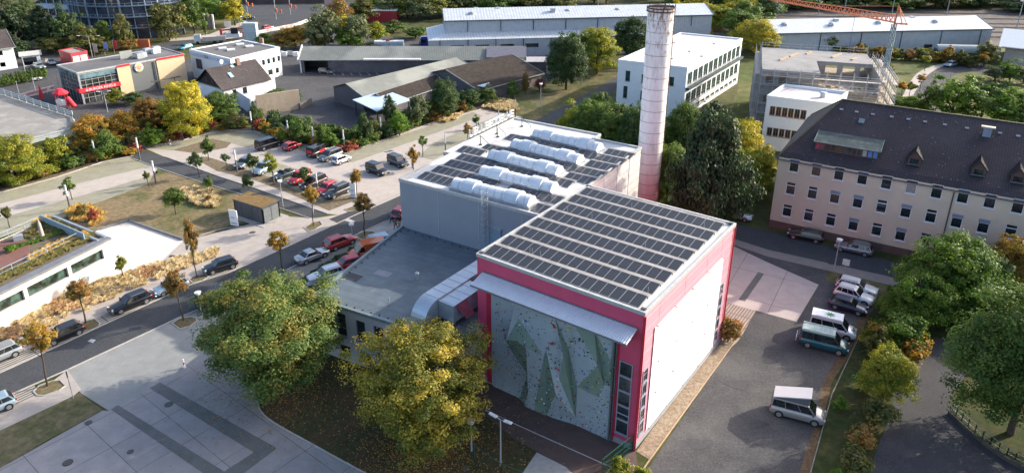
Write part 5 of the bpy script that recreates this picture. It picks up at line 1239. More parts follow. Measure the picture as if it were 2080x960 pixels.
def wallseg(name, label, pts, h, th, mat, cat='wall', z0=0):
 p = [Vector(q) for q in pts]; m = MB()
 for a, b in zip(p, p[1:]):
  d = (b-a).normalized()*th*.5; m.bar((a.x-p[0].x, a.y-p[0].y, z0+h/2), (b.x+d.x-p[0].x, b.y+d.y-p[0].y, z0+h/2), th, h)
 return tag(m.build(name, mat, loc=(p[0].x, p[0].y, 0)), label, cat)
wallseg('terrace_wall', 'tall beige rough rendered garden wall in front of the small house terrace', [G(524, 234), G(609, 221)], 4.6, .4, M('beige_garden_wall', (.42, .34, .25), .9, .12, 1, stain=(.34, .27, .2), ssc=.5))
wallseg('white_garden_wall', 'pale blue-white garden wall below the small house', [G(470, 205), G(482, 212), G(512, 232)], 3.6, .3, M('cool_white_wall', (.52, .57, .66), .8, .06, 1))
wallseg('terrace_railing', 'pale railing wall around the terrace of the small house', [G(488, 192), G(515, 198), G(560, 182)], 3.6, .15, M('pale_green_wall', (.52, .60, .60), .7, .05))
wallseg('yard_wall', 'low dark stone wall right of the beige garden wall', [G(609, 222), G(632, 212)], 1.4, .4, M('dark_stone_wall', (.13, .12, .11), .9, .2))
t, L_ = gable_shed('white_corner_house', 'white house with a dark pitched roof at the left edge', G(-60, 152), G(37, 138), 12, 6.2, 10, tile_mat('left_house_tiles', (.075, .06, .06), (.09, .075, .075), (.04, .035, .035), dots=False), M('bright_white_wall', (.76, .77, .77)), doors=[(-4, -2.7, 4, 5.3), (-4, -2.7, .8, 2.1)], cat='house')
for c_ in t.children:
 if c_.name.startswith('roof'): uvroof(c_)
t, L_ = gable_shed('white_garage', 'small white garage with a grey flat-pitched roof left of the red kiosk', G(48, 135), G(85, 131), 6, 3.0, 3.5, M('grey_felt', (.40, .40, .39), .9), M('bright_white_wall', (.76, .77, .77)), doors=[(-4.2, -.9, .05, 2.3)], cat='garage')
fb = flatbuilding('red_kiosk', 'small red kiosk with white panels and a grey roof behind the restaurant', 'kiosk', [(119, 103), (143, 110), (177, 104), (152, 97)], 3.6, M('kiosk_red', (.40, .04, .05), .6), M('kiosk_roof', (.26, .26, .24), .9), trim=M('kiosk_red', (.4, .04, .05)))
t, L_, c = fb[:3]; finish(fb); e = nearest_edge(L_, c, (143, 110), (177, 104), 3.6); a, b = L_[e], L_[(e+1) % 4]; d = (b-a).normalized(); nq = Vector((d.y, -d.x)); Lk = (b-a).length
for f in (.27, .73): q = a+(b-a)*f+nq*.05; m = MB(); m.box((q.x, q.y, 1.9), (Lk*.38, .08, 1.7), rz=atan2(d.y, d.x)); m.build('white_panel', M('bright_white_wall', (.76, .77, .77)), t)
               # -- burger restaurant
ZB = 7.6
rp_ = [G(*p, ZB) for p in ((107, 134), (156, 148), (373, 110), (322, 97))]
A_, B_, C_, D_ = rp_; u = (C_-B_).normalized(); v = Vector((-u.y, u.x)); Lb = (C_-B_).length; Wb = abs((A_-B_).dot(v)); print('bk', B_, Lb, Wb, degrees(atan2(u.y, u.x)))
azb = atan2(u.y, u.x)
t = empty('fast_food_restaurant', (B_.x, B_.y, 0), azb, 'glass-cornered fast food restaurant with cream and grey walls and red sign band', 'restaurant')
BR_ = lambda px, py, z: Vector(((G(px, py, z)-B_).dot(u), (G(px, py, z)-B_).dot(v)))
xg = BR_(237, 135, ZB).x; xg1 = BR_(264, 130, ZB).x; xg2 = BR_(315, 120, ZB).x; print('bkx', xg, xg1, xg2, Lb)
DG = M('restaurant_grey_wall', (.14, .15, .15), .7, .05); CR = M('cream_wall', (.62, .48, .30), .7, .03)
m = MB(); m.prism([(xg, 0), (Lb, 0), (Lb, Wb), (0, Wb), (0, Wb*.99), (xg, Wb*.98)], 0, ZB-.3); m.build('wall', DG, t)
m = MB(); m.box((.2, .2, ZB/2), (.4, .4, ZB)); m.box((.2, Wb-.2, ZB/2), (.3, .3, ZB)); m.box((xg/2, .12, ZB-.5), (xg, .2, .25)); m.build('corner_post', M('post_grey', (.30, .32, .33), .5), t)
m = MB()
GLD = Mglass('restaurant_glass', (.03, .035, .035));
m.poly([(.3, .25, 0), (xg, .25, 0), (xg, .25, ZB-.3), (.3, .25, ZB-.3)]); m.poly([(.25, Wb-.2, 0), (.25, .3, 0), (.25, .3, ZB-.3), (.25, Wb-.2, ZB-.3)]); m.build('glazing', GLD, t)
m = MB()
for k in range(1, 6): m.box((xg*k/6, .2, ZB/2), (.1, .12, ZB-.4))
for z in (1.3, 2.3, 4.4, 5.5): m.box((xg/2, .2, z), (xg, .1, .09))
for k in range(1, 6): m.box((.2, Wb*k/6, ZB/2), (.12, .1, ZB-.4))
for z in (2.6, 4.4, 5.5): m.box((.2, Wb/2, z), (.1, Wb-.4, .09))
m.build('mullion', M('post_grey', (.3, .32, .33)), t)
m = MB(); m.box((xg/2, .17, ZB-1.1), (xg-.3, .1, 1.2)); m.box((.17, Wb/2, ZB-1.0), (.1, Wb-.6, 1.1)); m.build('blue_glass_band', Mglass('band_glass', (.07, .12, .14), .2), t)
for xa, xb in ((xg, xg1), (xg2, Lb-.05)):
 m = MB(); m.box(((xa+xb)/2+.05, -.06, (ZB-.5)/2), (xb-xa-.1, .15, ZB-.5)); m.build('cream_panel', CR, t)
 m = MB(); m.box(((xa+xb)/2+.1, -.09, ZB-.2), (xb-xa-.2, .22, .5)); m.build('red_coping', RED, t)
m = MB(); m.box((xg/2-.1, -.12, 3.25), (xg+.7, .4, 1.0)); m.box((-.25, 1.0, 3.25), (.3, 2.4, .98)); sb_ = m.build('sign_band', M('sign_red', (.62, .03, .05), .5, .03), t)
text_on('BURGER KING', .85, (xg*.5, -.34, 3.25), 0, WHITE, sb_)
for x in (xg*.14, xg*.86): m = MB(); m.cyl((x, -.33, 3.25), (x, -.36, 3.25), .32, n=16); m.build('round_logo', M('logo_pink', (.8, .35, .35)), sb_)
xl_ = (xg1+xg2)/2-1.2; zl = 6.3
m = MB(); m.cyl((xl_, -.03, zl), (xl_, -.3, zl), 1.05, n=28); lg = m.build('round_sign', M('sign_white', (.78, .76, .72), .5), t)
for dz, h in ((.42, .3), (-.42, .3)): m = MB(); m.cyl((xl_, -.3, zl+dz*1.1), (xl_, -.33, zl+dz*1.1), .55, n=20); m.build('bun', M('bun_yellow', (.75, .5, .15)), lg)
m = MB(); m.box((xl_, -.34, zl), (1.7, .04, .75)); m.build('sign_field', M('sign_white', (.78, .76, .72)), lg)
text_on('BURGER', .46, (xl_, -.38, zl+.19), 0, RED, lg); text_on('KING', .46, (xl_, -.38, zl-.21), 0, RED, lg)
m = MB(); m.prism([(-.15, -.15), (Lb+.1, -.15), (Lb+.1, Wb+.1), (-.15, Wb+.1)], ZB-.3, ZB-.1); k = len(m.v); m.v += [(-.15, -.15, ZB-.096), (Lb+.1, -.15, ZB-.096), (Lb+.1, Wb+.1, ZB-.096), (-.15, Wb+.1, ZB-.096)]; m.f.append([k, k+1, k+2, k+3]); m.m.append(1)
r = m.build('roof', [M('trim_grey', (.40, .42, .43), .5), M('grey_felt_dark', (.11, .11, .115), .9, .1, .4, stain=(.15, .15, .155))], t)
m = MB(); parapet(m, [(-.15, -.15), (Lb+.1, -.15), (Lb+.1, Wb+.1), (-.15, Wb+.1)], ZB-.1, ZB+.1, .2); m.build('parapet', M('trim_grey', (.4, .42, .43)), r)
m = MB(); m.box((Lb*.55, Wb*.55, ZB+.9), (3, .2, 1.9)); m.build('roof_screen', M('screen_grey', (.28, .30, .29)), r)
for x, y, c_ in ((.64, .35, LGREY), (.68, .42, M('pale_blue_metal', (.42, .5, .58))), (.85, .6, WHITE), (.8, .75, LGREY), (.9, .8, LGREY)): m = MB(); m.box((Lb*x, Wb*y, ZB+.5), (1.8, 1.4, 1.1)); m.box((Lb*x, Wb*y, ZB+1.1), (1.5, 1.1, .12)); m.build('air_conditioner', c_, r)
m = MB(); m.cyl((xg2-.6, -.2, 0), (xg2-.6, -.2, ZB-.5), .12, n=8); m.bar((xl_+1, -3.5, 3.0), (xl_+9, -2.0, 2.6), .3, .25)
for x in (3, 7): m.bar((xl_+x, -3.0, 0), (xl_+x, -3.0, 2.7), .15)
m.build('drive_through_frame', DGREY, t)
               # -- curved glass office top left
gc = [G(170, 75), G(225, 95), G(300, 98), (0, 0)]
t0 = G(155, 60); t1_ = G(375, 68)
mid = G(262, 90)
p0, p1 = Vector(t0), Vector(t1_); ch_ = (p1-p0); d = ch_.normalized(); nrm = Vector((d.y, -d.x)); cc = (p0+p1)/2; sag = (mid-cc).dot(nrm); print('curved', p0, p1, sag, ch_.length)
sag = max(6, min(sag, 14)); R_ = ((ch_.length/2)**2+sag**2)/(2*sag); cen = cc-nrm*(R_-sag); half = math.asin(min(1, ch_.length/2/R_))
t = empty('curved_glass_office', (cen.x, cen.y, 0), 0, 'large curved office with dark blue glass storeys and balcony rails at the top left', 'building')
az0 = atan2(nrm.y, nrm.x); N_ = 28; HG_ = 22
A = lambda k, r: (cos(az0-half+2*half*k/N_)*r, sin(az0-half+2*half*k/N_)*r)
m = MB()
for k in range(N_): a, b = A(k, R_), A(k+1, R_); m.poly([(*a, 0), (*b, 0), (*b, HG_), (*a, HG_)])
m.poly([(*A(0, R_), HG_)]+[(*A(k, R_), HG_) for k in range(1, N_+1)]+[(0, 0, HG_)])
m.build('glass_wall', Mglass('office_glass', (.035, .045, .07), .12, .4, .2), t)
m = MB()
for z in np.arange(3.6, HG_+1, 3.6):
 for k in range(N_):
  a, b = A(k, R_+.5), A(k+1, R_+.5); m.bar((*a, z), (*b, z), 1.2, .3)
m.build('storey_band', M('blue_steel', (.16, .23, .30), .5, .05), t)
m = MB()
for z in np.arange(3.6, HG_+1, 3.6):
 for k in range(N_):
  a, b = A(k, R_+1.1), A(k+1, R_+1.1); m.bar((*a, z+1.0), (*b, z+1.0), .08); m.bar((*a, z), (*a, z+1), .08)
m.build('balcony_rail', M('rail_steel2', (.30, .38, .44), .5), t)
m = MB()
for k in range(0, N_+1, 2): a = A(k, R_+.15); m.bar((*a, 0), (*a, HG_), .25 if k % 6 else .5)
m.build('mullion', M('blue_steel_light', (.30, .36, .44), .5), t)
wq = [G(88, 66), G(160, 70)]; wd_ = (wq[1]-wq[0]); wn_ = Vector((-wd_.y, wd_.x)).normalized()*15
fb = flatbuilding('white_office_wing', 'pale blue-white office wing left of the curved glass front', 'building', None, 24, M('cool_white_wall', (.52, .57, .66)), M('grey_felt', (.4, .4, .39)))
t, L_, c = fb[:3]; e = min(range(4), key=lambda i: (L_[i]+c-wq[0]).length+(L_[(i+1) % 4]+c-wq[1]).length); Le = (L_[(e+1) % 4]-L_[e]).length
ops = {e: [(Le*.1+k*Le*.2, Le*.1+k*Le*.2+2.6, z, z+2.2) for k in range(4) for z in (2, 6, 10, 14, 18)]}; finish(fb, ops)
for o in ops[e]: window(t, L_[e], L_[(e+1) % 4], (o[0]+o[1])/2, o[2], o[1]-o[0], o[3]-o[2], depth=.15, nx=3, fm=M('blue_steel', (.16, .23, .3)))
               # -- parking deck on the left
ZD = 5.2
dk_ = [G(*p, ZD) for p in ((155, 262), (148, 236), (0, 192), (-120, 158), (-300, 250), (-160, 330))]
far = [G(148, 238, ZD), G(0, 190, ZD)]; c = far[0]
t = empty('parking_deck', (c.x, c.y, 0), 0, 'parking deck with a pale concrete top and galvanised railings at the left edge', 'parking deck')
e1 = (far[1]-far[0]).normalized(); e2 = (G(150, 262, ZD)-G(0, 300, ZD)).normalized()*-1
corner = G(150, 262, ZD)-c;
P0 = Vector((0, 0)); P1 = e1*70; P3 = corner; P4 = corner+e2*60
P_deck = [P0, P1, P1+e2*10+ (P4-P3), P4, P3]
m = MB(); m.prism(P_deck, ZD-.5, ZD, 1, 0)
m.build('deck', [M('deck_concrete', (.24, .23, .21), .9, .1, .25, stain=(.34, .33, .31), ssc=.35), M('deck_edge', (.3, .33, .34), .6)], t)
m = MB(); RL = M('deck_rail', (.36, .41, .43), .45, .06, metal=.3)
def rail(a, b, zz, n_, h=1.3):
 for k in range(n_+1): p = a+(b-a)*k/n_; m.bar((p.x, p.y, zz-.3), (p.x, p.y, zz+h), .22)
 for z in (.35, .75, 1.15): m.bar((a.x, a.y, zz+z), (b.x, b.y, zz+z), .08, .26)
rail(P0, P1, ZD, 22); m.build('rail', RL, t)
m = MB(); rail(P3, P4, ZD-.9, 7, 1.3); rail(P3+Vector((0, -.1)), P4+Vector((0, -.1)), ZD-3.2, 7, 1.1); rail(P0, P3, ZD-.8, 2); m.build('front_rail', RL, t)
m = MB()
for a, b in ((P3, P4), (P0, P1)):
 for k in range(8 if a is P3 else 12): p = a+(b-a)*k/(7 if a is P3 else 12); m.bar((p.x, p.y, 0), (p.x, p.y, ZD-.5), .35)
m.build('column', RL, t)
               # -- stone-clad building with roof garden (left)
ZQ = 5.1
q0 = G(219, 480, ZQ); qb = G(227, 547); az1 = radians(54)
q1 = G(0, 588, ZQ)  # front roof edge leaving the frame
d1 = (q1-q0).normalized(); qk = G(108, 436, ZQ); d2 = (qk-q0).normalized(); print('Q', q0, q1, degrees(atan2(d1.y, d1.x)), degrees(atan2(d2.y, d2.x)), (qk-q0).length)
Lq = 40; Wq = (qk-q0).length
t = empty('stone_clad_building', (q0.x, q0.y, 0), 0, 'low pale stone building with ribbon windows and a planted roof terrace', 'building')
Q0, Q1, Q2, Q3 = Vector((0, 0)), d1*Lq, d1*Lq+d2*Wq, d2*Wq
STN = MBrick('pale_stone_cladding', (.60, .57, .53), (.72, .70, .66), (.50, .47, .44), 0, 1.2, .6, .012, var=.1)
def stone():
 m, N, L, B = newmat('stone_cladding'); tc = N.new('ShaderNodeTexCoord');
 b = N.new('ShaderNodeTexBrick'); b.inputs['Scale'].default_value = 1; b.inputs['Brick Width'].default_value = 1.5; b.inputs['Row Height'].default_value = .62; b.inputs['Mortar Size'].default_value = .012; b.offset = .37
 b.inputs['Color1'].default_value = (.56, .53, .49, 1); b.inputs['Color2'].default_value = (.68, .66, .63, 1); b.inputs['Mortar'].default_value = (.44, .41, .38, 1)
 L.new(tc.outputs['UV'], b.inputs['Vector']); c3, _ = noisecol(N, L, tc.outputs['UV'], 2.5, (.8, .79, .77), (1.05,)*3, .35, .62, 8, .7, .6)
 c = mixc(N, L, 1, b.outputs[0], c3, 'MULTIPLY'); L.new(c, B.inputs['Base Color']); B.inputs['Roughness'].default_value = .8; return m
STN = stone()
wl = [(1.2, 6.0), (6.5, 12.0), (12.5, 18.5), (19.0, 30)]
ops = [(a, b, 2.35, 3.75) for a, b in wl]
m = MB(); openwall(m, Q1, Q0, 0, ZQ-.3, [(Lq-b, Lq-a, z0, z1) for a, b, z0, z1 in ops], depth=.4); openwall(m, Q0, Q3, 0, ZQ-.3, [], depth=.2); m.poly([(*Q3, 0), (*Q2, 0), (*Q2, ZQ-.3), (*Q3, ZQ-.3)])
o = m.build('wall', STN, t); uvroof(o)
for a, b, z0, z1 in ops:
 window(t, Q1, Q0, Lq-(a+b)/2, z0, b-a, z1-z0, depth=.36, fm=DGREY, gm=Mglass('green_glass', (.03, .06, .05), .05, .7, .5), fw=.1, sill=False)
m = MB(); m.bar((*Q0, ZQ-.17), (*Q1, ZQ-.17), 1.2, .3);
m.build('roof_edge', M('dark_coping', (.16, .17, .19), .6), t)
plq = ccw([Q0, Q1, Q2, Q3]); m = MB(); m.prism(inward(plq, .3), ZQ-.5, ZQ-.28); m.build('roof_soil', M('roof_soil', (.13, .11, .07), .9, .2, 2), t)
e = d2*Wq; m = MB();
for o_ in (0, 1.1): a, b = d1*(.25+o_)+d2*.2, d1*(.25+o_)+e; m.bar((a.x, a.y, ZQ-.02), (b.x, b.y, ZQ-.02), .38, .2)
m.build('twin_beam', M('blue_steel_beam', (.22, .26, .31), .5), t)
m = MB(); a, b = d1*2.2+d2*2.0, d1*2.0+d2*Wq*.98; m.bar((a.x, a.y, ZQ+.35), (b.x, b.y, ZQ+.35), .12, 1.2); m.build('glass_parapet', M('blue_glass_panel', (.30, .38, .44), .15, .1), t)
def glassrail(a, b, n_):
 m = MB();
 for k in range(n_+1): p = a+(b-a)*k/n_; m.bar((p.x, p.y, ZQ-.2), (p.x, p.y, ZQ+.8), .06)
 m.bar((a.x, a.y, ZQ+.8), (b.x, b.y, ZQ+.8), .06); m.bar((a.x, a.y, ZQ+.25), (b.x, b.y, ZQ+.25), .04); return m.build('terrace_rail', M('rail_steel2', (.3, .38, .44)), t)
glassrail(d1*2.2+d2*3.2, d1*Lq+d2*3.2, 16); glassrail(d1*2.2+d2*(Wq-.4), d1*Lq+d2*(Wq-.4), 16)
def QP(px, py): return G(px, py, ZQ-.25)-q0
pts = [QP(*p) for p in ((-60, 560), (60, 530), (60, 500), (62, 488), (35, 484), (0, 490), (-60, 510))]
m = MB(); m.prism(pts, ZQ-.26, ZQ-.2); m.build('timber_deck', MStripe('deck_boards', (.17, .08, .065), (.21, .10, .08), radians(50), .25, 'X', .4, .8), t)
m = MB(); a, b = QP(62, 492), QP(118, 474); m.bar((a.x, a.y, ZQ-.15), (b.x, b.y, ZQ-.15), .7, .3); m.build('planter_bench', M('pale_bench', (.6, .57, .53)), t)
p = QP(38, 487); m = MB(); m.box((p.x, p.y, ZQ+.1), (1.1, .8, .7), rz=.6); m.build('planter', M('planter_grey', (.28, .31, .35)), t)
p = G(88, 487, ZQ-.25); tt = empty('closed_parasol', (p.x, p.y, ZQ-.2), 0, 'closed beige parasol on the roof terrace', 'parasol')
m = MB(); m.cyl((0, 0, 0), (0, 0, 2.9), .04, n=6); m.cyl((0, 0, 0), (0, 0, .12), .4, n=12); m.build('pole', DGREY, tt)
m = MB(); m.cyl((0, 0, .6), (0, 0, 2.3), .28, .2, n=9); m.cyl((0, 0, 2.3), (0, 0, 2.95), .2, .03, n=9); m.build('fabric', M('beige_fabric', (.42, .37, .33), .9), tt)
               # -- bin shed with brown planted roof
zb_ = 2.9
pts = [G(*p, zb_) for p in ((472, 404), (531, 422), (567, 406), (505, 388))]; c = sum(pts, Vector((0, 0)))/4; pts = ccw([p-c for p in pts])
t = empty('bin_shed', (c.x, c.y, 0), 0, 'dark grey louvred shed with a rusty brown planted roof on the lawn', 'shed')
m = MB(); m.prism(inward(pts, .15), 0, zb_-.2); m.build('wall', M('anthracite_boards', (.075, .08, .09), .7, .06), t)
m = MB(); n = 4; ins = inward(pts, .12)
for i in range(4):
 a, b = ins[i], ins[(i+1) % 4]; L_ = (b-a).length; k_ = int(L_/1.2)
 for k in range(k_+1): p = a+(b-a)*k/k_; m.bar((p.x, p.y, 0), (p.x, p.y, zb_-.2), .1)
m.build('frame', M('grey_frame', (.12, .13, .145), .6), t)
m = MB(); m.prism(pts, zb_-.2, zb_-.02); k = len(m.v); m.v += [(p.x, p.y, zb_-.016) for p in pts]; m.f.append([k, k+1, k+2, k+3]); m.m.append(1); m.build('roof', [M('anthracite_trim', (.07, .075, .08)), Mground('rusty_sedum', (.20, .13, .055), (.26, .17, .07), (.14, .10, .05), 1.2, 8)], t)
e = nearest_edge(pts, c, (531, 422), (567, 406), zb_); a, b = ins[e], ins[(e+1) % 4]; d = (b-a).normalized(); nq = Vector((d.y, -d.x)); L_ = (b-a).length
for f in (.27, .73): q = a+(b-a)*f+nq*.05; m = MB(); m.box((q.x, q.y, 1.3), (L_*.42, .06, 2.3), rz=atan2(d.y, d.x)); m.build('door', M('mesh_door', (.14, .155, .165), .6), t)
m = MB(); m.prism(inward(pts, -.8), .02, .08); tag(m.build('shed_slab', CONC, loc=(c.x, c.y, 0)), kind='structure')
t, L_ = gable_shed('cream_station_building', 'cream building with a white sweeping roof and red trim at the right edge', G(2035, 128), G(2230, 150), 18, 5.5, 8.5, M('sail_roof', (.66, .70, .72), .5, .03), M('cream_station_wall', (.52, .45, .40), .8), over=1.8, cat='building')
m = MB(); m.bar((-1, -1.5, 4.8), (L_, -1.5, 4.8), .3, .4); m.build('red_trim', M('dark_red_trim', (.25, .03, .03)), t)
               # -- vegetation
def leaf_mesh(name, cents, norms, size, tone, aspect=.75, seed=1):
 rg = np.random.default_rng(seed); n = len(cents)
 nr = norms/np.maximum(1e-6, np.linalg.norm(norms, axis=1))[:, None]
 r = rg.normal(size=(n, 3)); t = np.cross(nr, r); t /= np.maximum(1e-6, np.linalg.norm(t, axis=1))[:, None]; b = np.cross(nr, t)
 s = (size*(.65+.7*rg.random(n)))[:, None]
 t *= s; b *= s*aspect
 V = np.empty((n, 4, 3)); V[:, 0] = cents-t; V[:, 1] = cents-b*.9+nr*s*.15; V[:, 2] = cents+t; V[:, 3] = cents+b*.9+nr*s*.15
 me = bpy.data.meshes.new(name); me.vertices.add(4*n); me.loops.add(4*n); me.polygons.add(n)
 me.vertices.foreach_set('co', V.reshape(-1)); me.loops.foreach_set('vertex_index', np.arange(4*n, dtype=np.int32))
 me.polygons.foreach_set('loop_start', np.arange(0, 4*n, 4, dtype=np.int32)); me.polygons.foreach_set('loop_total', np.full(n, 4, dtype=np.int32))
 at = me.attributes.new('tone', 'FLOAT', 'FACE'); at.data.foreach_set('value', tone.astype(np.float32))
 me.update(calc_edges=True); me.validate(); return me
def crown_points(seed, n, clumps=70, shape='round', csize=.24, lump=.25):
 rg = np.random.default_rng(seed)
 ph_ = rg.random(6)*6.28; am = rg.random(6)
 C = []
 while len(C) < clumps:
  d = rg.normal(size=3); d /= np.linalg.norm(d)
  th = math.atan2(d[1], d[0])
  R = 1+lump*(.5*am[0]*math.sin(3*th+ph_[0])+.4*am[1]*math.sin(5*th+ph_[1]+d[2]*3)+.5*am[2]*math.sin(4*d[2]*2+ph_[2]))-lump*.3
  r = R*(.30+.58*rg.random()**.45)
  p = d*r
  if shape == 'round' and p[2] < -.75: continue
  if shape == 'spread': p[2] *= .85
  if shape == 'full': p[:2] *= 1+.75*max(0, -p[2])
  if shape == 'oval': p[0] *= .8+.2*(p[2] < .2); p[1] *= .8+.2*(p[2] < .2); p[:2] *= (1.1-.45*max(0, p[2]))
  if shape == 'cone': k = max(.12, 1.05-(p[2]+1)/2*1.0); p[:2] *= k*1.2
  if shape == 'column': p[:2] *= (1-.25*p[2]**2)
  C.append(p)
 C = np.array(C); ct = rg.random(clumps)
 idx = rg.integers(0, clumps, n); cs = csize*(.6+.8*rg.random(clumps))
 if shape == 'cone': cs = cs*np.clip(1.1-(C[:, 2]+1)/2, .3, 1)
 o = rg.normal(size=(n, 3)); o /= np.linalg.norm(o, axis=1)[:, None]; o *= (rg.random(n)**.45)[:, None]
 o[:, 2] = o[:, 2]*.62
 P = C[idx]+o*cs[idx][:, None]
 N = o*1.0+C[idx]*.6+rg.normal(size=(n, 3))*.45+np.array([0, 0, .5])
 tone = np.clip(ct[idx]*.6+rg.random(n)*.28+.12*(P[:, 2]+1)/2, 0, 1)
 P[:, 2] = P[:, 2]+1.0
 return P, N, tone
def leafmat(name, cols, trans=.35, rough=.6):
 if name in MATS: return MATS[name]
 m = bpy.data.materials.new(name); m.use_nodes = True; N = m.node_tree.nodes; L = m.node_tree.links; N.clear()
 out = N.new('ShaderNodeOutputMaterial'); at = N.new('ShaderNodeAttribute'); at.attribute_name = 'tone'
 r = N.new('ShaderNodeValToRGB'); cr = r.color_ramp; k = len(cols)
 while len(cr.elements) < k: cr.elements.new(.5)
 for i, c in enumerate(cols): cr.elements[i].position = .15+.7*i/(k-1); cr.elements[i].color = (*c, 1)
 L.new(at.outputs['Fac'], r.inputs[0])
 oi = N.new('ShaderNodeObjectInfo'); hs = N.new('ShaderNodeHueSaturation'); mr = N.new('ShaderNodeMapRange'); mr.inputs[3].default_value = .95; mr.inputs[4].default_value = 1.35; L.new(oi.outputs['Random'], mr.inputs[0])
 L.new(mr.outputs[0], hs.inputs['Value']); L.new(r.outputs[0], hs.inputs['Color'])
 d = N.new('ShaderNodeBsdfPrincipled'); d.inputs['Roughness'].default_value = rough; d.inputs['Specular IOR Level'].default_value = .3; L.new(hs.outputs[0], d.inputs['Base Color'])
 t = N.new('ShaderNodeBsdfTranslucent'); hs2 = N.new('ShaderNodeHueSaturation'); hs2.inputs['Value'].default_value = 1.3; hs2.inputs['Saturation'].default_value = 1.1; L.new(hs.outputs[0], hs2.inputs['Color']); L.new(hs2.outputs[0], t.inputs[0])
 mx = N.new('ShaderNodeMixShader'); mx.inputs[0].default_value = trans; L.new(d.outputs[0], mx.inputs[1]); L.new(t.outputs[0], mx.inputs[2]); L.new(mx.outputs[0], out.inputs[0])
 MATS[name] = m; return m
LM = {
'green': leafmat('leaf_green', [(.045, .085, .016), (.075, .13, .024), (.12, .165, .035)]),
'dark': leafmat('leaf_dark_green', [(.032, .06, .02), (.048, .085, .026), (.075, .115, .035)]),
'fresh': leafmat('leaf_fresh_green', [(.05, .11, .015), (.09, .17, .02), (.15, .21, .03)]),
'ygreen': leafmat('leaf_yellow_green', [(.08, .12, .015), (.17, .19, .02), (.30, .27, .03)]),
'yellow': leafmat('leaf_yellow', [(.12, .15, .02), (.30, .27, .03), (.46, .38, .04)]),
'orange': leafmat('leaf_orange', [(.13, .13, .025), (.30, .20, .03), (.44, .22, .045)]),
'rust': leafmat('leaf_rust', [(.11, .10, .025), (.21, .14, .035), (.32, .15, .045)]),
'red': leafmat('leaf_red', [(.14, .05, .03), (.26, .06, .04), (.30, .10, .05)]),
'olive': leafmat('leaf_olive', [(.05, .07, .02), (.10, .11, .03), (.17, .16, .04)]),
'grey': leafmat('leaf_grey_green', [(.06, .08, .035), (.11, .135, .06), (.17, .19, .085)]),
'conifer': leafmat('needle_dark', [(.014, .030, .012), (.024, .046, .017), (.042, .068, .024)], .15),
'maple': leafmat('leaf_maple', [(.048, .085, .02), (.08, .13, .03), (.12, .165, .038), (.25, .20, .045)]),
'golden': leafmat('leaf_golden', [(.075, .105, .02), (.155, .17, .03), (.34, .30, .045), (.56, .42, .07)]),
}
CR_ = {}
def crown(key, seed, n, size, **k):
 P, N_, T = crown_points(seed, n, **k); CR_[key] = leaf_mesh('crown_'+key, P, N_, np.full(n, size), T, seed=seed)
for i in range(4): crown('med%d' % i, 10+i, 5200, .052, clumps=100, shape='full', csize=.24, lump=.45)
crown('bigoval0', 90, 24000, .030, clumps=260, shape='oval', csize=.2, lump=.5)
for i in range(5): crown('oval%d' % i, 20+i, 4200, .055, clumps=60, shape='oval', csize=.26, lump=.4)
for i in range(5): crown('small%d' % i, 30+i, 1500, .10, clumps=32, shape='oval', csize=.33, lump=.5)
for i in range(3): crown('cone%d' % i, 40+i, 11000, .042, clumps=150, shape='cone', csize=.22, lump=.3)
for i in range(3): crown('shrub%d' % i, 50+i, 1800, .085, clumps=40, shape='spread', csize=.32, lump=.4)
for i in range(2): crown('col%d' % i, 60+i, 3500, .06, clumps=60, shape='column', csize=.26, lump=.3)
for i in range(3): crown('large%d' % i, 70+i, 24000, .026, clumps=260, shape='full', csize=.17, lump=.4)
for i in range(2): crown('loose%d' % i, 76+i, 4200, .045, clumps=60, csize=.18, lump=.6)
_n = [0]
def trunk_mesh(r, h, ch_, rad, seed, limbs=5):
 rg = random.Random(seed); m = MB(); pts = [Vector((0, 0, -.1))]; n = 4
 for k in range(1, n+1): pts.append(Vector((rg.uniform(-.06, .06)*h*.3, rg.uniform(-.06, .06)*h*.3, h*k/n)))
 for k in range(n): m.cyl(pts[k], pts[k+1], r*(1-.5*k/n), r*(1-.5*(k+1)/n), n=7, cap=False)
 for k in range(limbs):
  a = k*6.283/limbs+rg.random(); zz = h*rg.uniform(.55, .95); base = Vector((0, 0, zz)); e = Vector((cos(a)*rad*.6, sin(a)*rad*.6, zz+(ch_)*rg.uniform(.25, .6)))
  mid = (base+e)/2+Vector((0, 0, ch_*.06)); m.cyl(base, mid, r*.42, r*.28, n=5, cap=False); m.cyl(mid, e, r*.28, r*.06, n=5, cap=False)
  for j in range(2):
   e2 = mid+Vector((rg.uniform(-1, 1)*rad*.4, rg.uniform(-1, 1)*rad*.4, ch_*.25)); m.cyl(mid, e2, r*.2, r*.04, n=4, cap=False)
 return m
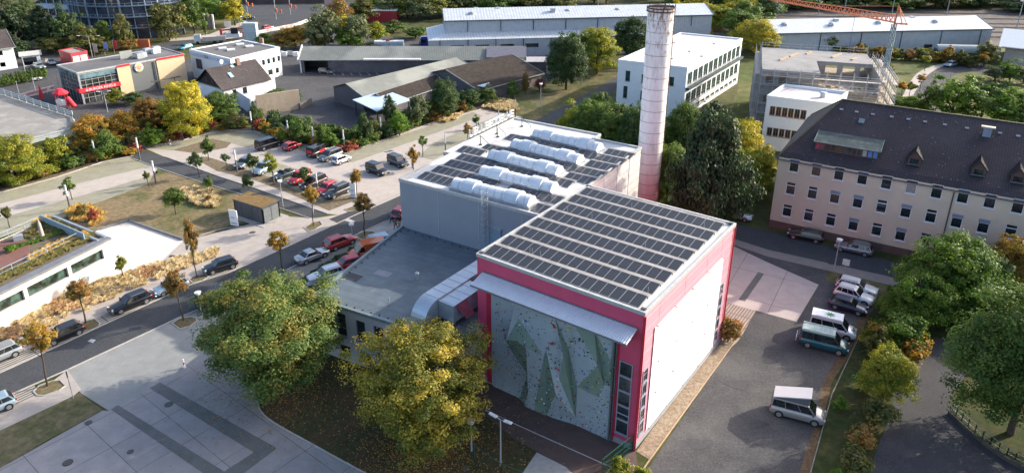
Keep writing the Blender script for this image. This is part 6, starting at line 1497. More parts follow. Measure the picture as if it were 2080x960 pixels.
def tree(base, top, wpx, mesh, mat, label=None, name='tree', group=None, bot=None, cat='tree', tr=None, z0=0, barem=None):
 _n[0] += 1
 g = G(base[0], base[1], z0); H_ = max(.5, HT(base[0] if False else top[0], top[1], g)-z0)
 dist = sqrt(g.length_squared+(HC-z0-H_/2)**2); rad = wpx/2/FP_*dist
 zb_ = .12*H_ if bot is None else max(.05, HT(bot[0], bot[1], g)-z0)
 if bot is None: zb_ = .03*H_
 if cat == 'shrub': zb_ = -.05*H_
 if isinstance(mesh, str): mesh = CR_[mesh]
 t = empty(name, (g.x, g.y, z0), 0, label, cat, group)
 c = bpy.data.objects.new('foliage' if cat == 'shrub' else 'crown', mesh); COL.objects.link(c); c.parent = t
 c.scale = (rad, rad, (H_-zb_)/2); c.location = (0, 0, zb_); c.rotation_euler = (0, 0, (_n[0]*2.39) % 6.28)
 if not mesh.materials: mesh.materials.append(LM['green'])
 c.material_slots[0].link = 'OBJECT'; c.material_slots[0].material = LM[mat] if isinstance(mat, str) else mat
 if cat != 'shrub' or wpx > 60:
  r = tr or max(.05, min(.38, rad*.075)); hh_ = max(zb_+ (H_-zb_)*.35, .3)
  trunk_mesh(r, hh_, H_-zb_, rad, _n[0]).build('trunk' if cat != 'shrub' else 'stem', barem or WOODB, t, smooth=True)
 return t
ORD = ['first', 'second', 'third', 'fourth', 'fifth', 'sixth', 'seventh', 'eighth', 'ninth', 'tenth']
CN = {'green': 'green', 'dark': 'dark green', 'fresh': 'fresh green', 'ygreen': 'yellow-green', 'yellow': 'yellow', 'orange': 'orange', 'rust': 'rusty brown', 'red': 'red', 'olive': 'olive', 'grey': 'grey-green'}
def nth(i, n, mt, lb):
 k = i+1 if i < n/2 else n-i; sd = 'left' if i < n/2 else 'right'
 return '%s %s, %s from the %s end' % (CN[mt], lb, ORD[k-1] if k <= 10 else str(k)+'th', sd)
# --- the two big trees in front
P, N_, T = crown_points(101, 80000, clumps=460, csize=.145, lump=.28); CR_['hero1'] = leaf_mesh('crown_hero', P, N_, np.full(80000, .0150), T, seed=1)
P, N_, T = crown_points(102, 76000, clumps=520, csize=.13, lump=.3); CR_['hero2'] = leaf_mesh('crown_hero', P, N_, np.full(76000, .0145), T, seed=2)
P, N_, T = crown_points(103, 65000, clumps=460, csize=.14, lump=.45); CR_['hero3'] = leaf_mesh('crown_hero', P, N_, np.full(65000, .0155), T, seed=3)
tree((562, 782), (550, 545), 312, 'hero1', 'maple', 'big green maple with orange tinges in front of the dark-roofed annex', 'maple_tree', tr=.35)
tree((868, 902), (852, 645), 322, 'hero2', 'golden', 'big round yellow-golden tree in front of the climbing hall and annex', 'golden_tree', tr=.33)
tree((2052, 880), (2055, 545), 300, 'hero3', 'green', 'big dark green tree at the right bottom edge above the path railing', 'maple_tree')
# --- right side row
R_T = [((1912, 640), (1905, 460), 178, 'large0', 'fresh', 'tall bright green tree rising in front of the beige office block'), ((1852, 668), (1852, 525), 118, 'large1', 'fresh', 'green tree with reddish top beside the three parked cars'),
((2055, 620), (2055, 462), 135, 'large2', 'orange', 'orange-brown autumn tree in front of the beige block at the right edge'), ((1985, 640), (1985, 500), 90, 'large0', 'dark', 'dark green tree between the bright green and the orange tree'),
((2075, 680), (2070, 575), 120, 'large1', 'fresh', 'yellow-green tree at the right edge above the big dark tree'), ((1790, 815), (1788, 688), 105, 'large2', 'ygreen', 'young yellow-green maple between the grass verge and the dark path'),
((1820, 715), (1812, 615), 95, 'med1', 'fresh', 'green bushy tree below the parked dark blue car'), ((1838, 655), (1834, 588), 60, 'med0', 'fresh', 'small light green tree beside the dark blue parked car'), ((1930, 560), (1935, 470), 80, 'med3', 'fresh', 'green crown touching the facade of the beige block')]
for b, tp_, w_, ms_, mt, lb in R_T: tree(b, tp_, w_, ms_, mt, lb)
for b, tp_, w_, mt, lb in [((1800, 640), (1802, 590), 55, 'fresh', 'bright green shrub right of the dark blue parked car'), ((1765, 700), (1768, 660), 45, 'ygreen', 'yellow-green shrub beside the nose of the white camper van'), ((1760, 790), (1762, 745), 55, 'fresh', 'green shrub left below the young yellow-green maple'), ((1845, 735), (1843, 665), 75, 'orange', 'orange shrub beside the entrance of the dark path'), ((1778, 740), (1778, 655), 60, 'olive', 'small green shrub beside the white and teal camper vans'), ((1745, 905), (1745, 850), 62, 'rust', 'reddish brown shrub on the grass strip near the bottom'),
((1735, 960), (1738, 905), 66, 'olive', 'brownish shrub at the bottom end of the grass strip'), ((1705, 830), (1705, 800), 30, 'fresh', 'little green sapling on the grass strip'), ((1780, 860), (1785, 800), 70, 'olive', 'green shrub below the yellow-green maple'),
((1478, 690), (1481, 632), 58, 'rust', 'round brown and yellow-green bush at the far corner of the pink hall'), ((1258, 965), (1262, 925), 50, 'ygreen', 'weeping grassy plant at the bottom beside the green fence'), ((1300, 975), (1298, 945), 40, 'ygreen', 'small weeping grassy plant right of the green fence'),
((1790, 700), (1800, 640), 60, 'orange', 'orange-leaved shrub below the row of parked estates'), ((1700, 978), (1698, 945), 34, 'fresh', 'light green fern-like plant at the bottom of the verge')]:
 tree(b, tp_, w_, 'shrub%d' % (_n[0] % 3), mt, lb, 'shrub', cat='shrub')
# --- behind the hall and around the chimney
BH = [((1160, 285), (1150, 205), 75, 'med0', 'ygreen'), ((1195, 300), (1190, 195), 90, 'large0', 'green'), ((1240, 315), (1240, 190), 110, 'large1', 'green'), ((1290, 330), (1280, 200), 90, 'large2', 'dark'), ((1215, 270), (1215, 183), 60, 'med2', 'green'),
((1352, 440), (1352, 272), 85, 'large0', 'green'), ((1385, 330), (1378, 186), 80, 'large1', 'green'), ((1500, 345), (1500, 232), 100, 'large2', 'yellow'), ((1470, 380), (1478, 280), 90, 'med1', 'ygreen'), ((1525, 400), (1520, 295), 95, 'large0', 'ygreen'), ((1590, 292), (1588, 250), 36, 'med3', 'orange'),
((1480, 430), (1478, 330), 75, 'med0', 'green'), ((1545, 350), (1545, 290), 60, 'med2', 'yellow'), ((1345, 330), (1345, 240), 60, 'med3', 'fresh'), ((1380, 470), (1375, 350), 60, 'med1', 'dark')]
for i, (b, tp_, w_, ms_, mt) in enumerate(BH):
 tree(b, tp_, w_, ms_, mt, ['yellowish tree nearest the left edge of the clump behind the grey hall', 'green tree second from the left behind the grey hall roof', 'broad green tree in the middle of the clump behind the grey hall', 'dark green tree just left of the chimney', 'light green tree top behind the grey hall clump',
 'green tree directly right of the chimney foot', 'tall green tree right of the chimney in front of the white office', 'yellow-orange tree right of the dark conifer', 'yellow-green tree close behind the dark conifer', 'yellow-green tree lowest in the group beside the conifer', 'little orange tree in front of the white extension',
 'green tree at the right foot of the dark conifer', 'yellow bush-like tree beside the pale parked car', 'fresh green tree half hidden by the chimney', 'dark tree between the chimney and the conifer'][i])
tree((1425, 500), (1412, 184), 165, 'bigoval0', 'conifer', 'tall dark conifer behind the pink hall right of the chimney', 'conifer_tree')
tree((1462, 475), (1452, 290), 110, 'large1', 'dark', 'dark bushy tree below the tall conifer')
tree((1150, 182), (1146, 56), 95, 'large2', 'dark', 'tall dark green tree left of the white office building'); tree((1212, 150), (1210, 45), 95, 'large0', 'ygreen', 'tall yellow-green tree beside the long pale hall')
tree((1172, 150), (1190, 50), 60, 'med1', 'green', 'green tree between the dark and the yellow-green trees'); tree((1280, 130), (1278, 18), 85, 'large1', 'dark', 'tall dark tree left of the chimney top'); tree((1384, 68), (1382, 26), 40, 'med2', 'green', 'small green tree right of the chimney top')
tree((1250, 110), (1248, 70), 40, 'med0', 'green', 'small green tree beside the left edge of the tall dark tree')
for b, tp_, w_, ms_, mt, lb in [((1532, 112), (1530, 32), 100, 'large2', 'yellow', 'broad green and yellow tree behind the white office building'), ((1500, 80), (1495, 10), 80, 'med1', 'green', 'green tree behind the broad yellow tree'), ((1630, 98), (1628, 46), 70, 'med0', 'fresh', 'bright green tree in front of the pale hall left part'),
((1678, 106), (1680, 62), 42, 'col0', 'ygreen', 'yellow-green slim tree in front of the pale hall'), ((1748, 112), (1750, 86), 30, 'med2', 'olive', 'small olive tree before the pale hall'), ((1710, 110), (1712, 92), 40, 'shrub1', 'ygreen', 'low yellow-green bush before the pale hall'),
((1800, 150), (1802, 124), 26, 'med1', 'olive', 'small round bush on the meadow right of the crane'), ((1416, 70), (1418, 52), 22, 'med3', 'yellow', 'small yellow tree at the end of the two-tier hall'), ((1436, 72), (1436, 50), 20, 'med0', 'yellow', 'little yellow tree touching the end wall of the two-tier hall'),
((1930, 245), (1925, 145), 110, 'loose0', 'fresh', 'broad loose-crowned green tree behind the beige block roof'), ((1990, 250), (1985, 150), 120, 'loose1', 'green', 'wide green tree right of the loose-crowned tree behind the roof'), ((2045, 262), (2040, 175), 100, 'med2', 'fresh', 'green tree behind the roof near the right edge'),
((1880, 240), (1882, 160), 60, 'loose0', 'green', 'loose green tree standing over the curved road'), ((1812, 222), (1812, 192), 50, 'med1', 'green', 'low green tree beyond the roof ridge beside the crane'), ((1850, 232), (1850, 190), 60, 'med3', 'fresh', 'green tree just beyond the ridge of the long roof'), ((2075, 275), (2075, 205), 70, 'med0', 'green', 'green tree at the far right behind the roof'),
((1998, 135), (1998, 78), 42, 'med3', 'olive', 'dark reddish green tree beside the cream station building'), ((2020, 165), (2018, 128), 42, 'med1', 'grey', 'silvery green willow beside the parked cars at the right'), ((2050, 165), (2048, 118), 50, 'med0', 'fresh', 'light green willow at the right edge'), ((2078, 170), (2076, 135), 46, 'med2', 'grey', 'silvery bush at the far right edge')]:
 tree(b, tp_, w_, ms_, mt, lb)
hr_ = random.Random(21)
for i in range(26):
 x = 1735+i*9.5; y = 118+(i/26)**2*18+hr_.uniform(-2, 2); mt = hr_.choice(['olive', 'orange', 'ygreen', 'rust', 'ygreen']); tree((x, y), (x, y-24-hr_.uniform(0, 8)), 26, 'shrub%d' % (i % 3), mt, nth(i, 26, mt, 'hedge shrub before the long pale hall'), 'shrub', 'hedge shrubs before the pale hall', cat='shrub')
# --- far woods along the top and between
fw = random.Random(31)
def wood(n, x0, x1, y0, y1, h0, h1, w0, w1, mats, lb, grp, ms=('med0', 'med1', 'med2', 'med3')):
 for i in range(n):
  x = x0+(x1-x0)*(i+fw.random())/n; y = fw.uniform(y0, y1); mt = fw.choice(mats); tree((x, y), (x, y-fw.uniform(h0, h1)), fw.uniform(w0, w1), fw.choice(ms), mt, nth(i, n, mt, lb), 'tree', grp)
wood(20, 770, 1140, 24, 40, 48, 66, 62, 90, ['green', 'grey', 'olive', 'ygreen', 'green'], 'bushy tree behind the two-tier hall', 'trees behind the two-tier hall')
wood(9, -60, 90, 30, 62, 40, 60, 40, 60, ['dark', 'dark', 'green'], 'tree behind the corner houses at the top left', 'trees at the top left', ('med0', 'med1', 'oval1'))
wood(8, 60, 330, -30, -10, 30, 40, 60, 80, ['dark', 'green'], 'tree beyond the glass office', 'trees beyond the glass office')
wood(12, 800, 1420, -6, 8, 34, 55, 55, 85, ['green', 'dark', 'olive', 'ygreen'], 'tree in the far belt beyond the railway', 'trees beyond the railway centre')
wood(12, 1360, 1560, 30, 70, 45, 70, 60, 90, ['green', 'ygreen', 'dark', 'yellow'], 'tree between the chimney top and the crane jib', 'trees between chimney and crane')
wood(26, 1480, 2200, 8, 24, 34, 60, 60, 95, ['dark', 'green', 'dark', 'olive'], 'tree beyond the railway at the top right', 'dark wood at the top right')
wood(22, 1480, 2250, -20, -4, 40, 70, 70, 110, ['dark', 'green', 'dark'], 'tree deep in the wood at the top right', 'deep wood at the top right')
wood(12, 650, 1100, -22, -8, 35, 60, 60, 95, ['olive', 'green', 'rust', 'dark'], 'tree at the very top centre of the picture', 'trees at the top centre')
wood(9, 430, 720, -14, -4, 20, 40, 45, 70, ['olive', 'green', 'rust'], 'low tree behind the brick wall at the top', 'trees behind the junction')
wood(12, 1560, 1720, 78, 84, 10, 16, 18, 30, ['olive', 'green', 'ygreen'], 'low bush above the long pale hall', 'bushes above the pale hall', ('shrub0', 'shrub1'))
for b, tp_, w_, ms_, mt, lb in [((660, 98), (652, 12), 80, 'med0', 'grey', 'big rounded grey-green willow above the long shed'), ((725, 96), (722, 16), 60, 'med1', 'grey', 'tall grey-green tree in the middle of the clump above the shed'), ((708, 100), (707, 56), 56, 'med2', 'fresh', 'fresh green round tree right above the long shed roof'), ((765, 88), (762, 40), 48, 'med3', 'ygreen', 'yellow and green tree right in the clump above the shed'),
((600, 98), (612, 45), 60, 'med1', 'orange', 'brownish yellow tree left of the clump above the shed'), ((575, 98), (580, 60), 55, 'med3', 'rust', 'rusty bush-like tree left end above the long shed'), ((650, 100), (650, 60), 44, 'med0', 'olive', 'olive bushy tree in front of the willow'), ((760, 100), (762, 84), 50, 'shrub0', 'grey', 'low grey-green bush above the shed roof'), ((790, 99), (790, 76), 26, 'med1', 'red', 'small red tree beside the white container'),
((690, 60), (690, -8), 60, 'med2', 'rust', 'brown tree top behind the clump'), ((738, 45), (740, -10), 60, 'med3', 'olive', 'olive tree top behind the clump'), ((700, 90), (745, 22), 40, 'oval0', 'yellow', 'slim yellow tree right of the tall grey-green tree'), ((540, 92), (545, 62), 50, 'shrub2', 'green', 'green bush beside the bridge parapet'), ((800, 66), (805, 40), 60, 'shrub1', 'green', 'green brambles on the bank'), ((845, 78), (842, 50), 60, 'shrub0', 'green', 'green brambles by the blue lorry')]:
 tree(b, tp_, w_, ms_, mt, lb)
for b, tp_, w_, ms_, mt, lb in [((345, 82), (342, -8), 75, 'med1', 'olive', 'tall olive-green street tree in front of the curved glass office'), ((396, 68), (394, -15), 52, 'med2', 'green', 'green street tree beside the curved office end'), ((432, 50), (440, -16), 62, 'med0', 'fresh', 'bright green tree at the junction'), ((478, 52), (477, -12), 50, 'med3', 'yellow', 'yellowish street tree at the junction'),
((418, 73), (417, 36), 9, 'col1', 'green', 'very slim ivy-like column tree beside the verge'), ((100, 100), (78, -5), 74, 'cone1', 'conifer', 'tall dark spruce between the houses at the top left'), ((15, 100), (10, -30), 84, 'cone2', 'conifer', 'dark spruce at the top left corner'), ((50, 95), (45, 10), 66, 'cone0', 'conifer', 'dark spruce second from the left edge'),
((140, 98), (132, 8), 62, 'med0', 'dark', 'broad dark green tree right of the spruces'), ((180, 105), (172, 48), 62, 'med2', 'olive', 'olive tree behind the red kiosk'), ((215, 98), (212, 28), 34, 'oval1', 'green', 'slim green tree in front of the glass office'), ((256, 98), (254, 20), 36, 'oval2', 'olive', 'slim tree with yellowish top in front of the glass office'), ((205, 108), (205, 78), 50, 'med3', 'olive', 'low olive tree behind the restaurant'), ((262, 100), (262, 76), 34, 'med1', 'rust', 'brownish low tree at the glass office foot'),
((115, 108), (112, 70), 60, 'med1', 'olive', 'yellowish green bush below the dark spruces'), ((30, 118), (28, 60), 70, 'cone1', 'conifer', 'dark conifer behind the white corner house')]:
 tree(b, tp_, w_, ms_, mt, lb, name='conifer_tree' if mt == 'conifer' else 'tree')
for i in range(12): x = 5+i*8; tree((x, 178-i*1.6), (x, 150-i*1.6), 11, 'col0', 'green', nth(i, 12, 'green', 'slim clipped conifer below the white corner house'), 'hedge_conifer', 'clipped conifers of the left hedge', cat='shrub')
# --- belt between the yards and the parking lots
BT = [((42, 372), (42, 262), 98, 'large0', 'ygreen', 'large yellow-green tree at the left edge below the parking deck'), ((120, 335), (118, 268), 44, 'med1', 'ygreen', 'small yellow-green tree in front of the deck corner'), ((200, 305), (198, 220), 84, 'large1', 'orange', 'orange tree nearest the parking deck corner'), ((218, 322), (215, 262), 56, 'med2', 'green', 'green lower tree below the orange tree'),
((258, 292), (255, 216), 66, 'med3', 'orange', 'orange and green tree in the middle of the belt'), ((305, 268), (302, 190), 64, 'large2', 'rust', 'rusty orange tree behind the belt near the restaurant'), ((310, 298), (308, 250), 44, 'med0', 'fresh', 'fresh green rounded tree low in the belt'), ((350, 262), (348, 190), 60, 'med1', 'ygreen', 'olive-yellow tree left of the big yellow one'), ((388, 280), (382, 152), 92, 'large0', 'yellow', 'big bright yellow tree in front of the small house'),
((450, 248), (447, 176), 76, 'large1', 'green', 'dark green round tree beside the small white house'), ((478, 262), (475, 228), 50, 'med0', 'olive', 'olive bush-like tree below the house garden wall'), ((236, 212), (233, 178), 40, 'med2', 'ygreen', 'small light green tree in front of the restaurant glazing'), ((275, 212), (272, 184), 44, 'med3', 'dark', 'dark low tree below the round sign'), ((335, 258), (337, 248), 12, 'col0', 'yellow', 'tiny slim yellow tree in the belt'),
((612, 290), (610, 228), 54, 'med1', 'green', 'green tree beside the end of the yard wall'), ((575, 292), (574, 256), 26, 'small0', 'ygreen', 'young yellow-green tree left of the black van row'), ((660, 300), (666, 245), 38, 'oval0', 'green', 'slim green tree in the belt above the red and black van'), ((672, 305), (676, 262), 36, 'oval1', 'fresh', 'fresh green tree beside the slim one in the belt'), ((742, 292), (740, 222), 34, 'oval2', 'dark', 'slim dark tree in the belt in front of the boarded shed'),
((792, 255), (790, 184), 34, 'oval0', 'dark', 'slim dark tree in front of the blue canopy'), ((812, 275), (815, 222), 46, 'med2', 'fresh', 'fresh green tree below the blue canopy corner'), ((850, 255), (848, 178), 44, 'oval1', 'grey', 'grey-green tree right of the blue canopy'), ((905, 240), (903, 152), 66, 'large2', 'dark', 'round dark green tree in the belt below the dark roofs'), ((955, 218), (955, 178), 50, 'med3', 'dark', 'dark bushy tree right of the round dark green tree'), ((990, 210), (992, 172), 44, 'med0', 'green', 'green tree at the right end of the belt'),
((1042, 200), (1042, 158), 34, 'oval2', 'green', 'narrow green tree near the bank'), ((1068, 192), (1068, 142), 20, 'oval0', 'rust', 'slim brownish tree beside the bank path'), ((1096, 185), (1096, 154), 26, 'oval1', 'red', 'small dark red tree on the bank'), ((770, 300), (772, 270), 26, 'small1', 'ygreen', 'young yellow-green tree in the belt above the lot') if False else ((913, 238), (912, 212), 20, 'small1', 'yellow', 'young yellow tree at the foot of the dark green tree'),
((700, 300), (702, 280), 30, 'small2', 'fresh', 'small fresh green tree at the lot edge above the white car'), ((520, 262), (515, 200), 20, 'oval2', 'dark', 'narrow dark shrub-tree at the corner of the beige garden wall'), ((600, 215), (606, 176), 34, 'med1', 'dark', 'ivy-like dark bush on the end of the beige garden wall'), ((560, 200), (565, 178), 46, 'shrub0', 'green', 'green bush along the top of the beige garden wall')]
for b, tp_, w_, ms_, mt, lb in BT: tree(b, tp_, w_, ms_, mt, lb)
sh = random.Random(41)
def shrubrow(px, n, mats, lb, grp, w0=22, w1=36, h0=14, h1=26, jit=5):
 seg = []; L_ = 0
 for a, b in zip(px, px[1:]): l = hypot(b[0]-a[0], b[1]-a[1]); seg.append((L_, l, a, b)); L_ += l
 for i in range(n):
  s = L_*(i+sh.random())/n
  for s0, l, a, b in seg:
   if s0 <= s <= s0+l: f = (s-s0)/l; x = a[0]+(b[0]-a[0])*f; y = a[1]+(b[1]-a[1])*f+sh.uniform(-jit, jit)
  mt = sh.choice(mats); tree((x, y), (x, y-sh.uniform(h0, h1)), sh.uniform(w0, w1), 'shrub%d' % sh.randint(0, 2), mt, nth(i, n, mt, lb), 'shrub', grp, cat='shrub')
shrubrow([(-30, 388), (60, 366), (115, 350), (205, 320)], 16, ['green', 'olive', 'rust', 'ygreen', 'dark'], 'shrub behind the left parking lot', 'shrubs behind the left lot', 26, 44, 18, 34)
shrubrow([(-30, 360), (60, 345), (115, 330), (170, 318)], 9, ['dark', 'dark', 'olive'], 'shrub close below the parking deck', 'shrubs below the parking deck', 36, 50, 26, 44)
shrubrow([(220, 322), (300, 300), (370, 280), (440, 262), (500, 255)], 16, ['green', 'rust', 'red', 'ygreen', 'olive', 'orange'], 'low shrub above the lane entrance', 'shrubs above the lane entrance', 20, 34, 12, 24)
shrubrow([(520, 262), (590, 284), (700, 306), (770, 285), (880, 245), (960, 218)], 42, ['rust', 'olive', 'red', 'orange', 'green', 'ygreen', 'dark', 'green'], 'shrub in the belt above the car park', 'shrubs above the car park', 22, 40, 16, 32, 4)
shrubrow([(510, 245), (600, 268), (700, 288), (780, 262), (880, 228), (980, 198)], 36, ['green', 'dark', 'olive', 'green'], 'shrub along the yard wall', 'rear shrubs beside the yard', 26, 44, 20, 40, 6)
shrubrow([(270, 240), (330, 262), (400, 250), (480, 240)], 12, ['dark', 'green', 'olive'], 'shrub behind the autumn trees near the restaurant', 'shrubs behind the autumn trees', 26, 44, 18, 34, 6)
# --- young street trees: base, top, crown width, crown bottom
YT = [((97, 783), (76, 648), 56, 715, 'orange', 'street tree with orange-red crown nearest the bottom left'), ((174, 655), (163, 564), 48, 612, 'rust', 'brownish street tree beside the black hatchback'), ((373, 650), (356, 540), 50, 600, 'rust', 'brown street tree in front of the pale blue car'), ((401, 562), (385, 435), 32, 520, 'rust', 'tall narrow orange-brown street tree by the grass bed'),
((576, 555), (566, 456), 42, 510, 'orange', 'orange street tree left of the silver saloon'), ((637, 458), (629, 374), 34, 415, 'orange', 'golden-brown street tree in the kerbed island'), ((741, 478), (733, 390), 42, 434, 'rust', 'brown-green street tree by the zebra of dark asphalt'), ((725, 400), (720, 340), 30, 374, 'orange', 'golden street tree by the white banner post'), ((840, 345), (838, 294), 24, 330, 'orange', 'small orange tree beside the dark van with open tailgate'),
((859, 318), (858, 274), 20, 298, 'green', 'young conical green tree above the dark vans'), ((968, 262), (970, 232), 16, 252, 'green', 'tiny green tree behind the roof sign'), ((950, 285), (948, 248), 22, 275, 'rust', 'small rusty tree at the left end of the roof sign'), ((462, 345), (463, 308), 20, 328, 'dark', 'small dark green round tree in the car park strip'), ((425, 325), (424, 275), 26, 312, 'green', 'young green tree at the lot entrance'),
((405, 360), (402, 305), 26, 342, 'dark', 'dark green young tree beside the asphalt lane'), ((425, 385), (424, 352), 18, 384, 'green', 'small conical tree on the lawn edge'), ((517, 360), (518, 310), 26, 342, 'dark', 'dark young tree beside the silver cars'), ((505, 385), (505, 348), 26, 384, 'dark', 'dark young tree behind the wooden-roofed shed'), ((557, 375), (550, 305), 32, 350, 'ygreen', 'tilted yellow-green young tree by the convertible'),
((622, 380), (618, 333), 30, 368, 'dark', 'dark green young tree over the red van'), ((147, 405), (140, 356), 26, 390, 'green', 'young green tree on the left lot island'), ((303, 380), (298, 345), 12, 365, 'olive', 'thin young tree beside the white-topped stele'), ((20, 462), (12, 414), 20, 448, 'olive', 'thin young tree at the left edge behind the roof garden'), ((252, 568), (248, 516), 22, 548, 'ygreen', 'slender pale green tree in front of the stone wall'),
((358, 435), (352, 372), 42, 425, 'green', 'multi-stemmed green tree in the lawn bed'), ((1868, 185), (1876, 148), 18, 166, 'rust', 'small rusty street tree at the curved road'), ((1845, 200), (1850, 165), 18, 184, 'rust', 'small brown tree at the kerb of the curved road'), ((1828, 208), (1832, 162), 22, 185, 'orange', 'orange street tree nearest the crane'), ((1920, 130), (1916, 90), 20, 112, 'orange', 'orange tree behind the curved road'),
((1950, 135), (1944, 102), 22, 128, 'olive', 'olive street tree beside the white car'), ((1992, 140), (2004, 104), 20, 124, 'orange', 'orange street tree near the station building'), ((1948, 130), (1955, 100), 18, 122, 'olive', 'green-brown small tree by the curve'), ((1878, 145), (1880, 110), 22, 130, 'ygreen', 'small yellowish tree at the hedge corner')]
for b, tp_, w_, cb_, mt, lb in YT:
 tree(b, tp_, w_, 'small%d' % (_n[0] % 5) if w_ < 30 else 'oval%d' % (_n[0]*2 % 5), mt, lb, 'street_tree', 'young street trees', bot=(tp_[0], cb_), tr=.09 if w_ < 40 else .11).rotation_euler = (sh.uniform(-.05, .05), sh.uniform(-.05, .05), 0)
# --- ornamental grass (nobody can count it)
def tufts(name, poly, n, cols, label, size=.75, z0=0, pz=0, seed=5, cat='ornamental grass'):
 rg = np.random.default_rng(seed); P = [G(*p, pz) for p in poly]
 xs = [p.x for p in P]; ys = [p.y for p in P]; out = []
 def ins(x, y):
  c = False; j = len(P)-1
  for i in range(len(P)):
   if (P[i].y > y) != (P[j].y > y) and x < (P[j].x-P[i].x)*(y-P[i].y)/(P[j].y-P[i].y)+P[i].x: c = not c
   j = i
  return c
 while len(out) < n:
  x, y = rg.uniform(min(xs), max(xs)), rg.uniform(min(ys), max(ys))
  if ins(x, y): out.append((x, y))
 out = np.array(out); K = 60; tot = n*K
 th = rg.random(tot)*6.283; sp = rg.random(tot)**.6; R_ = size*(.8+.4*np.repeat(rg.random(n), K))
 bx = np.repeat(out[:, 0], K); by = np.repeat(out[:, 1], K)
 b0 = np.stack([bx+np.cos(th)*.05, by+np.sin(th)*.05, np.full(tot, z0)], 1)
 mid = np.stack([bx+np.cos(th)*R_*sp*.45, by+np.sin(th)*R_*sp*.45, z0+R_*(.75-.1*sp)], 1)
 tip = np.stack([bx+np.cos(th)*R_*sp*.95, by+np.sin(th)*R_*sp*.95, z0+R_*(.85-.55*sp)], 1)
 w_ = .032*size/.75; sx = np.stack([-np.sin(th)*w_, np.cos(th)*w_, np.zeros(tot)], 1)
 V = np.stack([b0-sx*.5, b0+sx*.5, mid+sx, mid-sx, tip], 1).reshape(-1, 3)
 me = bpy.data.meshes.new(name); F = []
 base = np.arange(tot)*5
 me.vertices.add(5*tot); me.vertices.foreach_set('co', V.reshape(-1))
 q = np.stack([base, base+1, base+2, base+3], 1); tr_ = np.stack([base+3, base+2, base+4], 1)
 lv_ = np.concatenate([q.reshape(-1), tr_.reshape(-1)]).astype(np.int32); me.loops.add(len(lv_)); me.loops.foreach_set('vertex_index', lv_)
 me.polygons.add(2*tot); me.polygons.foreach_set('loop_start', np.concatenate([np.arange(tot)*4, 4*tot+np.arange(tot)*3]).astype(np.int32)); me.polygons.foreach_set('loop_total', np.concatenate([np.full(tot, 4), np.full(tot, 3)]).astype(np.int32))
 tn = np.clip(np.repeat(rg.random(n), K)*.7+rg.random(tot)*.3, 0, 1); at = me.attributes.new('tone', 'FLOAT', 'FACE'); at.data.foreach_set('value', np.concatenate([tn, tn]).astype(np.float32))
 me.update(calc_edges=True); me.validate(); me.materials.append(cols)
 o = bpy.data.objects.new(name, me); COL.objects.link(o); return tag(o, label, cat, kind='stuff')
STRAW = leafmat('straw_grass', [(.48, .37, .18), (.66, .53, .29), (.78, .66, .42)], .4); RUSTG = leafmat('rusty_grass', [(.34, .20, .10), (.48, .30, .16), (.56, .38, .20)], .4); OLG = leafmat('olive_grass', [(.12, .12, .04), (.22, .20, .06), (.34, .28, .09)], .3)
GOLDG = leafmat('golden_grass', [(.44, .29, .07), (.62, .42, .11), (.70, .52, .16)], .4)
tufts('ornamental_grass', [(-30, 668), (0, 655), (80, 625), (130, 600), (200, 575), (290, 545), (380, 520), (440, 505), (458, 510), (440, 522), (340, 560), (220, 610), (150, 645), (60, 680), (0, 690), (-30, 700)], 420, STRAW, 'long bed of straw coloured ornamental grass along the pavement')
tufts('ornamental_grass', [(100, 625), (135, 600), (190, 600), (180, 620), (110, 640)], 45, RUSTG, 'rusty brown patch in the long ornamental grass bed', .8, seed=8)
tufts('ornamental_grass', [(265, 560), (290, 545), (325, 548), (300, 566)], 40, RUSTG, 'brown patch at the middle of the long grass bed', .8, seed=9)
tufts('ornamental_grass', [(-20, 690), (0, 675), (45, 668), (30, 690)], 30, RUSTG, 'rusty tufts at the left end of the grass bed', seed=12)
tufts('ornamental_grass', [(132, 430), (150, 418), (190, 420), (213, 434), (210, 450), (185, 462), (150, 450)], 75, GOLDG, 'golden ornamental grass mound beside the roof garden corner', .85, seed=10)
tufts('ornamental_grass', [(360, 388), (390, 380), (430, 388), (455, 408), (440, 424), (400, 418), (375, 405)], 100, STRAW, 'straw coloured grass mound on the lawn', .9, seed=13)
tufts('ornamental_grass', [(333, 400), (350, 394), (378, 400), (370, 412), (340, 412)], 30, OLG, 'olive grass tufts below the lawn tree', .8, seed=14)
tufts('ornamental_grass', [(978, 220), (1000, 208), (1025, 204), (1047, 208), (1050, 226), (1040, 230), (1010, 226)], 130, STRAW, 'straw coloured grass mound behind the roof sign', 1.0, seed=15)
tufts('ornamental_grass', [(888, 245), (905, 235), (940, 232), (930, 243), (905, 250)], 50, STRAW, 'golden grass strip at the lot corner below the belt', .9, seed=16)
tufts('ornamental_grass', [(-60, 615), (0, 575), (120, 520), (180, 490), (200, 482), (190, 475), (120, 505), (0, 555), (-60, 590)], 230, OLG, 'olive and yellow grasses along the front edge of the roof garden', .55, ZQ-.28, ZQ-.28, 17)
tufts('ornamental_grass', [(60, 535), (130, 500), (185, 478), (178, 470), (125, 490), (60, 520)], 90, GOLDG, 'golden grass band on the roof garden', .6, ZQ-.28, ZQ-.28, 18)
tufts('roof_garden_plants', [(45, 480), (70, 455), (105, 442), (140, 460), (160, 470), (115, 478), (70, 490)], 170, OLG, 'green and olive perennials in the middle of the roof garden', .5, ZQ-.28, ZQ-.28, 19)
tufts('ornamental_grass', [(62, 455), (75, 450), (104, 440), (108, 446), (75, 458)], 28, GOLDG, 'yellow grass at the rear edge of the roof garden', .6, ZQ-.28, ZQ-.28, 20)
HG = MATS['leaf_fresh_green']
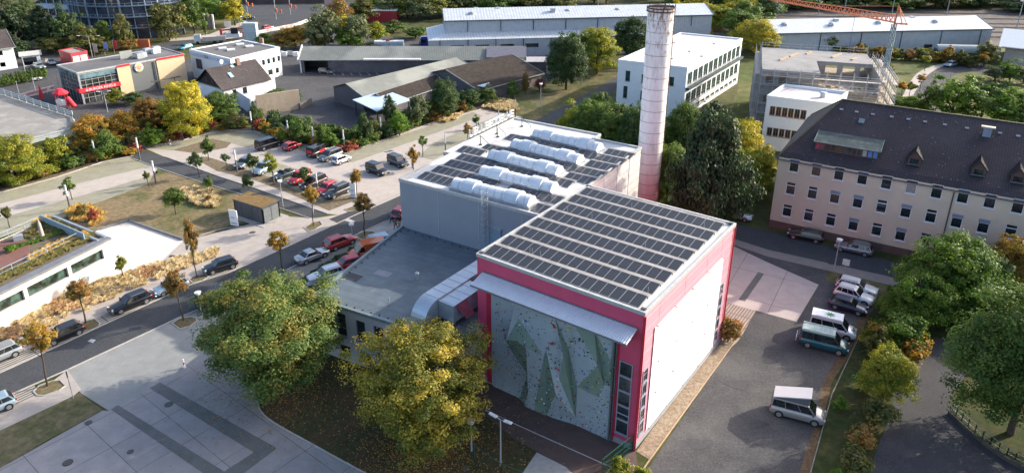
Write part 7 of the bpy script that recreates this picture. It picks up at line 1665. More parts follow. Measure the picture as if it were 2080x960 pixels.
for i, (x, y) in enumerate([(22, 508), (34, 505), (44, 500), (54, 497), (64, 494), (74, 491), (84, 487), (94, 483), (104, 480), (114, 477), (124, 473), (132, 470)]):
 tree((x, y+(4 if i < 1 else 0)), (x, y-(16 if i < 1 else 9)), 22 if i < 1 else 15, 'shrub%d' % (i % 3), 'fresh', nth(i, 12, 'fresh', 'clipped bush in the roof terrace hedge'), 'hedge_bush', 'roof terrace hedge', cat='shrub', z0=ZQ-.28)
shrubrow([(605, 585), (650, 555), (700, 522), (745, 498)], 20, ['dark', 'grey', 'dark'], 'hedge shrub beside the annex car park', 'hedge by the annex car park', 18, 26, 9, 14, 3)
tree((192, 450), (190, 418), 22, 'shrub1', 'red', 'small red shrub in the golden grass mound', 'shrub', cat='shrub'); tree((168, 440), (166, 412), 30, 'shrub2', 'rust', 'rusty red shrub in the golden grass mound', 'shrub', cat='shrub')
tree((425, 410), (428, 392), 14, 'shrub0', 'rust', 'tiny rusty shrub in the lawn grass mound', 'shrub', cat='shrub')
rg = np.random.default_rng(77); n = 9000
gA, gB = G(560, 790), G(868, 905)
cx = np.where(rg.random(n) < .35, gA.x, gB.x); cy = np.where(cx == gA.x, gA.y, gB.y)
a = rg.random(n)*6.283; r = rg.normal(size=n)*4.6+2
X = cx+np.cos(a)*r; Y = cy+np.sin(a)*r; Pt = np.stack([X, Y, np.full(n, .045)], 1)
me = leaf_mesh('fallen_leaves', Pt, np.stack([rg.normal(size=n)*.25, rg.normal(size=n)*.25, np.ones(n)], 1), np.full(n, .075), rg.random(n), seed=5); me.materials.append(leafmat('fallen_leaf', [(.20, .10, .03), (.34, .17, .05), (.42, .26, .07)], .1))
o = bpy.data.objects.new('fallen_leaves', me); COL.objects.link(o); tag(o, 'orange and yellow fallen leaves scattered below the big trees', 'fallen leaves', kind='stuff')
               # -- vehicles
KINDS = {
'hatch':  dict(L=4.2, W=1.76, H=1.47, prof=[(0, .62), (.05, .80), (.2, .92), (2.95, .93), (3.7, .80), (4.1, .68), (4.2, .52)], cab=(.12, 3.0, .55, 2.3), belt=.92),
'small':  dict(L=3.65, W=1.66, H=1.5, prof=[(0, .62), (.05, .8), (.15, .92), (2.6, .93), (3.25, .82), (3.58, .68), (3.65, .52)], cab=(.1, 2.7, .42, 2.05), belt=.92),
'estate': dict(L=4.75, W=1.83, H=1.50, prof=[(0, .62), (.05, .82), (.2, .94), (3.25, .95), (4.1, .82), (4.62, .68), (4.75, .52)], cab=(.12, 3.3, .55, 2.5), belt=.94, rails=1),
'saloon': dict(L=4.6, W=1.8, H=1.43, prof=[(0, .62), (.05, .86), (.3, .96), (.85, .97), (3.2, .93), (4.0, .80), (4.5, .68), (4.6, .52)], cab=(.75, 3.25, 1.45, 2.45), belt=.94),
'suv':    dict(L=4.5, W=1.84, H=1.66, prof=[(0, .66), (.05, .9), (.2, 1.04), (3.05, 1.06), (3.9, .95), (4.4, .80), (4.5, .6)], cab=(.12, 3.1, .5, 2.35), belt=1.04, rails=1),
'mpv':    dict(L=4.7, W=1.88, H=1.72, prof=[(0, .64), (.05, .9), (.2, 1.02), (3.45, 1.04), (4.15, .90), (4.6, .74), (4.7, .56)], cab=(.1, 3.6, .35, 2.75), belt=1.02, rails=1),
'kangoo': dict(L=4.3, W=1.8, H=1.83, prof=[(0, .64), (.04, .95), (.12, 1.05), (3.1, 1.08), (3.75, .98), (4.2, .8), (4.3, .58)], cab=(.05, 3.2, .14, 2.5), belt=1.05, rw=.88),
'van':    dict(L=4.9, W=1.92, H=1.98, prof=[(0, .64), (.04, 1.0), (.1, 1.12), (3.95, 1.14), (4.45, 1.02), (4.82, .82), (4.9, .6)], cab=(.04, 4.05, .2, 3.25), belt=1.12, rw=.86),
'cabrio': dict(L=4.1, W=1.72, H=1.32, prof=[(0, .62), (.05, .82), (.3, .9), (1.0, .9), (2.6, .88), (3.4, .8), (4.0, .68), (4.1, .52)], cab=(1.1, 2.75, 1.35, 2.15), belt=.88),
}
TYRE = M('tyre', (.015, .015, .016), .8, .1); RIM = M('alloy_rim', (.42, .43, .44), .3, .05, metal=.6); CG_ = Mglass('car_glass', (.012, .015, .018), .04, .4, 1.5)
HLM = M('headlight_glass', (.62, .64, .66), .1, .02); TLM = M('tail_light', (.42, .02, .02), .25, .02); PLT = M('number_plate', (.6, .6, .58), .5); TRIM = M('black_trim', (.02, .02, .022), .6)
_car = {}
def mesh_only(mb, mats, smooth=False):
 o = mb.build('tmp', mats, smooth=smooth); me = o.data; bpy.data.objects.remove(o); return me
def car_parts(kind):
 if kind in _car: return _car[kind]
 k = KINDS[kind]; L_, W_, H_ = k['L'], k['W'], k['H']; hw_ = W_/2; prof = k['prof']; fwx, rwx = L_-.86*1.0-.0, .78 if L_ < 4.4 else .9; R_ = .33 if H_ < 1.6 else .36
 fwx = L_-.88
 P = {}
 def top(x):
  for (a, za), (b, zb) in zip(prof, prof[1:]):
   if a <= x <= b: return za+(zb-za)*(x-a)/(b-a)
  return prof[-1][1]
 xs = sorted(set([p[0] for p in prof]+list(np.linspace(.3, L_-.3, 9))))
 m = MB(); rings = []
 for x in xs:
  e = min(x, L_-x); tap = 1-.13*max(0, 1-e/.45)**2; w_ = hw_*tap; z = top(x); zb_ = .24+.12*max(0, 1-e/.5)
  rings.append([(x, s*a, b) for s, pr in ((-1, [(0, zb_), (w_*.9, zb_), (w_*.985, zb_+.14), (w_, z*.62), (w_*.965, z-.09), (w_*.87, z-.015), (w_*.4, z+.015)]), (1, [(w_*.4, z+.015), (w_*.87, z-.015), (w_*.965, z-.09), (w_, z*.62), (w_*.985, zb_+.14), (w_*.9, zb_)])) for a, b in pr])
 n = len(rings[0])
 for r in rings: m.v += r
 for i in range(len(rings)-1):
  for j in range(n): m.f.append([i*n+j, i*n+(j+1) % n, (i+1)*n+(j+1) % n, (i+1)*n+j]); m.m.append(0)
 m.f.append(list(range(n-1, -1, -1))); m.m.append(0); m.f.append([len(m.v)-n+j for j in range(n)]); m.m.append(0)
 c0, c1, r0_, r1_ = k['cab']; bl = k['belt']; wb = hw_*.955; wr = hw_*k.get('rw', .78); zr = H_
 def cabp(x, z): pass
 base = [(c0, -wb*.93, bl-.03), (c1, -wb*.96, bl-.05), (c1, wb*.96, bl-.05), (c0, wb*.93, bl-.03)]
 t1 = [(r0_-.04, -wr*.97, zr-.09), (r1_+.1, -wr*.97, zr-.1), (r1_+.1, wr*.97, zr-.1), (r0_-.04, wr*.97, zr-.09)]
 t2 = [(r0_+.12, -wr*.84, zr-.01), (r1_-.12, -wr*.84, zr-.01), (r1_-.12, wr*.84, zr-.01), (r0_+.12, wr*.84, zr-.01)]
 if kind != 'cabrio':
  for A_, B_ in ((base, t1), (t1, t2)):
   for i in range(4): m.poly([A_[i], A_[(i+1) % 4], B_[(i+1) % 4], B_[i]])
  m.poly(t2)
 P['body'] = mesh_only(m, [BLACK], True)
 V = lambda a, b, f: tuple(a[i]+(b[i]-a[i])*f for i in range(3))
 def pane(q, inset, off):
  q = [Vector(p) for p in q]; nn = (q[1]-q[0]).cross(q[3]-q[0]).normalized(); c = sum(q, Vector())/4
  if nn.dot(c-Vector((L_/2, 0, .6))) < 0: nn = -nn
  return [p+(c-p)*inset+nn*off for p in q]
 def side(s):
  i0, i1 = (0, 1) if s < 0 else (3, 2); b0, b1, u0, u1 = Vector(base[i0]), Vector(base[i1]), Vector(t1[i0]), Vector(t1[i1])
  m = MB(); nn = (b1-b0).cross(u0-b0).normalized(); nn = nn if nn.y*s > 0 else -nn
  cuts = {'hatch': (.04, .36, .68, .95), 'small': (.05, .4, .94), 'estate': (.03, .26, .53, .76, .96), 'saloon': (.10, .5, .93), 'suv': (.04, .25, .52, .77, .95), 'mpv': (.03, .27, .54, .8, .96), 'kangoo': (.03, .36, .66, .96), 'van': (.03, .34, .68, .97)}[kind]
  for a, b in zip(cuts, cuts[1:]):
   g = .010
   q = [b0+(b1-b0)*(a+g)+(u0+(u1-u0)*(a+g)-b0-(b1-b0)*(a+g))*.10, b0+(b1-b0)*(b-g)+(u0+(u1-u0)*(b-g)-b0-(b1-b0)*(b-g))*.10]
   q += [b0+(b1-b0)*(b-g)+(u0+(u1-u0)*(b-g)-b0-(b1-b0)*(b-g))*.93, b0+(b1-b0)*(a+g)+(u0+(u1-u0)*(a+g)-b0-(b1-b0)*(a+g))*.93]
   m.poly([p+nn*.022 for p in q])
  return mesh_only(m, CG_)
 if kind != 'cabrio':
  P['side_window'] = [side(-1), side(1)]
  m = MB(); m.poly(pane([base[1], base[2], t1[2], t1[1]],   .07, .02)); P['windscreen'] = mesh_only(m, CG_)
  m = MB(); m.poly(pane([base[3], base[0], t1[0], t1[3]],  .10, .02)); P['rear_window'] = mesh_only(m, CG_)
 else:
  m = MB(); m.box(((c0+c1)/2-.2, 0, bl+.0), (c1-c0-.5, hw_*1.5, .1)); P['seat'] = mesh_only(m, TRIM)
  m = MB(); m.poly([(c1, -wb*.9, bl), (c1, wb*.9, bl), (r1_+.1, wr*.9, zr), (r1_+.1, -wr*.9, zr)]); m.poly([(r1_+.1, -wr*.9, zr), (r1_+.1, wr*.9, zr), (c1, wb*.9, bl), (c1, -wb*.9, bl)]); P['windscreen'] = mesh_only(m, CG_)
  m = MB(); m.box((1.0, 0, bl+.08), (.55, hw_*1.6, .22)); P['soft_top'] = mesh_only(m, TRIM)
 m = MB()
 for x in (rwx, fwx):
  for s in (-1, 1): m.cyl((x, s*(hw_-.12), R_), (x, s*(hw_+.003), R_), R_+.055, n=18)
 P['wheel_arch'] = [mesh_only(c_, TRIM) for c_ in m.clusters()]
 m = MB(); m.cyl((0, -.09, 0), (0, .09, 0), R_, n=18); P['wheel'] = mesh_only(m, TYRE, False)
 m = MB(); m.cyl((0, .085, 0), (0, .105, 0), R_*.66, n=14); m.cyl((0, -.105, 0), (0, -.085, 0), R_*.66, n=14); P['rim'] = mesh_only(m, RIM)
 P['wpos'] = [(x, s*(hw_-.085), R_) for x in (rwx, fwx) for s in (-1, 1)]
 m = MB(); m.box((0, 0, 0), (.16, .34, .15), rz=-.35); P['headlight'] = mesh_only(m, HLM)
 m = MB(); m.box((0, 0, 0), (.12, .24, .30 if H_ > 1.6 else .17)); P['tail_light'] = mesh_only(m, TLM)
 zt = .78 if H_ < 1.6 else .95
 P['hpos'] = [(L_-.13, s*hw_*.66, .66 if H_ < 1.6 else .74) for s in (-1, 1)]; P['tpos'] = [(.07, s*hw_*.78, zt) for s in (-1, 1)]
 m = MB(); m.box((L_-.01, 0, .48), (.03, .52, .11)); m.box((.0, 0, .58), (.03, .52, .11)); P['number_plate'] = [mesh_only(c_, PLT) for c_ in m.clusters()]
 m = MB(); m.box((L_-.04, 0, .36), (.1, W_*.62, .14)); m.box((L_-.035, 0, .60), (.06, W_*.36, .09)); m.box((L_/2, 0, .24), (L_-1.2, W_*.97, .1)); m.box((.04, 0, .36), (.1, W_*.7, .12)); P['trim'] = mesh_only(m, TRIM)
 m = MB(); mx = c1-.25
 for s in (-1, 1): m.box((mx, s*(hw_+.07), bl+.07), (.13, .2, .14))
 P['wing_mirror'] = [mesh_only(c_, TRIM) for c_ in m.clusters()]
 if k.get('rails'):
  m = MB()
  for s in (-1, 1): m.bar((r0_+.2, s*wr*.86, zr+.035), (r1_-.15, s*wr*.86, zr+.035), .035, .04)
  P['roof_rail'] = [mesh_only(c_, RIM) for c_ in m.clusters()]
 _car[kind] = P; return P
def ob(name, me, parent, loc=(0, 0, 0), rz=0):
 o = bpy.data.objects.new(name, me); COL.objects.link(o); o.parent = parent; o.location = loc; o.rotation_euler = (0, 0, rz); return o
def car(kind, paint, rear, front, label, group='parked cars', cat='car', name='parked_car', z0=0, az=None):
 P = car_parts(kind); k = KINDS[kind]; a, b = G(*rear), G(*front); c = (a+b)/2; az = atan2((b-a).y, (b-a).x) if az is None else radians(az); d = Vector((cos(az), sin(az)))
 o0 = c-d*k['L']*.535; t = empty(name, (o0.x, o0.y, z0+.02), az, label, cat, group); t.scale = (1.07,)*3
 bo = ob('body', P['body'], t); bo.material_slots[0].link = 'OBJECT'; bo.material_slots[0].material = paint
 for key in ('windscreen', 'rear_window', 'wheel_arch', 'number_plate', 'trim', 'roof_rail', 'soft_top', 'seat', 'wing_mirror'):
  for me_ in (P[key] if isinstance(P.get(key), list) else [P[key]] if key in P else []): ob(key, me_, bo if key == 'wheel_arch' else t)
 for sm in P.get('side_window', []): ob('side_window', sm, t)
 for p in P['wpos']: w_ = ob('wheel', P['wheel'], t, p); ob('rim', P['rim'], w_)
 for i, p in enumerate(P['hpos']): ob('headlight', P['headlight'], t, p, 0 if i else .7)
 for p in P['tpos']: ob('tail_light', P['tail_light'], t, p)
 return t
PB_ = Mpaint('black', (.010, .011, .014)); PN = Mpaint('navy', (.012, .022, .055)); PS_ = Mpaint('silver', (.42, .45, .47), .6); PW = Mpaint('white', (.72, .73, .74)); PR = Mpaint('red', (.50, .018, .03)); PRD = Mpaint('dark_red', (.42, .03, .035))
PLB = Mpaint('pale_blue', (.34, .44, .50), .4); PG_ = Mpaint('anthracite', (.045, .052, .06), .5); PGR = Mpaint('grey', (.13, .15, .165), .5); PO = Mpaint('orange', (.62, .13, .03)); PT = Mpaint('teal', (.012, .085, .11)); PBR = Mpaint('brown', (.045, .03, .03), .4); PTL = Mpaint('dark_teal', (.02, .045, .055), .4); PCY = Mpaint('cyan', (.02, .28, .36)); PTA = Mpaint('taupe', (.36, .335, .325), .35)
CARS = [
('estate', PS_, (32, 716), (-45, 748), 'silver estate car at the left edge partly outside the picture'), ('hatch', PLB, (14, 824), (-50, 850), 'pale blue hatchback whose rear shows at the left edge lowest on the street'),
('hatch', PB_, (162, 672), (96, 699), 'black hatchback parked between two street trees at the lower left'), ('estate', PB_, (305, 606), (226, 638), 'black estate car parked beside the long grass bed'),
('hatch', PLB, (380, 578), (315, 602), 'pale blue-silver hatchback half hidden by the brown street tree'), ('hatch', PB_, (478, 538), (418, 556), 'dark hatchback parked at the upper end of the grass bed'),
('saloon', PS_, (606, 537), (662, 515), 'silver saloon car in the near parking bays left of the red one'), ('suv', PRD, (668, 508), (715, 490), 'red compact off-roader in the near street bay'),
('hatch', PR, (734, 535), (676, 550), 'red hatchback between the orange van and the white off-roader'), ('suv', PW, (700, 556), (625, 578), 'white off-roader car parked beside the annex wall'), ('saloon', PB_, (668, 590), (604, 598), 'black car closest to the corner of the annex roof'),
('hatch', PRD, (806, 445), (826, 428), 'red car half hidden by the corner of the grey hall'),
('small', PR, (577, 309), (610, 296), 'small red hatchback in the top row of the car park'), ('mpv', PGR, (694, 314), (648, 331), 'grey family van-like car in the top row beside the white one'), ('small', PW, (676, 337), (712, 323), 'white hatchback at the right end of the top row'),
('kangoo', PB_, (746, 345), (788, 359), 'black high-roofed car alone in the middle of the car park'), ('kangoo', PG_, (790, 328), (828, 343), 'dark high-roofed car with its tailgate open'), ('hatch', PGR, (512, 328), (482, 346), 'grey hatchback leftmost in the lower car park row'),
('kangoo', PLB, (554, 341), (519, 358), 'pale silver high-roofed car in the lower row'), ('cabrio', PTL, (597, 352), (556, 368), 'dark teal convertible in the lower car park row'), ('kangoo', PR, (630, 358), (588, 380), 'red high-roofed van in the lower row under the young tree'),
('mpv', PBR, (660, 368), (614, 387), 'dark brown family car in the lower row left of the flat red car'), ('hatch', PR, (684, 379), (644, 399), 'flat red hatchback in the lower row'), ('mpv', PG_, (708, 386), (662, 406), 'anthracite family car at the right end of the lower row'),
('estate', PB_, (1670, 492), (1601, 478), 'dark estate car parked beside the beige block'), ('estate', Mpaint('silver_brown', (.24, .25, .27), .6), (1769, 519), (1697, 503), 'silver-grey estate with roof rails beside the beige block'),
('estate', PW, (1699, 580), (1780, 601), 'white estate car farthest back in the right car park'), ('suv', PW, (1700, 598), (1768, 619), 'white off-roader between the white estate and the dark blue car'), ('hatch', PN, (1682, 617), (1763, 640), 'dark blue car with red tail lights in the right car park'),
('mpv', PN, (50, 164), (14, 169), 'dark blue car at the left edge before the clipped hedge'), ('hatch', PW, (48, 167), (84, 162), 'white car nose to tail with the dark blue car'), ('hatch', PS_, (68, 135), (94, 143), 'silver car in front of the white garage'), ('small', PS_, (98, 128), (111, 134), 'small silver car beside the red kiosk'),
('hatch', PCY, (390, 97), (364, 103), 'turquoise and dark car on the road behind the restaurant'), ('hatch', PR, (534, 62), (554, 58), 'red car driving at the junction'), ('hatch', PGR, (648, 147), (678, 151), 'grey car beside the long shed in the yard'), ('hatch', PLB, (1938, 133), (1921, 137), 'pale car on the curved road at the right'),
('hatch', PLB, (1520, 292), (1566, 284), 'pale cyan car hidden among the trees behind the pink hall'), ('hatch', PLB, (1486, 441), (1510, 446), 'light car peeping out behind the conifer'), ('small', PG_, (440, 40), (462, 38), 'dark car in the queue behind the junction trees'), ('small', PLB, (484, 39), (506, 37), 'pale car in the queue at the junction'), ('small', PTL, (495, 41), (518, 39), 'teal car leading the queue at the junction'),
('small', PS_, (2035, 148), (2056, 146), 'light car among the willows at the right edge')]
for c in CARS: car(*c)
g = G(787, 326); m = MB(); m.box((0, 0, 1.95), (.9, 1.4, .06), ry=-.15); o = m.build('raised_tailgate', PG_)
for r in bpy.data.objects:
 if r.get('label') == 'dark high-roofed car with its tailgate open': o.parent = r; o.location = (-.35, 0, -.02); break
car('van', PB_, (412, 628), (476, 602), 'black van parked at the kerb behind the big maple', cat='van', name='parked_van'); car('van', PB_, (522, 307), (570, 293), 'black van leftmost in the top row of the car park', cat='van', name='parked_van')
v = car('van', Mpaint('black_red', (.012, .012, .014)), (628, 323), (668, 305), 'black van with red side patches in the top row of the car park', cat='van', name='parked_van')
m = MB(); m.box((.0, 0, 1.3), (.05, 1.2, .5)); m.box((2.4, -.965, 1.0), (1.4, .02, .5)); o = m.build('red_patch', RED, v)
v = car('van', PO, (792, 510), (700, 530), 'bright orange delivery van beside the annex roof edge', cat='van', name='parked_van', az=None)
m = MB(); m.box((1.55, 0, 1.86), (3.0, 1.72, .55)); m.build('high_roof', PO, v)
for s in (-1, 1): m = MB(); m.box((1.5, s*.93, 1.45), (2.9, .03, .7)); m.build('solid_side', PO, v)
v = car('van', PW, (1641, 664), (1738, 688), 'white camper van with a green star painted on its roof', cat='camper van', name='camper_van')
m = MB(); m.box((1.75, 0, 2.08), (3.2, 1.62, .26)); m.box((1.9, 0, 2.2), (2.6, 1.45, .08)); hr2 = m.build('high_roof', PW, v)
m = MB()
for k in range(9):
 a = 2*pi*k/9; c_ = (2.0, 0, 2.246); m.poly([(c_[0]+cos(a-.33)*.26, sin(a-.33)*.26, 2.25), (c_[0]+cos(a)*.68, sin(a)*.68, 2.25), (c_[0]+cos(a+.33)*.26, sin(a+.33)*.26, 2.25), (c_[0], 0, 2.25)])
m.build('green_star', M('green_star', (.05, .26, .10), .6), hr2)
m = MB(); m.cyl((4.55, 0, 1.02), (4.62, 0, 1.06), .26, n=10); m.build('bonnet_emblem', M('green_star', (.1, .32, .16)), v)
v = car('van', PT, (1628, 694), (1717, 716), 'teal camper van with a pale folding roof rack beside the white camper', cat='camper van', name='camper_van')
m = MB(); m.box((1.75, 0, 2.03), (3.3, 1.55, .16))
for y in (-.72, .72): m.bar((.1, y, 2.16), (3.4, y, 2.16), .1, .1)
hr2 = m.build('folding_roof', M('pale_mint', (.42, .50, .48), .5), v)
m = MB()
for k in range(6): m.box((.4+k*.5, 0, 2.125), (.42, 1.25, .03))
m.build('solar_mat', M('mint_panel', (.28, .38, .38), .4), hr2)
m = MB(); m.bar((-.35, -.7, .9), (-.35, .7, .9), .06); m.bar((-.35, -.7, .5), (-.35, .7, .5), .06)
for y in (-.5, .5): m.bar((-.35, y, .4), (-.05, y, 1.6), .05)
m.build('bicycle_rack', RIM, v)
v = car('van', PTA, (1569, 832), (1668, 856), 'silver-brown camper van with its pop-up roof raised on the gravel lot', cat='camper van', name='camper_van', az=-24)
m = MB(); m.add([(.35, -.78, 1.98), (3.35, -.78, 1.98), (3.35, .78, 1.98), (.35, .78, 1.98), (.35, -.75, 2.05), (3.30, -.75, 2.75), (3.30, .75, 2.75), (.35, .75, 2.05)], [(0, 1, 5, 4), (1, 2, 6, 5), (2, 3, 7, 6), (3, 0, 4, 7)]); ft = m.build('tent_fabric', M('grey_tent_fabric', (.10, .105, .115), .9, .1), v)
m = MB(); m.add([(.2, -.84, 2.03), (3.42, -.84, 2.79), (3.42, .84, 2.79), (.2, .84, 2.03), (.2, -.84, 2.13), (3.42, -.84, 2.90), (3.42, .84, 2.90), (.2, .84, 2.13)], [(0, 1, 5, 4), (1, 2, 6, 5), (2, 3, 7, 6), (3, 0, 4, 7), (4, 5, 6, 7), (3, 2, 1, 0)]); m.build('pop_up_roof', M('pale_roof_shell', (.52, .50, .51), .4, .03), v)
m = MB(); m.poly([(3.32, -.7, 2.0), (3.32, .7, 2.0), (3.32, .7, 2.7), (3.32, -.7, 2.7)]); m.build('tent_window', M('tent_window', (.45, .42, .30), .6), ft)
v = car('kangoo', PLB, (776, 500), (742, 507), 'pale blue van in front of the small grey trailer at the hall corner', cat='van', name='parked_van')
g = G(803, 494); t = empty('car_trailer', (g.x, g.y, 0), radians(55), 'small grey flat trailer behind the pale blue van', 'trailer')
m = MB(); m.box((0, 0, .75), (3.0, 1.6, .5)); m.bar((1.5, 0, .5), (2.6, 0, .5), .12); m.build('bed', M('trailer_tarp', (.42, .43, .45), .7), t)
for s in (-1, 1): m = MB(); m.cyl((0, s*.8, .3), (0, s*.95, .3), .3, n=14); m.build('wheel', TYRE, t)
g = G(862, 98); t = empty('lorry', (g.x, g.y, 0), radians(-80), 'lorry with a rounded blue cab beside the two-tier hall', 'lorry')
m = MB(); m.box((0, 0, 1.9), (2.2, 2.4, 2.8)); m.box((-.1, 0, 3.4), (1.6, 2.0, .6)); m.build('cab', Mpaint('lorry_blue', (.02, .03, .28)), t)
m = MB(); m.box((1.12, 0, 2.4), (.05, 2.0, .9)); m.build('windscreen', CG_, t); m = MB(); m.box((-4, 0, 1.2), (6, 2.3, .4)); m.build('chassis', DGREY, t)
for x in (0, -3, -6):
 for s in (-1, 1): m = MB(); m.cyl((x, s*.95, .5), (x, s*1.25, .5), .5, n=12); m.build('wheel', TYRE, t)
g = G(791, 100); m = MB(); m.box((0, 0, 1.3), (9, 2.4, 2.6)); m.box((0, -1.22, 1.3), (8.4, .05, 1.9), mi=1); tag(m.build('container', [M('white_container', (.6, .62, .62), .6), M('pale_blue_panel', (.40, .48, .52), .6)], loc=(g.x, g.y, 0)), 'white container with pale blue panel behind the long shed roof', 'container')
g = G(770, 42); m = MB(); m.box((0, 0, 2), (14, 6, 4)); m.box((0, 0, 4.05), (14.4, 6.4, .15), mi=1); tag(m.build('red_shed', [M('barn_red', (.30, .02, .03), .7), M('grey_felt', (.4, .4, .39))], loc=(g.x, g.y, 0)), 'dark red flat-roofed shed among the trees at the top', 'shed')
a, b = G(1918, 122), G(2000, 124); c = (a+b)/2; az = atan2((b-a).y, (b-a).x); Lc = (b-a).length+6; t = empty('railway_coach', (c.x, c.y, 0), az, 'dark green railway coach with a pale rounded roof near the station building', 'railway coach')
m = MB(); m.box((0, 0, 2.2), (Lc, 2.8, 2.4)); m.box((0, 0, .8), (Lc*.9, 2.0, .5)); m.build('body', M('coach_green', (.03, .075, .06), .5), t)
m = MB(); m.cyl((-Lc/2, 0, 3.1), (Lc/2, 0, 3.1), 1.5, n=18); m.build('roof', M('coach_roof', (.34, .38, .38), .5), t)
for x in (-.4, -.3, .3, .4):
 m = MB(); m.cyl((Lc*x, -1.0, .45), (Lc*x, 1.0, .45), .45, n=12); m.build('wheel', DGREY, t)
m = MB(); m.box((Lc*.2, -1.42, 2.7), (2, .03, .4)); m.build('red_plate', RED, t)
               # -- lamps, signs, fences, people
LW = M('lamp_white', (.72, .73, .74), .4); LD = M('stele_dark', (.10, .10, .105), .6)
def stele(top, base, label):
 g = G(*base); h = HT(*top, g); t = empty('light_stele', (g.x, g.y, 0), 0, label, 'light column', 'light columns of the parking lots')
 m = MB(); m.box((0, 0, h*.28), (.20, .20, h*.56)); m.build('shaft', LD, t)
 m = MB(); m.box((0, 0, h*.78), (.22, .22, h*.44)); m.build('lamp_head', LW, t)
 m = MB(); m.box((0, 0, h*.56), (.26, .26, .05)); m.box((0, 0, h+.02), (.26, .26, .05)); m.build('collar', LGREY, t)
ST = [((17, 328), (31, 377), 'white-topped light column at the left edge before the belt'), ((131, 376), (143, 425), 'white-topped light column left of the golden grass mound'), ((308, 327), (317, 372), 'white-topped light column at the top corner of the lawn'), ((187, 285), (197, 330), 'light column in the belt behind the left lot'), ((276, 280), (285, 326), 'light column at the entrance of the asphalt lane'),
((365, 242), (372, 285), 'light column between the yellow tree and the lot'), ((508, 227), (513, 266), 'light column beside the beige garden wall'), ((583, 245), (587, 285), 'light column above the small red car'), ((634, 258), (638, 300), 'light column above the red and black van'), ((696, 264), (700, 307), 'light column above the white hatchback'), ((772, 239), (775, 281), 'light column right of the boarded shed in the belt'),
((835, 218), (837, 258), 'light column below the blue canopy'), ((922, 203), (923, 240), 'light column at the right end of the belt'), ((903, 274), (905, 312), 'light column beside the grey hall roof step'), ((968, 248), (970, 285), 'light column behind the left end of the roof sign'), ((1012, 224), (1013, 250), 'light column behind the middle of the roof sign'), ((1046, 202), (1047, 240), 'light column at the right end of the roof sign by the grass mound'),
((474, 305), (482, 350), 'light column in the car park by the grey hatchback'), ((551, 327), (557, 373), 'light column in the car park by the convertible'), ((641, 352), (646, 397), 'light column in the car park by the flat red car')]
for s in ST: stele(*s)
def lamp(base, top, label, heads=1, az=0, arm=1.2):
 g = G(*base); h = HT(*top, g); t = empty('street_lamp', (g.x, g.y, 0), az, label, 'street lamp', 'street lamps')
 m = MB(); m.cyl((0, 0, 0), (0, 0, h), .09, .05, n=8); m.build('pole', LGREY, t)
 if heads == 0:
  m = MB(); m.cyl((0, 0, h), (0, 0, h+.12), .3, .35, n=14); m.cyl((0, 0, h+.3), (0, 0, h+.36), .42, .1, n=14); m.cyl((0, 0, h+.12), (0, 0, h+.3), .14, n=8); m.build('lamp_head', LW, t)
 for k in range(heads):
  s = 1 if k == 0 else -1
  m = MB(); m.bar((0, 0, h), (s*arm, 0, h+.15), .06); m.build('arm', LGREY, t); m = MB(); m.box((s*(arm+.3), 0, h+.17), (.8, .3, .12), ry=-.1*s); m.build('lamp_head', LW, t)
lamp((188, 116), (179, 74), 'twin-armed street lamp behind the restaurant roof', 2, 0, 2.6); lamp((219, 228), (211, 187), 'twin-headed lamp in front of the sign band', 2, .2, .8); lamp((487, 56), (481, 36), 'street lamp beside the lorry on the road', 1, 1, .8)
lamp((410, 640), (404, 597), 'round-headed street lamp beside the black van', 0); lamp((494, 602), (470, 414), '', 0) if False else lamp((575+0, 420), (568, 370), 'round-headed lamp in front of the wooden-roofed shed', 0); lamp((716, 482), (712, 458), 'round-headed lamp beside the red off-roader', 0); lamp((420, 70), (424, 30), 'dark headed lamp by the junction trees', 0)
lamp((1017, 945), (1019, 852), 'twin floodlight mast on the lawn before the climbing wall', 2, -.6, .5); lamp((958, 915), (957, 858), 'thin metal pole left of the floodlight mast', 0); lamp((1182, 170), (1181, 126), 'lamp in front of the yellow-green tree', 2, .3, .4); lamp((1098, 218), (1096, 172), 'slim lamp on the dry bank', 0)
lamp((1694, 548), (1697, 488), 'round-headed street lamp beside the silver-grey estate', 0); lamp((1281, 108), (1283, 98), 'small lamp left of the white office', 0)
for i, (b, tp_) in enumerate([((2060, 76), (2070, 2)), ((1920, 42), (1930, -20)), ((1810, 36), (1822, -30)), ((1712, 42), (1720, -25)), ((1662, 30), (1668, -15)), ((1577, 46), (1583, -8)), ((1425, 30), (1430, -10)), ((1526, 20), (1524, -10)), ((1214, 28), (1216, -6)), ((1150, 28), (1152, 0))]):
 g = G(*b); h = HT(*tp_, g); t = empty('railway_mast', (g.x, g.y, 0), 0, ['tall floodlight mast beside the tracks at the far right', 'railway mast right of the crane top', 'railway mast behind the crane apex', 'railway mast behind the jib middle', 'railway mast behind the outer jib', 'railway mast left of the jib tip', 'railway mast above the two-tier hall end', 'railway mast in the wood edge', 'catenary mast above the two-tier hall', 'catenary mast left above the two-tier hall'][i], 'mast', 'railway masts')
 m = MB(); m.cyl((0, 0, 0), (0, 0, h), .22, .12, n=8); m.build('pole', M('mast_grey_green', (.24, .29, .29), .5), t)
 m = MB(); m.bar((0, 0, h*.85), (3, 0, h*.9), .12) if i else m.box((0, 0, h), (1.8, .5, .35)); m.build('arm', LGREY, t)
def sign(base, top, label, w_, hh, mat, az=-.9, cat='sign', name='sign', post=.06, tilt=0):
 g = G(*base); h = HT(*top, g); t = empty(name, (g.x, g.y, 0), az, label, cat); m = MB(); m.cyl((0, 0, 0), (0, 0, h), post/2+.01, n=6); m.build('post', LGREY, t)
 m = MB(); m.box((0, -.06, h-hh/2), (w_, .05, hh)); return m.build('panel', mat, t), t, h
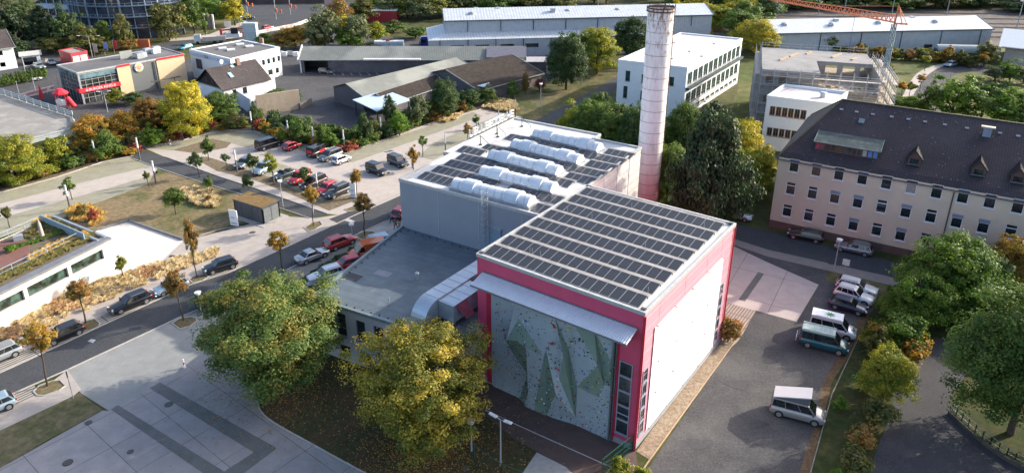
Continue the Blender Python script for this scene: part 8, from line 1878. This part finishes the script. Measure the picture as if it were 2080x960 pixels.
sign((149, 808), (137, 752), 'dark-backed road sign on a tall post by the grass verge', .12, .75, DGREY, .6); sign((1713, 562), (1715, 525), 'white traffic sign with a dark arrow beside the right car park', .9, .9, M('sign_pale', (.62, .66, .64), .5), -.5)
sign((480, 195+0), (478, 190), '', 1, 1, WHITE) if False else None
def board(base, top, w_, label, az, lines=True):
 g = G(*base); h = HT(*top, g); t = empty('info_board', (g.x, g.y, 0), az, label, 'sign'); m = MB(); m.box((0, 0, h/2+.05), (w_, .12, h-.1)); p = m.build('panel', M('board_white', (.74, .76, .77), .5, .02), t)
 m = MB(); m.box((0, -.07, h*.2), (w_*.7, .02, .12)); m.box((-.1, -.07, h*.5), (w_*.5, .02, .06)); m.box((-.1, -.07, h*.56), (w_*.5, .02, .06)); m.build('print', M('board_print_blue', (.10, .22, .34), .6), p)
 m = MB(); m.box((0, 0, .05), (w_+.2, .3, .1)); m.build('foot', DGREY, t)
board((477, 459), (474, 426), 1.5, 'white information board left of the wooden-roofed shed', -.35); board((718, 402), (716, 372), 1.0, 'white banner post between the two golden street trees', -.2)
def bollard(px, py, label):
 g = G(px, py); t = empty('bollard', (g.x, g.y, 0), 0, label, 'bollard', 'red and white bollards'); m = MB(); m.cyl((0, 0, 0), (0, 0, 1.1), .08, n=10); m.cyl((0, 0, 0), (0, 0, .12), .18, n=10); m.build('post', WHITE, t); m = MB(); m.cyl((0, 0, .45), (0, 0, .72), .085, n=10); m.build('red_band', RED, t)
bollard(375, 746, 'red and white bollard at the edge of the grey cobbles'); bollard(346, 294, 'red and white bollard in the belt right of the lane'); bollard(261, 309, 'red and white bollard at the asphalt lane entrance')
sign((786, 477), (779, 470), 'dark slim sign post at the pavement end near the trailer', .2, .5, DGREY, 0); sign((637, 436), (636, 418), 'white post at the end of the asphalt lane', .18, 1.0, WHITE, 0)
def fence(pts, h, label, step, mat, rails=(.1, 1), mesh=True, name='fence'):
 P = [G(*p) for p in pts]; o = P[0]; t = empty(name, (o.x, o.y, 0), 0, label, 'fence')
 m = MB(); k = 0
 for a, b in zip(P, P[1:]):
  L_ = (b-a).length; n = max(1, round(L_/step))
  for i in range(n+1): p = a+(b-a)*i/n-o; pm = MB(); pm.bar((p.x, p.y, 0), (p.x, p.y, h), .07); pm.build('post', mat, t)
  for f in rails: m.bar((a.x-o.x, a.y-o.y, h*f-.03), (b.x-o.x, b.y-o.y, h*f-.03), .05)
  if mesh:
   n = int(L_/.12)
   for i in range(n): p = a+(b-a)*i/n-o; m.bar((p.x, p.y, .05), (p.x, p.y, h-.03), .02)
 m.build('railing', mat, t); return t
GF = M('green_fence', (.015, .10, .065), .5, .05)
fence([(1222, 965), (1284, 914)], 1.9, 'green metal mesh fence at the corner of the pink hall', 1.3, GF, (.05, .35, .65, 1))
fence([(964, 930), (1018, 968), (1060, 985)], 1.6, 'thin dark green fence on the lawn at the bottom', 2.4, GF, (1,), False)
cp = curve([(1933, 838), (1965, 868), (2010, 905), (2060, 938), (2110, 962)], 3); fence(cp, 1.1, 'curved pale steel handrail along the dark path', 3.2, M('handrail_steel', (.36, .42, .42), .4, .05, metal=.4), (.5, 1), False, 'handrail')
P = [G(*p) for p in cp]; m = MB(); o0 = P[0]
for a, b in zip(P, P[1:]): m.bar((a.x-o0.x-.35, a.y-o0.y-.1, .2), (b.x-o0.x-.35, b.y-o0.y-.1, .2), .3, .4)
tag(m.build('low_wall', M('mossy_wall', (.07, .065, .05), .9, .2), loc=(o0.x, o0.y, 0)), 'low dark mossy wall under the curved handrail', 'wall')
wallseg('road_barrier', 'white and red striped road works barrier beside the junction', [G(430, 84), G(520, 70), G(600, 54), G(650, 36)], 1.1, .3, M('barrier_white', (.66, .65, .64), .7, .15, .6, stain=(.5, .12, .1), ssc=.25))
wallseg('brick_wall', 'dark brown wall along the road at the top of the picture', [G(400, 4), G(560, 8), G(690, 6)], 4.0, .5, M('dark_brown_wall', (.10, .075, .07), .9, .2, .3))
wallseg('arched_wall', 'pinkish grey wall section at the top centre', [G(660, 14), G(700, 12)], 4.2, .6, M('pink_grey_wall', (.36, .29, .27), .9, .1))
for px, py, th, lb in ((561, 40, 8, 'traffic signal mast with orange heads at the junction'), (590, 30, 8, 'tall signal mast right at the junction'), (503, 26, 8, 'signal mast with a long orange gantry arm')):
 g = G(px, py); t = empty('traffic_signal', (g.x, g.y, 0), 0, lb, 'traffic signal'); m = MB(); m.cyl((0, 0, 0), (0, 0, th), .14, n=8); m.build('mast', LGREY, t)
 m = MB(); m.box((.5, -.1, 3.4), (.5, .4, 1.4)); m.box((2.2, -.1, 3.0), (.5, .4, 1.3)); m.build('signal_head', M('signal_orange', (.75, .16, .06), .5), t)
 if px in (561, 503): m = MB(); s = 1 if px == 503 else -1; m.bar((0, 0, th), (s*11, 0, th+1.2), .18, .18); m.box((s*6, 0, th+.2), (.6, .5, 1.2)); m.build('gantry_arm', M('signal_orange', (.75, .16, .06)), t)
g = G(429, 60); m = MB(); m.box((0, 0, 2.6), (1.6, .5, 5.2), rz=.2); m.box((1.1, 0, 2.6), (.5, .7, 5.2), rz=.2, mi=1); tag(m.build('pylon_sign', [M('grey_brown_board', (.24, .20, .19), .7), WHITE], loc=(g.x, g.y, 0)), 'brown and white pylon sign on the verge beside the ivy column', 'sign')
g = G(463, 55); m = MB(); m.box((0, 0, 1.0), (2.2, .4, 2.0), rz=.3); tag(m.build('white_sign', M('sign_white', (.78, .76, .72)), loc=(g.x, g.y, 0)), 'small white sign board on the grass near the junction', 'sign')
g = G(292, 97); m = MB(); m.box((0, 0, 1.4), (4, .5, 2.4)); tag(m.build('orange_banner', M('banner_orange', (.55, .14, .05), .6), loc=(g.x, g.y, 0)), 'orange banner beside the curved glass office', 'banner')
for i, (px, py, mt, lb) in enumerate(((233, 108, RED, 'red and green forecourt flag behind the restaurant'), (214, 112, M('flag_blue', (.15, .25, .6), .6), 'blue and white forecourt flag behind the restaurant'), (193, 115, M('flag_green', (.3, .36, .3), .6), 'grey-green forecourt flag beside the twin lamp'))):
 g = G(px, py); t = empty('banner_flag', (g.x, g.y, 0), 0, lb, 'flag'); m = MB(); m.cyl((0, 0, 0), (0, 0, 4), .05, n=6); m.build('pole', LGREY, t); m = MB(); m.box((.6, 0, 2.5), (1.1, .04, 2.6)); m.build('cloth', mt, t)
g = G(512, 84); m = MB(); m.box((0, 0, 3), (4.2, 2.2, 6)); m.box((0, -1.12, 3), (4.3, .06, .2), mi=1); m.box((0, -1.12, 5), (4.3, .06, .2), mi=1); tag(m.build('scaffold_tower', [M('pale_glass_tower', (.46, .54, .56), .4), LGREY], loc=(g.x, g.y, 0)), 'pale netted tower behind the white flat building', 'tower')
g = G(430, 88); t = empty('flatbed_lorry', (g.x, g.y, 0), .25, 'beige flatbed lorry standing on the road behind the white flat building', 'lorry'); m = MB(); m.box((1, 0, 1.6), (7, 2.3, 1.3)); m.build('bed', M('lorry_beige', (.44, .40, .37), .7), t); m = MB(); m.box((-4, 0, 1.7), (2, 2.3, 2.6)); m.build('cab', Mpaint('lorry_white', (.5, .55, .6)), t)
for x in (-4, 1, 3): m = MB(); m.cyl((x, -1.2, .5), (x, 1.2, .5), .5, n=12); m.build('wheel', TYRE, t)
g = G(474, 80); t = empty('drilling_rig', (g.x, g.y, 0), .2, 'red and white construction machine on the road works', 'machine'); m = MB(); m.box((0, 0, 1.5), (4, 2, 1.6)); m.build('body', WHITE, t); m = MB(); m.bar((-4, 0, 3), (4, 0, 3.6), .4, .4); m.box((-3.5, 0, 2), (.7, .7, 3)); m.box((3.5, 0, 1.6), (.8, 1.2, 1.6)); m.build('boom', M('machine_red', (.5, .06, .07), .5), t); m = MB(); m.box((.8, -.4, 2.9), (2.2, 1.6, 1.8)); m.build('cabin', BLACK, t)
def fenceboard(a, b, h, z, label):
 A_, B_ = G(*a), G(*b); c = (A_+B_)/2; L_ = (B_-A_).length; az = atan2((B_-A_).y, (B_-A_).x); t = empty('banner_fence', (c.x, c.y, 0), az, label, 'banner fence'); m = MB(); m.box((0, 0, z+h/2), (L_, .08, h)); p = m.build('banner', M('banner_pale', (.62, .58, .56), .7), t)
 m = MB(); rq_ = random.Random(2)
 for k in range(26): m.box((-L_/2+L_*(k+.5)/26, -.06, z+h*.55), (L_/26*.55, .03, h*.42)) if rq_.random() > .15 else None
 m.build('print', M('banner_print_red', (.45, .06, .07), .6), p)
 for k in range(5): m = MB(); m.bar((-L_/2+L_*k/4, .06, 0), (-L_/2+L_*k/4, .06, z+h), .1); m.build('post', LGREY, t)
fenceboard((45, 205), (113, 187), 1.3, .5, 'pale banner with red print on the fence beside the restaurant')
g = G(87, 207); t = empty('closed_parasol', (g.x, g.y, 0), 0, 'closed red parasol on the restaurant terrace', 'parasol'); m = MB(); m.cyl((0, 0, 0), (0, 0, 4.0), .06, n=6); m.build('pole', DGREY, t); m = MB(); m.cyl((0, 0, .9), (0, 0, 4.1), .62, .06, n=9); m.build('fabric', M('parasol_red', (.55, .02, .03), .8), t)
g = G(130, 222); t = empty('play_tower', (g.x, g.y, 0), .3, 'red and white play tower with a slide beside the restaurant corner', 'playground')
m = MB();
for x in (-1, 1):
 for y in (-1, 1): m.bar((x, y, 0), (x, y, 4.0), .18)
m.cyl((0, 0, 4.0), (0, 0, 4.9), 1.7, .5, n=8); m.cyl((0, 0, 3.7), (0, 0, 4.0), 1.7, n=8); m.build('frame', M('play_red', (.62, .03, .05), .5), t)
m = MB(); m.box((0, -1.05, 1.9), (2.0, .08, 1.5)); m.cyl((-.3, -1.15, 2.2), (-.3, -1.25, 2.2), .7, n=16); m.build('panel', WHITE, t); m = MB(); m.cyl((1.2, 0, 2.6), (2.6, -1, .6), .55, n=10); m.build('tube_slide', M('play_red', (.62, .03, .05)), t)
for i, (b, tp_, lb) in enumerate([((125, 200), (108, 150), 'slim metal pole before the restaurant glazing'), ((117, 215), (106, 188), 'thin pole beside the play tower'), ((72, 185), (58, 160), 'thin pole in front of the white car'), ((40, 196), (35, 166), 'pale pole at the left behind the deck rail'), ((55, 160), (47, 118), 'tall lamp pole left of the white car')]):
 g = G(*b); h = HT(*tp_, g); m = MB(); m.cyl((0, 0, 0), (0, 0, h), .1, .06, n=7); m.cyl((0, 0, h), (0, 0, h+.12), .16, n=7); tag(m.build('pole', LGREY, loc=(g.x, g.y, 0)), lb, 'pole')
for i, (px, py, c_) in enumerate(((571, 112, LGREY), (578, 114, WHITE), (589, 112, LGREY), (601, 114, WHITE))):
 g = G(px, py); m = MB(); m.box((0, 0, .6), (1.5, 1.0, 1.2)); m.box((0, 0, 1.23), (1.6, 1.1, .06)); tag(m.build('storage_box', c_, loc=(g.x, g.y, 0)), ['grey storage box left of the four before the dark fence', 'white storage box second from the left before the dark fence', 'pale storage box third from the left before the dark fence', 'white storage box nearest the long shed gable'][i], 'box', 'boxes before the dark fence')
fence([(566, 108), (612, 110)], 2.4, 'dark fence behind the storage boxes beside the long shed', 3, M('dark_fence', (.06, .065, .06), .8), (.1, .5, 1), True)
m = MB()
for k in range(6): a, b = G(680+18*k, 153), G(688+17*k-12, 146); m.bar((a.x, a.y, .012), (b.x, b.y, .012), .15, .004)
tag(m.build('parking_lines', M('line_white', (.55, .55, .53), .8)), kind='structure')
m = MB()
for (a, b) in [((520, 385), (640, 425))]: pass
def decal(px, name, mat, lay): sheet(name, px, lay, mat)
decal([(178, 693), (185, 688), (195, 690), (189, 696)], 'road_patch', M('pale_patch', (.40, .40, .40), .8), 6)
decal([(668, 445), (690, 455), (778, 425), (760, 414), (735, 420)], 'road_patch', M('dark_patch', (.05, .05, .055), .9, .2), 6)
decal([(700, 448), (712, 452), (722, 450), (708, 444)], 'road_patch', M('pale_patch', (.40, .40, .40)), 7)
pr = random.Random(17); DS = M('oil_stain', (.045, .045, .05), .7, .3, 3); DT = M('tar_repair', (.05, .053, .058), .9, .15); PS2 = M('pale_wear', (.42, .40, .39), .9, .2, 2)
for k, (x, y, r, mt) in enumerate([(1560, 700, .9, DS), (1500, 780, 1.3, DS), (1420, 900, 1.1, DS), (1600, 760, .7, DS), (1540, 860, .9, DS), (640, 530, .8, DS), (300, 640, .6, DT), (430, 590, .9, DT), (60, 770, .8, DT), (520, 545, .7, DT), (1700, 535, 1.0, DT), (1600, 490, .8, DT), (1850, 920, 1.0, DS), (640, 150, 2.0, DT), (560, 180, 2.4, DT), (600, 250, 2, DT), (350, 460+60, .5, DS), (330, 600, .5, DS)]):
 g = G(x, y); ph0 = pr.random()*6; P = [g+Vector((cos(a), .6*sin(a)))*r*(1+.25*sin(3*a+ph0)+.15*pr.random()) for a in [i*2*pi/16 for i in range(16)]]
 sheet('surface_patch', [], 7.5, mt, world=P)
               # -- people
SKIN = M('skin', (.42, .26, .19), .6, .03);
def person(px, py, az, label, top, legs, hair, pose=0, h=1.74, z0=0):
 g = G(px, py); s = h/1.74; t = empty('person', (g.x, g.y, z0), az, label, 'person', None)
 sw = .16 if pose == 0 else .30
 J = {'pel': (0, 0, .93), 'wai': (0, .01, 1.08), 'che': (0, .0, 1.30), 'neck': (0, .0, 1.48), 'head': (0, .03, 1.60), 'crown': (0, .02, 1.70)}
 for sd, k in ((-1, 'l'), (1, 'r')):
  f = sd*sw*(1 if pose else .5); J['hip'+k] = (sd*.09, 0, .88); J['knee'+k] = (sd*.10, f*.5+.03, .48); J['ank'+k] = (sd*.10, f*.9-.05, .09); J['toe'+k] = (sd*.11, f*.9+.13, .04)
  J['sh'+k] = (sd*.18, 0, 1.40); J['elb'+k] = (sd*.24, -f*.5-.02, 1.13); J['wri'+k] = (sd*.23, -f*.7+.12, .92); J['hand'+k] = (sd*.23, -f*.7+.17, .84)
 E = [('pel', 'wai'), ('wai', 'che'), ('che', 'neck'), ('neck', 'head'), ('head', 'crown')]
 for k in 'lr': E += [('pel', 'hip'+k), ('hip'+k, 'knee'+k), ('knee'+k, 'ank'+k), ('ank'+k, 'toe'+k), ('che', 'sh'+k), ('sh'+k, 'elb'+k), ('elb'+k, 'wri'+k), ('wri'+k, 'hand'+k)]
 R_ = dict(pel=.14, wai=.125, che=.15, neck=.058, head=.098, crown=.075, hip=.10, knee=.062, ank=.042, toe=.04, sh=.068, elb=.045, wri=.03, hand=.036)
 def skin(keys, edges, grow, name, mat, root):
  idx = {k: i for i, k in enumerate(keys)}; me = bpy.data.meshes.new(name); me.from_pydata([tuple(c*s for c in J[k]) for k in keys], [(idx[a], idx[b]) for a, b in edges], []); o = bpy.data.objects.new(name, me); COL.objects.link(o)
  md = o.modifiers.new('skin', 'SKIN'); md.use_smooth_shade = True
  for i, k in enumerate(keys): r = (R_.get(k) or R_[k[:-1]])*s+grow; me.skin_vertices[0].data[i].radius = (r, r)
  me.skin_vertices[0].data[idx[root]].use_root = True
  sb = o.modifiers.new('sub', 'SUBSURF'); sb.levels = sb.render_levels = 1
  me.materials.append(mat); o.parent = t; return o
 skin(list(J), E, 0, 'body', SKIN, 'pel')
 ks = ['wai', 'che', 'shl', 'elbl', 'wril', 'shr', 'elbr', 'wrir', 'pel']; skin(ks, [e for e in E if e[0] in ks and e[1] in ks], .016, 'jacket', top, 'che')
 ks = ['pel', 'hipl', 'kneel', 'ankl', 'hipr', 'kneer', 'ankr']; skin(ks, [e for e in E if e[0] in ks and e[1] in ks], .014, 'trousers', legs, 'pel')
 for k in 'lr': m = MB(); p = Vector(J['ank'+k])*s; m.box((p.x, p.y+.07, .045), (.1, .28, .09)); m.build('shoe', TRIM, t)
 m = MB(); c = Vector(J['crown'])*s
 for i in range(4):
  for j in range(8):
   P = lambda a, b: (c.x+.108*cos(b)*cos(a), c.y-.02+.115*sin(b)*cos(a), c.z-.05+.115*sin(a)); m.poly([P(pi/2*i/4, pi*j/4), P(pi/2*i/4, pi*(j+1)/4), P(pi/2*(i+1)/4, pi*(j+1)/4), P(pi/2*(i+1)/4, pi*j/4)])
 m.build('hair', hair, t, smooth=True)
 f = Vector(J['head'])*s; m = MB(); m.box((f.x, f.y+.10, f.z), (.028, .035, .045)); m.build('nose', SKIN, t); m = MB()
 for x in (-.035, .035): m.box((f.x+x, f.y+.088, f.z+.035), (.02, .02, .012))
 m.build('eyes', TRIM, t); return t
HB, HK, HF = M('hair_brown', (.06, .035, .02), .8), M('hair_black', (.015, .012, .012), .8), M('hair_blond', (.36, .25, .12), .8)
CL = lambda n, c: M('cloth_'+n, c, .9, .06)
person(796, 452, 2.2, 'person in a bright blue jacket walking near the grey hall corner', CL('blue', (.03, .20, .42)), CL('navy', (.02, .025, .05)), HB, 1)
person(804, 464, 2.4, 'person in dark brown clothes walking behind the blue-jacketed one', CL('brown', (.09, .06, .06)), CL('dark', (.03, .03, .035)), HK, 1)
person(812, 452, 2.3, 'person in black beside the red car at the hall corner', CL('black', (.02, .02, .022)), CL('dark', (.03, .03, .035)), HK, 0)
person(812.5, 470, 2.4, 'person with long reddish hair close to the grey wall', CL('rust', (.20, .08, .05)), CL('dark', (.03, .03, .035)), M('hair_red', (.2, .07, .03), .8), 1)
person(813, 480, 2.4, 'child in a bright green top next to the grey wall', CL('green', (.05, .45, .10)), CL('sand', (.35, .25, .13)), HF, 1, 1.35)
person(815, 334, 2.0, 'person in black standing left behind the open dark car', CL('black', (.02, .02, .022)), CL('dark', (.03, .03, .035)), HK, 0)
person(824, 336, 1.2, 'person in black standing right behind the open dark car', CL('black', (.02, .02, .022)), CL('dark', (.03, .03, .035)), HB, 0)
person(838, 341, 2.0, 'person in blue jeans beside the small orange tree', CL('black', (.02, .02, .022)), CL('jeans', (.05, .14, .32)), HB, 0)
person(494, 50, 1.0, 'pedestrian in turquoise at the junction pavement', CL('turquoise', (.02, .30, .30)), CL('dark', (.03, .03, .035)), HB, 1)
